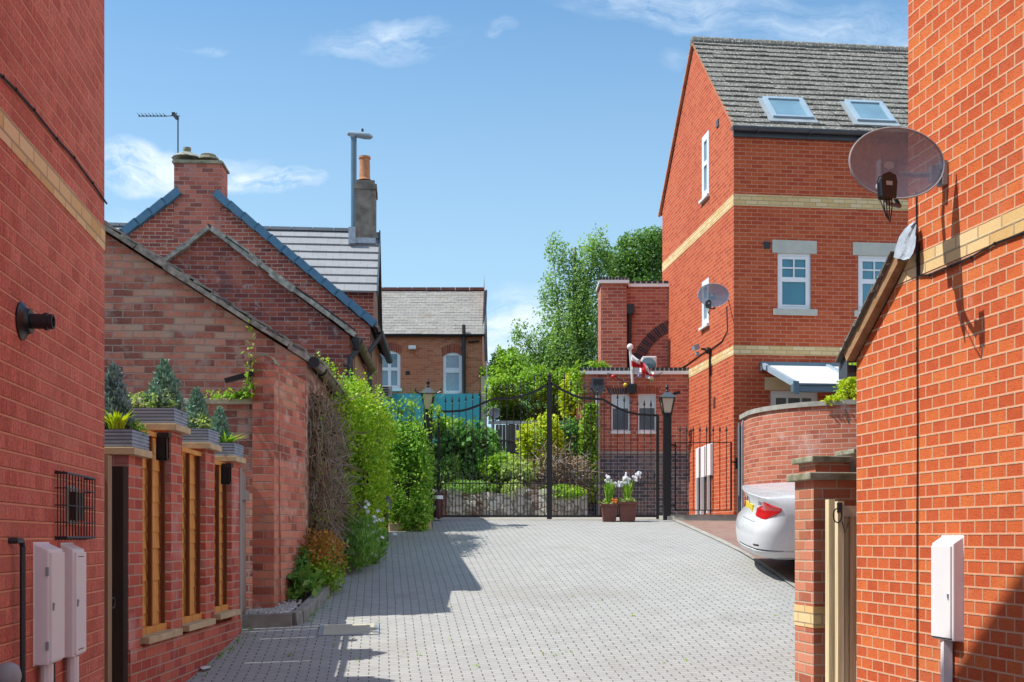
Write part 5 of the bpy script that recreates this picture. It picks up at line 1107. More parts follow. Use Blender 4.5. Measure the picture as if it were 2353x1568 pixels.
# ---------------------------------------------------------------- old brick building beyond the gates
B = thing('parapet_building', 'red brick building with dentil parapets, two sash windows and dark blue brick base', 'building', (Xp(1336, 25), 25, g(2, 25)), math.radians(0))
lz = lambda y, Y=25: Zp(y, Y)-B.location.z; lx = lambda x, Y=25: Xp(x, Y)-B.location.x
zp = lz(861); wA = (lx(1405), lx(1447), lz(991), lz(906)); wB = (lx(1466), lx(1508), lz(991), lz(905)); BW = 5.5; zpl = lz(1040)
m = MB(); m.wall('y', 0, 0, BW, zpl, zp, [wA, wB], .09); m.quad((0, 0, zpl), (0, 9, zpl), (0, 9, zp), (0, 0, zp)); m.build('wall', M['brick_pub'], B, local=True)
m = MB(); m.quad((0, -.03, -.6), (BW, -.03, -.6), (BW, -.03, zpl), (0, -.03, zpl)); m.quad((0, -.03, -.6), (0, 9, -.6), (0, 9, zpl), (0, 0, zpl), (0, -.03, zpl)); m.quad((0, -.03, zpl), (BW, -.03, zpl), (BW, 0, zpl), (0, 0, zpl)); m.build('plinth', M['brick_blue'], B, local=True)
MB().box(lx(1375), BW, -.05, -.031, zpl-.03, zpl+.02).build('ledge', M['concrete'], B, local=True)
MB().box(-.06, BW, -.06, .12, zp, zp+.07).build('parapet_ledge', M['white'], B, local=True)
def dentils(x0, x1, y, z0, z1, n, root, d=.18):
    m = MB(); s = (x1-x0)/n
    for i in range(n): m.box(x0+i*s, x0+(i+.72)*s, y, y+d, z0, z1)
    m.build('dentils', M['blue_dentil'], root, local=True); MB().box(x0, x1, y+.012, y+d-.01, z0-.001, z1-.012).build('dentil_bed', M['stone'], root, local=True)
M['blue_dentil'] = plain('dentil_brick', (.05, .05, .06), .7, .3, 4)
dentils(-.04, BW, -.04, zp+.072, zp+.072+.075, 58, B)
for w_ in (wA, wB):
    wn_ = window(B, w_, 'y', 0, -1, 'glass_pub', [], fw=.03)
    MB().box(w_[0]+.03, w_[1]-.03, .048, .056, w_[2]+(w_[3]-w_[2])*.62, w_[3]-.03).build('upper_pane', M['upper_pane'], wn_, local=True)  # thin pale blue sheet before the glass, upper part only
    MB().box(w_[0]-.03, w_[1]+.03, -.05, .06, w_[2]-.06, w_[2]).build('sill', M['white'], B, local=True)
    m = MB(); xm = (w_[0]+w_[1])/2
    for i in range(11):
        f = (i-5)/5; a = xm+f*(w_[1]-w_[0])*.56; b = xm+f*(w_[1]-w_[0])*.72; wd = .020
        m.add([(a-wd*.8, -.006, w_[3]+.002), (a+wd*.8, -.006, w_[3]+.002), (b+wd*1.05, -.006, w_[3]+.13), (b-wd*1.05, -.006, w_[3]+.13)], [(0, 1, 2, 3)])
    m.build('flat_arch', M['blue_dentil'] if w_ is wA else M['soldier'], B, local=True)
# upper part set back
UZ = lz(652, 26.5); ux0, ux1 = lx(1381, 26.5), lx(1440, 26.5)
m = MB(); m.box(ux0, ux1, 1.5, 2.4, zp, UZ); m.build('upper_pier', M['brick_pub'], B, local=True)
m = MB(); m.box(ux1+.002, BW+.8, 1.72, 5, zp, lz(660, 26.7)); m.build('upper_wall', M['brick_pub'], B, local=True)
MB().box(ux0-.05, ux1+.05, 1.44, 2.45, UZ, UZ+.07).build('parapet_ledge', M['white'], B, local=True); MB().box(ux1+.052, BW+.8, 1.66, 2., lz(660, 26.7), lz(660, 26.7)+.07).build('parapet_ledge', M['white'], B, local=True)
dentils(ux0-.04, ux1+.04, 1.46, UZ+.072, UZ+.14, 9, B); dentils(ux1+.1, BW+.8, 1.68, lz(660, 26.7)+.072, lz(660, 26.7)+.14, 40, B)
ma, mr_ = MB(), MB(); ac = Vector((lx(1592, 26.7), 1.70, lz(870, 26.7)))
for i in range(34):
    a = math.pi/2+math.radians(3)+i*math.radians(2.5); r0_, r1_ = 1.18, 1.44
    pa = [(ac.x+r*math.cos(t), 1.70, ac.z+r*math.sin(t)) for r, t in ((r0_, a), (r1_, a), (r1_, a+math.radians(2.0)), (r0_, a+math.radians(2.0)))]; (ma if i % 3 else mr_).add(pa, [(0, 1, 2, 3)])
ma.build('arch', M['blue_dentil'], B, local=True); mr_.build('arch_headers', M['terracotta_plum'], B, local=True)
m = MB(); xq = lx(1447, 26.6); m.tube([(xq, 1.62, lz(715, 26.6)), (xq, 1.62, zp+.1)], .045, 8); m.box(xq-.1, xq+.1, 1.55, 1.71, lz(722, 26.6), lz(700, 26.6)); m.build('downpipe', M['black_pipe'], B, local=True)
m = MB(); q0, q1 = lx(1474, 25.9), lx(1507, 25.9); m.box(q0, q1, .7, 1.1, zp+.075, lz(822, 25.9)); ac_ = m.build('air_unit', M['white'], B, local=True, bevel=.02); m = MB(); m.lathe([(.17, 0), (.17, .015), (.05, .02)], ((q0+q1)/2-.03, .70, zp+.30), 16, Matrix.Rotation(math.pi/2, 3, 'X')); m.build('fan', M['glass_pub'], ac_, local=True)
m = MB(); xq = lx(1373); m.tube([(xq, -.10, lz(905)), (xq, -.10, 0)], .05, 8)
for z in (lz(960), lz(1040), lz(1120)): m.tube([(xq, -.10, z-.04), (xq, -.10, z+.04)], .062, 8)
m.build('downpipe', M['grey_metal'], B, local=True)
m = MB(); m.prism([(xq-.06, lz(908)), (xq+.06, lz(908)), (xq+.13, lz(893)), (xq+.13, lz(872)), (xq-.13, lz(872)), (xq-.13, lz(893))], 'y', -.2, -.02); m.build('hopper', M['gutter'], B, local=True)
m = MB(); m.box(xq-.10, xq+.10, -.205, -.2, lz(888), lz(875)); m.build('hopper_mouth', M['black'], B, local=True)
# flag
fp = thing('flagpole', 'short white flagpole with a ball top on the parapet building', 'flagpole', MX(B) @ Vector((lx(1453), -.15, lz(880))))
a, b = P(1454, 885, 24.85), P(1448, 803, 24.75); MB().tube([a, b], .028, 8).build('pole', M['white'], fp); MB().ball(b+UP*.05, .07, 12, 8).build('finial', M['white'], fp, smooth=True)
MB().box(a.x-.12, a.x+.08, a.y-.08, a.y+.13, a.z-.18, a.z+.02).build('bracket', M['black'], fp, bevel=.02)
fl_ = thing('flag', 'drooping white flag with a red cross on the short flagpole', 'flag', b)
nx, ny = 22, 14; W1, H1 = 1, 1
def fpnt(u, v):
    # u along the fly, v down the hoist: gathered cloth hanging down and to the right
    hoist = b+(a-b)*(.10+.62*v); fly = P(1450+52*u+6*v*(1-u), 812+44*u+(38-18*u)*v+8*math.sin(u*9+v*2)*.3, 24.7)
    q = hoist.lerp(fly, min(1, u*1.15)) if u < .25 else fly
    q.y += .06*math.sin(u*16+v*5)+.03*math.sin(u*31)
    return q
mw, mr = MB(), MB(); FO = Vector((0, .004, 0))
for i in range(nx):
    for j in range(ny):
        u0, u1, v0, v1 = i/nx, (i+1)/nx, j/ny, (j+1)/ny; um, vm = (u0+u1)/2, (v0+v1)/2
        c4 = [fpnt(u0, v0), fpnt(u1, v0), fpnt(u1, v1), fpnt(u0, v1)]; mw.quad(*c4)
        if abs(um-.5) < .10 or abs(vm-.5) < .13: mr.quad(*[q-FO for q in c4]); mr.quad(*[q+FO for q in c4])
mw.build('white_cloth', M['flag'], fl_, smooth=True); mr.build('red_cross', M['red'], fl_, smooth=True)
# string of coloured bulbs
sl_g = thing('string_lights', 'string of small coloured bulbs under the parapet of the building beyond the gates', 'string lights', P(1410, 865, 24.9))
bp_ = [(1395, 862, None), (1409, 866, 'red'), (1437, 885, 'leaf_yellow'), (1453, 880, None), (1470, 864, 'box_white'), (1498, 872, 'leaf_mid'), (1523, 860, None)]
m = MB(); m.tube([P(x, y-4, 24.9) for x, y, c_ in bp_], .008, 5); m.build('wire', M['cable'], sl_g)
bulbm = {'red': plain('red_bulb', (.7, .03, .03), .2), 'leaf_yellow': plain('yellow_bulb', (.8, .55, .05), .2), 'box_white': plain('blue_bulb', (.4, .5, .85), .2), 'leaf_mid': plain('green_bulb', (.15, .6, .2), .2)}
for x, y, c_ in bp_:
    if c_: MB().ball(P(x, y, 24.88), .045, 10, 7).build('bulb', bulbm[c_], sl_g, smooth=True)
iv = thing('ivy', 'ivy climbing the left corner of the parapet building', 'ivy', (B.location.x, 24.95, B.location.z))
n = 2600; zz = rng.uniform(.3, lz(930), n); ww = .10+.30*np.interp(zz, [0, .8, 1.8, 2.6], [1, .9, .8, .35]); xx = B.location.x-.06+rng.uniform(0, 1, n)*ww+rng.normal(size=n)*.03+np.interp(zz, [0, 1.8, 2.6], [0, .05, .18])
leafmesh('leaves', np.stack([xx, 24.93-np.abs(rng.normal(size=n))*.06, zz+B.location.z], 1), .085, M['leaf_mid'], iv); MB().tube([(B.location.x+.1, 24.95, B.location.z), (B.location.x+.15, 24.96, B.location.z+2.)], .02, 5).build('stem', M['trunk'], iv)
iv2 = thing('ivy', 'tangle of pale climber on the parapet at the left corner', 'ivy', (B.location.x, 25.2, zp+B.location.z))
leafmesh('leaves', clumps([(B.location.x-.06, 25.1, zp+B.location.z-.3, .16, .2, .5), (B.location.x+.3, 25.6, zp+B.location.z+.22, .3, .3, .14)], 1200, 10, .4), .08, M['leaf_mid'], iv2); MB().tube([(B.location.x-.05, 25.1, zp+B.location.z-1), (B.location.x, 25.2, zp+B.location.z+.2)], .015, 5).build('stem', M['trunk'], iv2)
# ---------------------------------------------------------------- far house
K = thing('far_house', 'far brick house with an old slate roof, arched white windows and turquoise lower wall', 'house', (Xp(1108, 38), 38, g(0, 38)), 0)
kz_ = lambda y, Y=38: Zp(y, Y)-K.location.z; kx = lambda x, Y=38: Xp(x, Y)-K.location.x
ek = kz_(768); xl_ = -9.; kA = (kx(868), kx(920), kz_(893), kz_(806)); kB = (kx(1018), kx(1062), kz_(905), kz_(810))
m = MB(); m.wall('y', 0, xl_, 0, -.5, ek, [kA, kB], .12); m.quad((0, 0, -.5), (0, 5.8, -.5), (0, 5.8, ek), (0, 2.9, ek+2.6), (0, 0, ek)); m.quad((xl_, 5.8, -.5), (0, 5.8, -.5), (0, 5.8, ek), (xl_, 5.8, ek)); m.build('wall', M['brick_far_pale'], K, local=True)
rk = kz_(668, 40.9)
tiled(K, xl_, .06, (-.12, ek-.02), (2.9, rk), 17, M['roof_slate'], .012, .5, jit=.004)
m = MB(); m.quad((xl_, 2.9, rk), (.06, 2.9, rk), (.06, 5.9, ek-.05), (xl_, 5.9, ek-.05)); m.build('rear_roof', M['roof_slate'], K, local=True)
m = MB()
for i in range(18): m.beam((xl_+i*.5, 2.9, rk+.04), (xl_+i*.5+.48, 2.9, rk+.04), .22, .10)
m.build('ridge_tiles', M['terracotta_plum'], K, local=True)
m = MB(); m.beam((0.08, -.12, ek-.07), (.08, 2.9, rk-.04), .04, .14, up=(0, -.6, .8)); m.build('bargeboard', M['gutter'], K, local=True)
halfgutter(MB(), (xl_, -.15, ek-.04), (.06, -.15, ek-.04), .07).build('gutter', M['black'], K, local=True)
def arched(root, w_, bars, gm, lab=None):
    a0, a1, z0, z1 = w_; rise = .13; xm = (a0+a1)/2; hw = (a1-a0)/2
    f = window(root, (a0, a1, z0, z1), 'y', 0, -1, gm, bars, fw=.10)
    # masonry arch closing the corners, white arched head below it
    tp = lambda x, z=z1: z-rise*((x-xm)/hw)**2
    xs = np.linspace(a0, a1, 13); m = MB()
    for xa, xb in zip(xs[:-1], xs[1:]): m.quad((xa, -.004, tp(xa)), (xb, -.004, tp(xb)), (xb, -.004, z1+.01), (xa, -.004, z1+.01))
    m.build('arch_infill', M['brick_far_pale'], root, local=True)
    m = MB()
    for i in range(13):
        fa = (i-6)/6.5; x = xm+fa*hw*1.05; b = xm+fa*hw*1.22; zz = z1-rise*min(1, fa*fa)+.004; wd = hw/15
        m.add([(x-wd, -.008, zz), (x+wd, -.008, zz), (b+wd*1.15, -.008, zz+.26), (b-wd*1.15, -.008, zz+.26)], [(0, 1, 2, 3)])
    m.build('brick_arch', M['soldier'], root, local=True)
    m = MB(); m.box(a0-.05, a1+.05, -.07, .0, z0-.09, z0); m.build('sill', M['white'], root, local=True); return f
arched(K, kA, [('v', .52, 0, 1, .10), ('h', .52, 0, 1, .10)], 'glass_sky'); wB_ = arched(K, kB, [('h', .58, 0, 1, .16)], 'glass_sky')
m = MB(); m.box(kB[0]+.11, kB[1]-.11, .0585, .064, kB[2]+.11, kB[3]-.11)
m = MB(); n = 22; x0_, x1_ = kB[0]+.1, kB[1]-.1
for i in range(n):
    a, b = x0_+(x1_-x0_)*i/n, x0_+(x1_-x0_)*(i+1)/n; ya, yb = .052-.006*(i % 2), .052-.006*((i+1) % 2); m.quad((a, ya, kB[2]+.1), (b, yb, kB[2]+.1), (b, yb, kB[3]-.1), (a, ya, kB[3]-.1))
m.build('curtain', M['curtain'], wB_, local=True)
m = MB(); xq = kx(1066); m.tube([(xq, -.09, kz_(748)), (xq, -.09, kz_(906))], .06, 8); m.tube([(kx(1066), -.09, kz_(905)), (kx(1040), -.09, kz_(912)), (kx(1018), -.09, kz_(910))], .05, 6); m.tube([(kx(1076), -.06, kz_(787)), (kx(1102), -.06, kz_(785))], .03, 6); m.build('downpipe', M['black_pipe'], K, local=True)
m = MB(); q = (kx(948), kz_(800)); m.box(q[0]-.12, q[0]+.12, -.18, 0, q[1]-.06, q[1]+.06); m.build('wall_lamp', M['white'], K, local=True, bevel=.02); m = MB(); m.box(kx(932), kx(942), -.01, .005, kz_(862), kz_(853)); m.build('air_vent', M['black'], K, local=True)
m = MB(); m.box(xl_, kx(1104), -.35, -.0, -.4, kz_(908)); m.build('painted_wall', M['turquoise'], K, local=True)
m = MB(); m.box(kx(880), kx(904), -.6, -.36, kz_(918), kz_(893)); au = m.build('air_unit', M['concrete'], K, local=True, bevel=.01); m = MB()
for i in range(4): m.box(kx(882), kx(897), -.612, -.6, kz_(914-i*5.5), kz_(911-i*5.5))
m.build('louvre', M['black'], au, local=True)
m = MB(); m.box(kx(1106), kx(1118), -.3, .5, -.5, kz_(868)); m.build('side_porch', M['stone'], K, local=True)
m = MB(); m.tube([(.1, -.05, ek-.1), (.12, -.05, kz_(830)), (.16, -.05, kz_(836))], .05, 6); m.build('side_pipe', M['gutter'], K, local=True)

# ---------------------------------------------------------------- bank with rubble wall
RWY = 22.6; zr = EYE+.40
rw = thing('rubble_wall', 'low rubble stone retaining wall beyond the double gates', 'wall', (.3, RWY, zr))
m = MB(); n = 30; x0_, x1_ = -2.6, B.location.x-.01
for i in range(n):
    a, b = x0_+(x1_-x0_)*i/n, x0_+(x1_-x0_)*(i+1)/n; h = lambda x: EYE+.92+.05*math.sin(x*3.1)+.035*math.sin(x*9.7)-.12*max(0, (x-.7)/1.2); o = lambda x: .05*math.sin(x*5.3)
    m.quad((a, RWY+o(a), zr-.3), (b, RWY+o(b), zr-.3), (b, RWY+.06+o(b), h(b)), (a, RWY+.06+o(a), h(a))); m.quad((a, RWY+.06+o(a), h(a)), (b, RWY+.06+o(b), h(b)), (b, RWY+.5, h(b)+.02), (a, RWY+.5, h(a)+.02))
m.build('stonework', M['rubble'], rw, smooth=True)
m = MB(); rows = []
for y in np.linspace(RWY+.3, 36, 14):
    rows.append([(x, y, EYE+.8+(y-RWY)*.11+.05*math.sin(x*2+y)) for x in np.linspace(-6, B.location.x-.02, 19)])
for i in range(13):
    for j in range(18): m.quad(rows[i][j], rows[i][j+1], rows[i+1][j+1], rows[i+1][j])
tag(m.build('bank', M['soil']), kind='structure')
bk = lambda y: EYE+.8+(y-RWY)*.11
# boundary on the bank: rail topped wall, post and boards
fw_ = thing('garden_fence', 'dark board fence with a pale top rail on the bank beyond the gates', 'fence', (Xp(1170, 26), 26, bk(26)))
m = MB(); zt = Zp(970, 26)
for i in range(9):
    a = Xp(1139, 26)+i*.075; m.box(a, a+.07, 26, 26.02+.006*(i % 2), bk(26)-.3, zt-.06)
m.build('boards', M['old_fence'], fw_); m = MB(); m.box(Xp(1142, 26), Xp(1196, 26), 25.97, 26.0, Zp(1015, 26), Zp(1011, 26)); m.box(Xp(1142, 26), Xp(1196, 26), 25.97, 26.0, Zp(1048, 26), Zp(1044, 26)); m.build('rail', M['old_fence'], fw_)
MB().box(Xp(1122, 26), Xp(1332, 26), 26.03, 26.09, zt-.04, zt+.03).build('top_rail', M['grey_metal'], fw_); MB().box(Xp(1129, 26), Xp(1136.5, 26), 25.9, 25.97, bk(26)-.3, zt-.0).build('post', M['grey_metal'], fw_)
dl = P(1135, 950, 26.2); make_dish(.135, .115, 'small dark satellite dish on the fence post beyond the gates', dl, math.radians(20), Vector((-.03, .1, -.2)))
aw = tag(MB().tube([P(1118, 830, 30), P(1121, 905, 30)], .02, 6).build('pole', M['grey_metal'], loc=P(1121, 905, 30)), 'thin pale pole standing beside the far house', 'pole')

# ---------------------------------------------------------------- trees and shrubs beyond the gates
def tree(name, label, x, y, blobs, n, size, lm, trunk, k=16, spread=.3, shell=.7, group='trees beyond the gates', droop=0, r0=.18, limbs=7, tm='trunk'):
    base = Vector((x, y, g(x, y))); root = thing(name, label, 'tree', base, group=group)
    P_ = strands(blobs, n) if droop else clumps(blobs, n, k, spread, shell); leafmesh('crown', P_, size, M[lm], root)
    top = max(b[2] for b in blobs); m = MB(); m.tube([base-UP*.3, base+Vector((.1, 0, (top-base.z)*.45)), Vector((x+.15, y, top))], [r0, r0*.7, r0*.2], 8)
    for i in range(limbs):
        b = blobs[i % len(blobs)]; s = base.lerp(Vector((x+.12, y, top)), random.uniform(.3, .8)); e = Vector((b[0]+random.uniform(-.5, .5)*b[3], b[1]+random.uniform(-.5, .5)*b[4], b[2]+random.uniform(-.2, .6)*b[5])); m.tube([s, s.lerp(e, .5)+Vector((0, 0, -.1)), e], [r0*.35, r0*.22, r0*.06], 6)
    m.build('trunk', M[tm], root); return root
def bl(x, y, rx, ry, Y, dy=None): c_ = P(x, y, Y); return (c_.x, c_.y, c_.z, rx/F*Y, dy or (rx/F*Y), ry/F*Y)
birch = [bl(*b, 34) for b in ((1378, 568, 26, 40), (1350, 610, 34, 60), (1275, 570, 20, 26), (1300, 600, 22, 34), (1268, 668, 24, 36), (1330, 690, 46, 66), (1305, 750, 60, 50), (1360, 760, 40, 60), (1196, 768, 20, 28), (1235, 790, 30, 34), (1300, 815, 66, 56), (1360, 830, 36, 50), (1255, 850, 40, 40), (1400, 600, 14, 30))]
tree('birch_tree', 'tall pale green weeping birch beside the parapet building', Xp(1310, 34), 34, birch, 31000, .082, 'leaf_birch', None, k=26, spread=.22, droop=.16, r0=.14, limbs=12, tm='birch_bark')
tree('leafy_tree', 'dark green leafy tree rising directly behind the upper brick parapet', Xp(1460, 36), 36, [bl(1465, 600, 65, 62, 36), bl(1500, 560, 36, 34, 36), bl(1430, 620, 40, 50, 36), bl(1520, 600, 45, 60, 36), bl(1440, 560, 20, 20, 36), bl(1480, 680, 70, 50, 36)], 18000, .10, 'leaf_tree', None, k=30, spread=.34, shell=.6)
tree('leafy_tree', 'mid green tree between the far house and the birch', Xp(1170, 38), 38, [bl(1180, 850, 50, 34, 38), bl(1140, 865, 34, 34, 38), bl(1148, 818, 16, 20, 38), bl(1180, 815, 14, 18, 38), bl(1225, 860, 50, 44, 38)], 11000, .10, 'leaf_mid', None, k=22, spread=.26, r0=.12)
tree('small_tree', 'dark rounded evergreen low beside the far house', Xp(1160, 31), 31, [bl(1160, 945, 50, 22, 31), bl(1215, 948, 50, 26, 31), bl(1290, 930, 50, 40, 31)], 7000, .10, 'leaf_tree', None, k=20, spread=.3, r0=.1)
tree('small_tree', 'light green bushy tree in front of the birch base', Xp(1260, 30), 30, [bl(1232, 885, 44, 40, 30), bl(1300, 885, 36, 36, 30), bl(1165, 893, 50, 34, 30)], 9000, .085, 'leaf_mid', None, k=18, spread=.3, r0=.08)
grp = 'shrubs on the bank beyond the gates'
def bush2(name, label, x, y, rx, ry, Y, n, size, lm, k=14, spread=.3, cat='shrub', **kw):
    b = bl(x, y, rx, ry, Y); return bush(name, label, cat, b[:3], (b[3], b[4]*.8, b[5]), n, size, M[lm], k=k, spread=spread, group=grp, **kw)
bush2('glossy_shrub', 'big dark glossy leaved shrub behind the left gate leaf', 1075, 1045, 72, 76, 24.2, 5200, .13, 'leaf_dark', k=26, spread=.26)
bush2('glossy_shrub', 'paler leafy shoots above the dark glossy shrub', 1030, 985, 46, 24, 24.6, 1100, .09, 'leaf_hedge2', k=16)
bush2('golden_shrub', 'bright yellow-green golden shrub just left of the gate centre post', 1245, 1020, 50, 66, 24.3, 4200, .085, 'leaf_yellow', k=24, spread=.26)
bush2('golden_shrub', 'bright yellow-green shrub against the left edge of the parapet building', 1312, 915, 26, 48, 27, 2200, .09, 'leaf_yellow', k=14)
bush2('ivy_mound', 'dark ivy mound right of the gate centre post', 1308, 1020, 34, 55, 25.2, 2200, .08, 'leaf_dark', k=14, spread=.4)
bush2('grassy_clump', 'yellowish grassy clump above the rubble wall', 1190, 1080, 42, 28, 23.6, 1300, .10, 'leaf_grey', k=10, spread=.4)
bush2('low_shrub', 'fine dark green low shrub under the garden fence', 1145, 1085, 48, 40, 23.9, 2000, .10, 'leaf_mid', k=12, spread=.4)
bush2('low_shrub', 'bluish-green low shrub behind the left gate stile', 1030, 1090, 40, 34, 23.4, 1500, .09, 'leaf_lav', k=12, spread=.4)
bush2('trailing_shrub', 'yellow-tinged plant trailing over the rubble wall', 1180, 1130, 26, 22, 22.75, 700, .06, 'leaf_grey', k=8, spread=.45)
bush2('ground_plant', 'low green ground plant along the right of the rubble wall', 1290, 1132, 52, 18, 22.9, 1600, .07, 'leaf_mid', k=14, spread=.4)
bush2('ground_plant', 'sparse low weeds along the left of the rubble wall', 1080, 1120, 60, 14, 22.85, 1000, .06, 'leaf_lav', k=16, spread=.4)
def twigs(name, label, cat, pts_fn, n, r, mats, base, parts=('twigs',), ln=(.25, .6)):
    root = thing(name, label, cat, base); ms = [MB() for _ in mats]
    for i in range(n):
        p, d = pts_fn(); l = random.uniform(*ln); d = Vector(d).normalized(); a = Vector(p); b_ = a+d*l*.5+Vector(rng.normal(size=3))*l*.13; c_ = b_+d*l*.4+Vector(rng.normal(size=3))*l*.22-UP*l*.08
        ms[i % len(mats)].tube([a, b_, c_], [r, r*.8, r*.4], 4, cap=False)
    for mb, mt in zip(ms, mats): mb.build('twigs', M[mt], root)
    return root
def tw1():
    c_ = P(random.gauss(1285, 26), random.gauss(1085, 22), 24+random.uniform(-.5, .5)); return c_, (random.gauss(0, 1), random.gauss(0, .6), random.gauss(.2, .7))
twigs('dead_brush', 'heap of dead grey twigs right of the gate centre post', 'brushwood', tw1, 420, .012, ['twig', 'twig_grey'], (Xp(1285, 24), 24, bk(24)))
# ---------------------------------------------------------------- double iron gates
GY = 19.7; gz = EYE+.345
archL = [(1008, 946), (1035, 946), (1059, 944.5), (1078, 940), (1097, 933), (1118, 923), (1136, 916.5), (1158, 916.5), (1180, 915), (1200, 911), (1220, 904), (1240, 894), (1259, 882)]
archR = [(1266, 881), (1280, 890), (1296, 899), (1317, 909), (1332, 914), (1347, 916), (1368, 917), (1385, 918), (1405, 930), (1422, 939), (1440, 947), (1465, 952.5), (1488, 954.5), (1511, 955)]
def leaf(arch, label, hinge_left):
    root = thing('gate_leaf', label, 'gate', (Xp(arch[0][0] if hinge_left else arch[-1][0], GY), GY, gz), group='double iron driveway gates')
    ax = [Xp(x, GY) for x, y in arch]; az = [Zp(y, GY) for x, y in arch]; Z = lambda x: float(np.interp(x, ax, az))
    xa, xb = ax[0], ax[-1]; zb = Zp(1189, GY); zm = Zp(1111, GY)
    for x, w in ((xa, .045 if hinge_left else .035), (xb, .035 if hinge_left else .045)):
        m = MB(); m.box(x-w/2, x+w/2, GY-w/2, GY+w/2, zb-.03, Z(x)+.01); m.build('stile', M['black'], root)
    m = MB(); xs = np.linspace(xa, xb, 40)
    for a, b in zip(xs[:-1], xs[1:]): m.beam((a, GY, Z(a)), (b+.002, GY, Z(b)), .035, .035)
    m.build('arched_rail', M['black'], root)
    m = MB(); m.box(xa, xb, GY-.018, GY+.018, zb, zb+.035); m.build('bottom_rail', M['black'], root)
    m = MB(); m.box(xa, xb, GY-.012, GY+.012, zm-.008, zm+.008); m.build('middle_rail', M['black'], root)
    n = 15; s = (xb-xa)/(n+1)
    def spear(m, x, z, k=1.): m.lathe([(.006, 0), (.013*k, .015), (.006, .03), (.021*k, .06), (.013*k, .10), (.0015, .15)], (x, GY, z), 6)
    for i in range(1, n+1):
        x = xa+s*i; zt = Z(x)+.11+ (.05 if abs(i-(n if hinge_left else 1)) < 2 else 0)
        m = MB(); m.tube([(x, GY, zb+.03), (x, GY, zt)], .007, 5); spear(m, x, zt); m.build('bar', M['black'], root)
    for i in range(0, n+1):
        x = xa+s*(i+.5); m = MB(); m.tube([(x, GY, zb+.03), (x, GY, zm+.06)], .006, 5); spear(m, x, zm+.05, .9); m.build('short_bar', M['black'], root)
    return root
gl = leaf(archL, 'left leaf of the black arched iron double gates', True); gr = leaf(archR, 'right leaf of the black arched iron double gates', False)
m = MB(); m.box(Xp(1259, GY), Xp(1266, GY), GY-.03, GY+.03, gz-.02, Zp(868, GY)); m.lathe([(.02, 0), (.05, .03), (.0, .09)], (Xp(1262.5, GY), GY, Zp(868, GY)), 8); m.build('meeting_stile', M['black'], gl)
m = MB(); m.box(Xp(1105, GY), Xp(1125, GY), GY-.03, GY+.03, gz-.0, Zp(1190, GY)); m.build('wheel', M['black'], gl)
# small pedestrian gate
pgY = 20.25; pg = thing('pedestrian_gate', 'small black iron gate with spear tops in front of the lit gable', 'gate', (Xp(1552, pgY), pgY, gz))
xa, xb, zt, zb = Xp(1552, pgY), Xp(1680, pgY), Zp(1017, pgY), Zp(1173, pgY)
def bx(n_, *a): MB().box(*a).build(n_, M['black'], pg)
bx('stile', xa-.014, xa+.014, pgY-.014, pgY+.014, zb-.01, zt+.01); bx('stile', xb-.014, xb+.014, pgY-.014, pgY+.014, zb-.01, zt+.01); bx('rail', xa, xb, pgY-.008, pgY+.008, zt-.008, zt+.006); bx('rail', xa, xb, pgY-.008, pgY+.008, zb-.006, zb+.01)
for i in range(8):
    x = xa+.08+i*(xb-xa-.16)/7; m = MB(); m.tube([(x, pgY, zb), (x, pgY, zt+.17)], .007, 5); m.lathe([(.006, 0), (.013, .015), (.006, .03), (.022, .055), (.013, .09), (.0015, .14)], (x, pgY, zt+.15), 6); m.build('bar', M['black'], pg)
m = MB(); m.tube([(xb, pgY, Zp(1062, pgY)), (xb+.1, pgY+.05, Zp(1062, pgY))], .014, 5); m.box(xb+.08, xb+.12, pgY+.04, pgY+.07, Zp(1078, pgY), Zp(1052, pgY)); m.build('latch', M['black'], pg)
for y in (1024, 1162):
    m = MB(); m.beam((xa-.02, pgY, Zp(y, pgY)), (xa-.14, pgY-.2, Zp(y, pgY)), .02, .03); m.build('hinge', M['black'], pg)
# lamp posts
def lamp_post(x, yt, yb, Y, label, w=.065, zbase=None, s=1.0):
    X = Xp(x, Y); zb = g(X, Y) if zbase is None else zbase; root = thing('lamp_post', label, 'lamp post', (X, Y, zb), group='black lamp posts flanking the gates')
    zt, zl = Zp(yt, Y), Zp(yb, Y); h = zt-zl
    m = MB(); m.box(X-w, X+w, Y-w, Y+w, zb-.1, zl); m.build('post', M['black'], root)
    sq = lambda r, z: [Vector((X+r*math.cos(a), Y+r*math.sin(a), z)) for a in (math.pi/4, 3*math.pi/4, 5*math.pi/4, 7*math.pi/4)]
    def fr(m, r0, z0, r1, z1):
        a, b = sq(r0, z0), sq(r1, z1)
        for i in range(4): m.quad(a[i], a[(i+1) % 4], b[(i+1) % 4], b[i])
    m = MB(); fr(m, .085*s, zl+.02, .15*s, zl+h*.62); m.build('glass', M['lamp_glass'], root)
    m = MB(); a, b = sq(.088*s, zl), sq(.158*s, zl+h*.63)
    for i in range(4): m.beam(a[i], b[i], .018, .018); m.beam(b[i], b[(i+1) % 4], .02, .02); m.beam(a[i], a[(i+1) % 4], .03, .03)
    m.build('frame', M['black'], root)
    m = MB(); fr(m, .20*s, zl+h*.62, .18*s, zl+h*.66); fr(m, .18*s, zl+h*.66, .06*s, zl+h*.84); fr(m, .06*s, zl+h*.84, .01, zl+h*.86); m.quad(*sq(.2*s, zl+h*.625)); m.build('roof', M['grey_metal'] if False else M['gutter'], root)
    m = MB(); m.lathe([(.012, 0), (.03, .02), (.016, .05), (.034, .09), (.004, .15)], (X, Y, zl+h*.84), 8); m.build('finial', M['black'], root)
    return root
lamp_post(1533, 893, 952, 19.72, 'black lamp post at the right of the iron gates, before the lit gable')
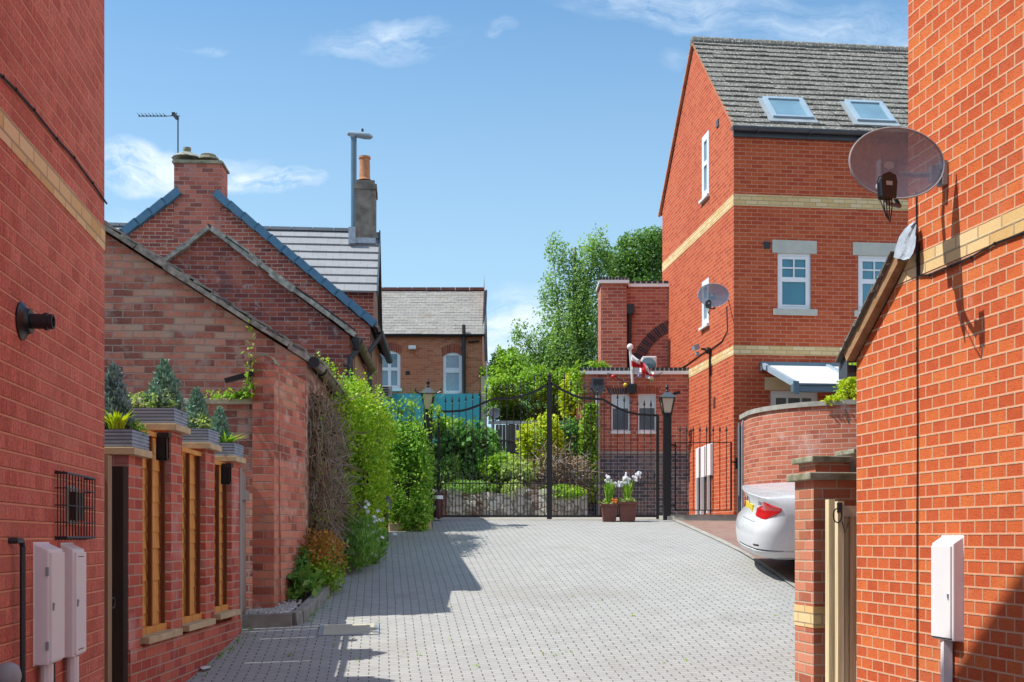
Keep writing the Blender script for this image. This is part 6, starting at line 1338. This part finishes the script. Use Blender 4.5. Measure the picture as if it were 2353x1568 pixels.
lp2 = lamp_post(984, 882, 944, 18.6, 'black lamp post rising out of the clipped hedge left of the gates', s=.85)
m = MB(); X = Xp(984, 18.6)
for dx in (-.2, .2): m.tube([(X+dx*.6, 18.6, Zp(906, 18.6)), (X+dx, 18.6, Zp(900, 18.6)), (X+dx, 18.6, Zp(893, 18.6))], .012, 5)
m.build('scroll', M['black'], lp2)
q = P(1552, 904, 19.9); m = MB(); m.beam(q-Vector((.03, 0, .01)), q+Vector((.08, 0, .015)), .04, .05); m.beam(q-Vector((.1, 0, .02)), q, .015, .015); tag(m.build('gate_sensor', M['black'], loc=q), 'tiny black sensor beside the right hand lamp post', 'sensor')
# maroon bollard, white notice, bollard light
x, Y = Xp(1003, 19.55), 19.55; bo = thing('bollard', 'maroon post with a white band beside the left gate stile', 'bollard', (x, Y, gz)); zt = Zp(1130, Y)
m = MB(); m.lathe([(.11, 0), (.11, zt-gz-.13), (.105, zt-gz-.12)], (x, Y, gz), 14); m.lathe([(.105, zt-gz-.07), (.125, zt-gz-.06), (.12, zt-gz-.02), (.05, zt-gz)], (x, Y, gz), 14); m.build('post', M['maroon'], bo, smooth=True); MB().lathe([(.113, zt-gz-.125), (.113, zt-gz-.065)], (x, Y, gz), 14).build('band', M['white'], bo, smooth=True)
q = P(984, 1166, 18.75); m = MB(); m.box(q.x-.075, q.x+.075, q.y-.006, q.y+.006, q.z-.09, q.z+.09); no = thing('notice', 'small white notice board at the foot of the hedge', 'sign', (q.x, q.y, g(q.x, q.y))); m.build('board', M['white'], no); MB().box(q.x-.012, q.x+.012, q.y+.007, q.y+.02, g(q.x, q.y), q.z+.05).build('stake', M['black'], no)
q = P(885, 1195, 16.9); z0 = g(q.x, 16.9); blt = thing('bollard_light', 'short black garden bollard light between the two hedges', 'bollard light', (q.x, 16.9, z0)); zt = Zp(1140, 16.9)
m = MB(); m.lathe([(.05, 0), (.05, zt-z0-.22)], (q.x, 16.9, z0), 10); m.build('post', M['black'], blt); m = MB(); m.lathe([(.085, zt-z0-.2), (.10, zt-z0-.1), (.09, zt-z0-.02), (.04, zt-z0)], (q.x, 16.9, z0), 12); m.build('lamp_head', M['gutter'], blt, smooth=True)
# flower pots
for i, (xa, xb, yt, fl_, lab) in enumerate([(1382, 1418, 1159, [(1395, 1098), (1401, 1108), (1412, 1113), (1424, 1113)], 'left'), (1421, 1462, 1155, [(1431, 1110), (1437, 1097), (1443, 1101), (1439, 1110), (1467, 1092), (1462, 1096)], 'right')]):
    Y = 19.35+.0*i; a, b = Xp(xa, Y), Xp(xb, Y); xc = (a+b)/2; hw = (b-a)/2; z0 = g(xc, Y); zt = Zp(yt, Y)
    t_ = thing('flower_pot', f'square plum-brown flower pot in front of the right gate leaf, {lab} one of the pair', 'flower pot', (xc, Y, z0), group='flower pots at the gates')
    m = MB(); k_ = .80; y0, y1 = Y-hw*.8, Y+hw*.8
    m.add([(xc-hw*k_, y0*1+hw*.15, z0), (xc+hw*k_, y0+hw*.15, z0), (xc+hw*k_, y1-hw*.15, z0), (xc-hw*k_, y1-hw*.15, z0), (xc-hw, y0, zt), (xc+hw, y0, zt), (xc+hw, y1, zt), (xc-hw, y1, zt)], hexa); m.build('pot', M['terracotta_plum'], t_, bevel=.006)
    m = MB(); m.box(xc-hw-.015, xc+hw+.015, y0-.015, y0+.03, zt-.03, zt+.005); m.box(xc-hw-.015, xc+hw+.015, y1-.03, y1+.015, zt-.03, zt+.005); m.box(xc-hw-.015, xc-hw+.02, y0+.03, y1-.03, zt-.03, zt+.005); m.box(xc+hw-.02, xc+hw+.015, y0+.03, y1-.03, zt-.03, zt+.005); m.build('rim', M['terracotta_plum'], t_)
    MB().box(xc-hw+.021, xc+hw-.021, y0+.031, y1-.031, zt-.04, zt-.008).build('soil', M['soil'], t_)
    fp_ = tuft('flowering_plant', f'upright strap-leaved plant with white blooms in the {lab} hand flower pot', 'plant', (xc, Y, zt-.008), 90, .46, .12, M['leaf_mid'], wid=.012)
    ms = MB()
    for (x, y) in fl_:
        q = P(x, y, Y); m = MB()
        for _ in range(9): m.ball(q+Vector(rng.normal(size=3))*.022, .022, 6, 4)
        m.build('bloom', M['petal'], fp_, smooth=True)
        ms.tube([(xc+random.uniform(-.05, .05), Y, zt), q.lerp(Vector((xc, Y, zt)), .4)+Vector((0, 0, .03)), q], .005, 5)
    if i == 1:
        m = MB(); a_, b_ = P(1460, 1098, Y), P(1472, 1087, Y)
        for f in np.linspace(0, 1, 8): m.ball(a_.lerp(b_, f)+Vector(rng.normal(size=3))*.01, .024, 6, 4)
        m.build('bloom', M['petal'], fp_, smooth=True)
    ms.build('stem', M['leaf_mid'], fp_)
    bush('bedding_plant', f'low pale bedding plant round the rim of the {lab} hand flower pot', 'plant', (xc, Y, zt+.03), (hw*.95, hw*.75, .06), 420, .035, M['leaf_grey'], stem=True)
m = MB(); q = P(1412, 1152, 19.25)
for _ in range(9): m.ball(q+Vector(rng.normal(size=3))*.022, .019, 6, 4)
tag(m.build('orange_flowers', M['petal_or'], loc=q, smooth=True), 'cluster of orange flowers at the rim between the two pots', 'flowers')

# ---------------------------------------------------------------- plants along the left
def hedge(name, label, blobs, n, size, mat, k=60, loc=None, spread=.15, extra=(), en=0, group='clipped hedges on the left'):
    x = sum(b[0] for b in blobs)/len(blobs); y = sum(b[1] for b in blobs)/len(blobs); root = thing(name, label, 'hedge', (x, y, g(x, y)), group=group)
    p = clumps(blobs, n, k, spread, .92, box=True); p = p[p[:, 2] > g(x, y)-.1]; p = np.concatenate([p, clumps(extra, en, 26, .3, .8)]); leafmesh('foliage', p, size, M[mat], root)
    m = MB()
    for b in blobs[:4]:
        for _ in range(4):
            xx, yy_ = b[0]+random.uniform(-.3, .3)*b[3], b[1]+random.uniform(-.3, .3)*b[4]; m.tube([(xx, yy_, g(xx, yy_)-.1), (xx+random.uniform(-.1, .1), yy_, b[2]+.3*b[5])], .018, 5)
    m.build('stem', M['trunk'], root); return root
gY = lambda x, y: g(x, y)
def hb(x0, x1, y0, y1, zt, zb=None):
    zb = gY((x0+x1)/2, (y0+y1)/2) if zb is None else zb; return ((x0+x1)/2, (y0+y1)/2, (zb+zt)/2, (x1-x0)/2, (y1-y0)/2, (zt-zb)/2)
hd1 = hedge('leafy_hedge', 'bright green hedge against the wall beyond the dead climber', [hb(-2.45, -1.82, 15.4, 17.2, EYE+1.9), hb(-2.55, -2.02, 15.0, 16.2, EYE+1.95), hb(-2.4, -1.72, 15.9, 17.5, EYE+1.9, EYE+.5), hb(-2.2, -1.80, 15.5, 16.9, EYE+1.2)], 31000, .050, 'leaf_hedge', k=240, extra=[(-2.35, 15.9, EYE+2.12, .3, .5, .12), (-2.05, 16.6, EYE+2.05, .25, .5, .14), (-2.6, 15.5, EYE+2.2, .25, .3, .2)], en=1200)
hd2 = hedge('clipped_hedge', 'tall dense hedge right beside the left gate stile', [hb(-1.98, -1.30, 18.0, 19.1, EYE+1.74), hb(-2.0, -1.45, 18.3, 19.2, EYE+1.8, EYE+1.0), hb(-1.75, -1.26, 17.9, 18.6, EYE+1.4)], 27000, .054, 'leaf_hedge2', k=240, extra=[(-1.75, 18.6, EYE+2.05, .3, .4, .14), (-1.22, 18.5, EYE+1.95, .1, .3, .2)], en=480)
for hd, bls, n_, spots in ((hd1, [(-2.35, 15.9, EYE+2.12, .3, .5, .12), (-2.05, 16.6, EYE+2.05, .25, .5, .14), (-2.6, 15.5, EYE+2.2, .25, .3, .2)], 900, [(-2.4, 15.9), (-2.1, 16.5)]), (hd2, [(-1.75, 18.6, EYE+2.05, .3, .4, .14), (-1.22, 18.5, EYE+1.95, .1, .3, .2)], 420, [(-1.7, 18.6), (-1.4, 18.5)])):
    m = MB()
    for _ in range(13):
        x, y = random.choice(spots); x += random.gauss(0, .15); y += random.gauss(0, .2); m.tube([(x, y, EYE+1.6), (x+random.gauss(0, .05), y, EYE+2.1), (x+random.gauss(0, .12), y, EYE+2.15+random.uniform(.05, .25))], .004, 4)
    m.build('shoot_stems', M['leaf_hedge'], hd)
# dead climber on the outbuilding side wall
def dc():
    y = random.uniform(13.05, 15.4); x = -2.24-.052*(y-12.9)+abs(random.gauss(0, .09)); z = EYE+random.uniform(-.35, 1.62-.05*(y-13)); return (x, y, z), (random.gauss(.0, .22), random.gauss(0, .55), random.gauss(-.3, 1))
cl_t = twigs('dead_climber', 'mass of brown dead climber stems hanging on the outbuilding wall', 'climber', dc, 2600, .006, ['twig', 'twig_grey', 'twig'], (-2.2, 14.2, g(-2.2, 14.2)), ln=(.2, .55))
p = np.array([dc()[0] for _ in range(3000)]); leafmesh('dry_leaves', p, .045, leafmat('dead_leaf', [(.05, .035, .018), (.12, .075, .04), (.20, .13, .07)], .15), cl_t)
p = np.array([q for q in ([dc()[0] for _ in range(2200)]) if q[1] > 14.2 or q[2] < EYE+.6 or random.random() < .35]); leafmesh('green_leaves', p, .05, M['leaf_mid'], cl_t)
# gravel bed with kerb
bed = [(-2.66, 11.45), (-2.12, 11.52), (-2.05, 12.7), (-2.1, 14), (-2.2, 16.5), (-2.6, 16.5), (-2.6, 12), (-2.66, 11.7)]
ys2 = list(np.arange(11.42, 19.3, .2)); lb = lambda y: float(np.interp(y, [11.4, 11.5, 11.65, 12.8, 14, 16.5, 19], [-2.66, -2.16, -2.13, -2.08, -2.1, -2.15, -2.15]))
sheet('soil', lambda y: -3.0, lb, ys2, 3, .10, M['soil'])
kb = MB(); path = [(-2.70, 11.42), (-2.14, 11.46), (-2.09, 11.55), (-2.06, 12.2), (-2.04, 12.85)]
for (a, b) in zip(path[:-1], path[1:]):
    A, B_ = Vector((*a, g(*a)+.04)), Vector((*b, g(*b)+.04)); n_ = max(1, int((B_-A).length/.55))
    for i in range(n_): kb.beam(A.lerp(B_, i/n_)+(B_-A).normalized()*.003, A.lerp(B_, (i+1)/n_)-(B_-A).normalized()*.003, .10, .17)
tag(kb.build('kerb', M['kerb'], bevel=.008), kind='structure')
m = MB()
for _ in range(1500):
    y = 11.5+abs(random.gauss(0, .22)); x = random.uniform(-2.62, lb(min(y, 12.3))-.04)
    if y > 12.4 or (x < -2.37 and y > 11.69): continue
    r = random.uniform(.012, .028); z = g(x, y)+.105+random.uniform(0, .015); v = [(x+r*random.uniform(.7, 1.2)*a, y+r*random.uniform(.7, 1.2)*b, z+r*.7*c_) for a, b, c_ in ((1, 0, 0), (0, 1, 0), (-1, 0, 0), (0, -1, 0), (0, 0, 1), (0, 0, -1))]
    m.add(v, [(0, 1, 4), (1, 2, 4), (2, 3, 4), (3, 0, 4), (1, 0, 5), (2, 1, 5), (3, 2, 5), (0, 3, 5)])
tag(m.build('pebbles', M['pebble']), 'pale pebbles covering the bed at the foot of the tall pillar', kind='stuff')
bed_g = 'plants in the gravel bed'
c0 = P(735, 1268, 13.0); 
sh = thing('bronze_shrub', 'rounded orange-tipped shrub in the gravel bed below the dead climber', 'shrub', (c0.x, 13, g(c0.x, 13)))
bz = g(c0.x, 13); p = clumps([(c0.x, 13., bz+.34, .30, .42, .34), (c0.x-.1, 12.8, bz+.25, .22, .3, .25)], 6500, 60, .22, .8); up_ = p[:, 2] > bz+.36+.10*rng.normal(size=len(p))
leafmesh('foliage', p[~up_], .042, M['leaf_mid'], sh); leafmesh('tips', p[up_], .04, M['leaf_orange'], sh, label='orange-brown leaf tips'); m = MB()
for _ in range(6): m.tube([(c0.x+random.gauss(0, .06), 13, bz), (c0.x+random.gauss(0, .15), 13+random.gauss(0, .1), bz+.5)], .006, 5)
m.build('stem', M['trunk'], sh)
c1 = P(698, 1315, 12.3); bush('broad_leaf_plant', 'low plant with broad grey-green leaves at the front of the gravel bed', 'plant', (c1.x, 12.3, g(c1.x, 12.3)+.2), (.15, .2, .17), 260, .11, M['leaf_lav'], group=bed_g)
bush('dark_shrub', 'dark green leafy shrub between the bronze shrub and the brick wall', 'shrub', (-2.3, 12.7, g(-2.3, 12.7)+.26), (.16, .35, .30), 1800, .05, M['leaf_dark'], group=bed_g)
c2 = P(832, 1225, 14.9); dz = g(c2.x, 14.9); ds = thing('daisy_clump', 'grassy clump with white daisies beside the bronze shrub', 'plant', (c2.x, 14.9, dz))
p = clumps([(c2.x, 14.9, dz+.26, .26, .5, .30), (c2.x+.05, 14.3, dz+.16, .2, .3, .2)], 4200, 40, .3, .75); leafmesh('foliage', p, .085, M['leaf_lav'], ds, axis=(.25, 0, .8), aspect=.28)
st_ = MB()
for _ in range(30):
    m = MB()
    x, y = random.gauss(848, 24), random.gauss(1215, 30); q = P(x, y, 14.7+random.gauss(0, .2)); d_ = Vector((random.gauss(.5, .4), -.6, random.gauss(.5, .3))).normalized(); t1_ = d_.cross(UP).normalized(); t2_ = d_.cross(t1_)
    for k_ in range(6):
        a = k_*math.pi/3; e = t1_*math.cos(a)+t2_*math.sin(a); s_ = t1_*math.cos(a+1.57)+t2_*math.sin(a+1.57); m.quad(q, q+e*.018+s_*.007, q+e*.034, q+e*.018-s_*.007)
    fh_ = m.build('flower_head', M['petal'], ds); q_ = q-ds.location; MB().tube([q_, q_-UP*.12-Vector((.05, 0, 0))], .002, 3).build('stalk', M['leaf_lav'], fh_, local=True)
m = MB(); a_, b_ = P(812, 1195, 15), P(836, 1150, 15.2); m.beam(a_, b_, .012, .03); tag(m.build('garden_stake', M['black'], loc=(a_+b_)/2), 'thin black stake leaning in the daisy clump', 'stake')
# hedge edging stones and manhole, litter
e0, e1_ = P(892, 1190, 18.05), P(990, 1188, 18.3); es = MB()
for i in range(3):
    a, b = e0.lerp(e1_, i/3), e0.lerp(e1_, (i+1)/3-.01); es.beam(Vector((a.x, a.y, g(a.x, a.y)+.05)), Vector((b.x, b.y, g(b.x, b.y)+.05)), .14, .13)
tag(es.build('kerb', M['sill_stone'], bevel=.01), kind='structure')
mh = thing('manhole_cover', 'pale rectangular inspection cover set in the grey paving', 'manhole cover', (-1.36, 11.15, g(-1.36, 11.15)), ANG*0)
def gp(x, y, o): return (x, y, g(x, y)+o)
def slab(m, x0, x1, y0, y1, o0, o1, sh=-.05):
    v = [gp(x0-.0, y0, o0), gp(x1, y0, o0), gp(x1+sh, y1, o0), gp(x0+sh, y1, o0), gp(x0, y0, o1), gp(x1, y0, o1), gp(x1+sh, y1, o1), gp(x0+sh, y1, o1)]; m.add(v, hexa)
y0_, y1_ = 11.0, 11.42
m = MB(); slab(m, Xp(741, 11.0), Xp(861, 11.0), y0_, y1_, -.03, .006); m.build('cover', M['stone'], mh)
m = MB(); slab(m, Xp(738, 11)-.03, Xp(741, 11)-.002, y0_-.03, y1_+.03, -.03, .010); slab(m, Xp(861, 11)+.002, Xp(864, 11)+.03, y0_-.03, y1_+.03, -.03, .010); slab(m, Xp(741, 11), Xp(861, 11), y0_-.03, y0_-.002, -.03, .0095); m.build('frame', M['grey_metal'], mh)
q = P(470, 1530, 9.75); z = g(q.x, q.y); m = MB(); pts = [Vector((q.x+.055*math.cos(a)*random.uniform(.6, 1.2), q.y+.08*math.sin(a)*random.uniform(.6, 1.2), z+.012+.02*random.random())) for a in np.linspace(0, 5.6, 9)]
for i in range(9): m.quad(pts[i], pts[(i+1) % 9], Vector((q.x, q.y, z+.035)))
tag(m.build('crumpled_litter', M['white'], loc=Vector((q.x, q.y, z))), 'crumpled pale scrap of litter on the paving at the left', 'litter')

# ---------------------------------------------------------------- white car
CA = math.radians(-3.0); cz = g(3.3, 13.8)+.0
car = thing('parked_car', 'white saloon car parked behind the brick pier with its red tail lamp showing', 'car', (2.67, 13.95, g(3.4, 13.95)+.0), CA); car.rotation_euler = (math.radians(7.6), 0, CA)
# plan slices: z, rear offset, half width, front end, corner radius
SL = [(.30, .16, .74, 4.45, .26), (.335, .06, .82, 4.52, .28), (.40, .015, .86, 4.56, .29), (.415, .035, .855, 4.56, .29), (.425, .012, .87, 4.57, .29), (.50, .0, .885, 4.58, .29), (.60, .0, .895, 4.58, .29), (.66, .02, .90, 4.55, .28), (.72, .075, .90, 4.5, .26), (.80, .125, .905, 4.42, .23), (.86, .135, .90, 4.3, .22), (.93, .115, .885, 4.05, .19), (.955, .105, .875, 3.9, .17), (.985, .088, .86, 3.7, .15), (1.0, .078, .85, 3.6, .15), (1.008, .084, .845, 3.6, .15), (1.025, .24, .82, 3.5, .2), (1.042, .46, .79, 3.4, .22), (1.055, .70, .75, 3.3, .2)]
NP = 25
def outline(s, n=NP):
    z, xr, w, xf, r = s; pts = [(xr, 0.)]
    bow = .07*(w/.9)
    for t in np.linspace(0, 1, 9)[1:]: y = -(w-r)*t; pts.append((xr+bow*t*t, y))
    x1 = xr+bow
    for a in np.linspace(0, math.pi/2, 10)[1:]: pts.append((x1+r-r*math.cos(a), -(w-r)-r*math.sin(a)))
    for t in np.linspace(0, 1, 9)[1:]: pts.append((x1+r+(xf-.5-x1-r)*t, -w+.035*t*t))
    for a in np.linspace(0, math.pi/2, 7)[1:]: pts.append((xf-.5+.5*math.sin(a), -(w-.035)*(.42+.58*math.cos(a))))
    pts.append((xf, 0)); return [Vector((x, y, z)) for x, y in pts]
def sect(s, side): return [Vector((p.x, p.y*side, p.z)) for p in outline(s)]
m = MB()
for side in (1, -1):
    R = [sect(s, side) for s in SL]
    for i in range(len(R)-1):
        for j in range(len(R[0])-1): m.quad(R[i][j], R[i][j+1], R[i+1][j+1], R[i+1][j])
    top = R[-1]
    for j in range(len(top)-1): m.quad(top[j], top[j+1], Vector((top[j+1].x, 0, 1.06)), Vector((top[j].x, 0, 1.06)))
    for j in range(len(top)-1): q = R[0]; m.quad(q[j], q[j+1], Vector((q[j+1].x, 0, .25)), Vector((q[j].x, 0, .25)))
# weld so shading is smooth
import bmesh
def weld(o, d=.0005):
    b = bmesh.new(); b.from_mesh(o.data); bmesh.ops.remove_doubles(b, verts=b.verts, dist=d); bmesh.ops.recalc_face_normals(b, faces=b.faces); b.to_mesh(o.data); b.free()
body = m.build('body', M['car'], car, local=True, smooth=True); weld(body)
for md in list(body.modifiers): md.split_angle = math.radians(34)
def surf(u, z, side=-1, off=.006):
    """u in 0..NP index along the outline (0 rear centre)"""
    zs = [s[0] for s in SL]; i = max(0, min(len(zs)-2, int(np.searchsorted(zs, z))-1)); f = (z-zs[i])/(zs[i+1]-zs[i]); a, b = outline(SL[i]), outline(SL[i+1]); j = min(int(u), len(a)-2); h = u-j
    p = (a[j].lerp(a[j+1], h)).lerp(b[j].lerp(b[j+1], h), f); d = (a[j+1]-a[j]).normalized(); nrm = Vector((d.y, -d.x, 0)); nrm = nrm if nrm.dot(Vector((p.x-2.3, p.y, 0))) > 0 else -nrm
    p = p+nrm*off; return Vector((p.x, -p.y*side*-1 if side == 1 else p.y, p.z)) if side == -1 else Vector((p.x, -p.y, p.z))
def patch(name, us, lo, hi, mat, parent, off=.008, side=-1, nz=8):
    m = MB(); g_ = [[surf(u, lo(u)+(hi(u)-lo(u))*k_/nz, side, off*(1-.9*(k_ in (0, nz)))) for k_ in range(nz+1)] for u in us]
    for i in range(len(us)-1):
        for k_ in range(nz): m.quad(g_[i][k_], g_[i][k_+1], g_[i+1][k_+1], g_[i+1][k_])
    o = m.build(name, mat, parent, local=True, smooth=True); weld(o, 1e-5); return o
ip = lambda xs, ys: (lambda u: float(np.interp(u, xs, ys)))
for side in (-1, 1):
    tl = patch('tail_lamp', np.linspace(5.2, 15.6, 40), ip([5.2, 6, 8.5, 11, 13.2, 14.8, 15.6], [.775, .76, .755, .758, .80, .85, .888]), ip([5.2, 6.5, 7.6, 7.8, 9.5, 12, 14, 15.6], [.86, .885, .90, .945, .952, .938, .915, .892]), M['tail'], car, .012, side)
    patch('lamp_strip', np.linspace(5.6, 13.6, 30), ip([5.6, 13.6], [.842, .862]), ip([5.6, 13.6], [.850, .868]), M['maroon'], tl, .0145, side, 1)
    patch('reflector', np.linspace(9.4, 11.6, 8), ip([9, 12], [.45, .455]), ip([9, 12], [.472, .477]), M['maroon'], car, .004, side, 2)
patch('bumper_line', np.linspace(0, 17, 30), ip([0, 17], [.405, .41]), ip([0, 17], [.411, .416]), M['gutter'], car, .002)
MB().box(.126, .15, -.26, .26, .765, .87).build('number_plate', M['plate'], car, local=True, bevel=.003)
patch('boot_seam', np.linspace(0, 7, 14), ip([0, 7], [.705, .705]), ip([0, 7], [.709, .709]), M['gutter'], car, .002)
m = MB(); p = surf(0, .93); m.lathe([(.001, .004), (.036, .004), (.04, 0)], p, 16, Matrix.Rotation(-math.pi/2, 3, 'Y')); m.build('badge', M['gutter'], car, local=True)
def text(s, size, loc, rot, mat, parent):
    cu = bpy.data.curves.new('lettering', 'FONT'); cu.body = s; cu.size = size; cu.extrude = .001; to = bpy.data.objects.new('tmp', cu); C.objects.link(to); dg = bpy.context.evaluated_depsgraph_get(); me = bpy.data.meshes.new_from_object(to.evaluated_get(dg)); bpy.data.objects.remove(to)
    o = bpy.data.objects.new('lettering', me); C.objects.link(o); me.materials.clear(); me.materials.append(mat); o.location = loc; o.rotation_euler = rot; o.parent = parent; return o
p = surf(6.3, .905); text('320d', .055, p+Vector((-.012, .02, -.005)), (math.pi/2, 0, -math.pi/2+.2), M['gutter'], car)
# cabin
CB = [(1.045, .72, .70, 3.1), (1.10, .86, .70, 3.0), (1.22, 1.12, .665, 2.75), (1.34, 1.42, .615, 2.45), (1.40, 1.62, .58, 2.25), (1.425, 1.85, .50, 2.05)]
def cabo(s): z, x0, w, x1 = s; r = .22; P_ = [(x0+r*(1-math.cos(a)), -w+r-r*math.sin(a)+0) for a in np.linspace(0, math.pi/2, 7)]; return [Vector((x0, 0, z))]+[Vector((x, y, z)) for x, y in P_]+[Vector((x1-.1, -w, z)), Vector((x1+.1, -w*.8, z)), Vector((x1+.18, 0, z))]
for nm, lo, hi, mt in (('windows', 0, 3, 'car_glass'), ('roof', 3, 5, 'car')):
    m = MB()
    for side in (1, -1):
        R = [[Vector((p.x, p.y*side, p.z)) for p in cabo(s)] for s in CB[lo:hi+1]]
        for i in range(len(R)-1):
            for j in range(len(R[0])-1): m.quad(R[i][j], R[i][j+1], R[i+1][j+1], R[i+1][j])
        if hi == 5:
            t_ = R[-1]
            for j in range(len(t_)-1): m.quad(t_[j], t_[j+1], Vector((t_[j+1].x, 0, t_[j].z+.005)), Vector((t_[j].x, 0, t_[j].z+.005)))
    o = m.build(nm, M[mt], car, local=True, smooth=True); weld(o)
for side in (-1, 1):
    for st_x, en in (((.80, .66, 1.06), (1.46, .605, 1.355)), ((1.95, .70, 1.05), (1.98, .61, 1.36)), ((3.02, .70, 1.07), (2.5, .60, 1.36))):
        m = MB(); m.beam((st_x[0], side*st_x[1], st_x[2]), (en[0], side*en[1], en[2]), .10, .05, up=(0, side, .2)); m.build('pillar', M['car'], car, local=True)
    for wx in (.98, 3.72):
        Rw_ = Matrix.Rotation(math.pi/2*side, 3, 'X')
        m = MB(); m.lathe([(.37, 0), (.37, .01), (.30, .012)], (wx, side*.885, .34), 28, Rw_); m.build('wheel_arch', M['black'], car, local=True)
        m = MB(); m.lathe([(.22, 0), (.315, .0), (.325, .03), (.325, .17), (.30, .2), (.22, .2)], (wx, side*.715, .325), 32, Matrix.Rotation(-math.pi/2*side, 3, 'X')); wh = m.build('wheel', M['tyre'], car, local=True, smooth=True)
        m = MB(); m.lathe([(.215, .19), (.225, .205), (.20, .20), (.05, .17), (.045, .19)], (wx, side*.715, .325), 24, Matrix.Rotation(-math.pi/2*side, 3, 'X'))
        m.build('rim', M['alloy'], wh, local=True, smooth=True)
MB().box(.6, 4.2, -.70, .70, .25, .33).build('underside', M['black'], car, local=True)

# weeds and moss tufts along the paving edges
wp = []
for _ in range(110):
    r_ = random.random()
    if r_ < .35: y = random.uniform(9.5, 11.35); x = -2.56+abs(random.gauss(0, .06))
    elif r_ < .6: y = random.uniform(11.5, 13.2); x = lb(y)+.08+abs(random.gauss(0, .05))
    elif r_ < .8: y = random.uniform(9.3, 12); x = 2.9+random.gauss(0, .2)
    else: y = random.uniform(9.6, 12.5); x = random.uniform(-2.2, 1.5)
    for _ in range(5): wp.append((x+random.gauss(0, .012), y+random.gauss(0, .012), g(x, y)+.006+random.random()*.012))
wd_ = leafmesh('weeds', wp, .022, M['leaf_mid']); tag(wd_, 'small weeds growing in the joints and edges of the paving', kind='stuff')
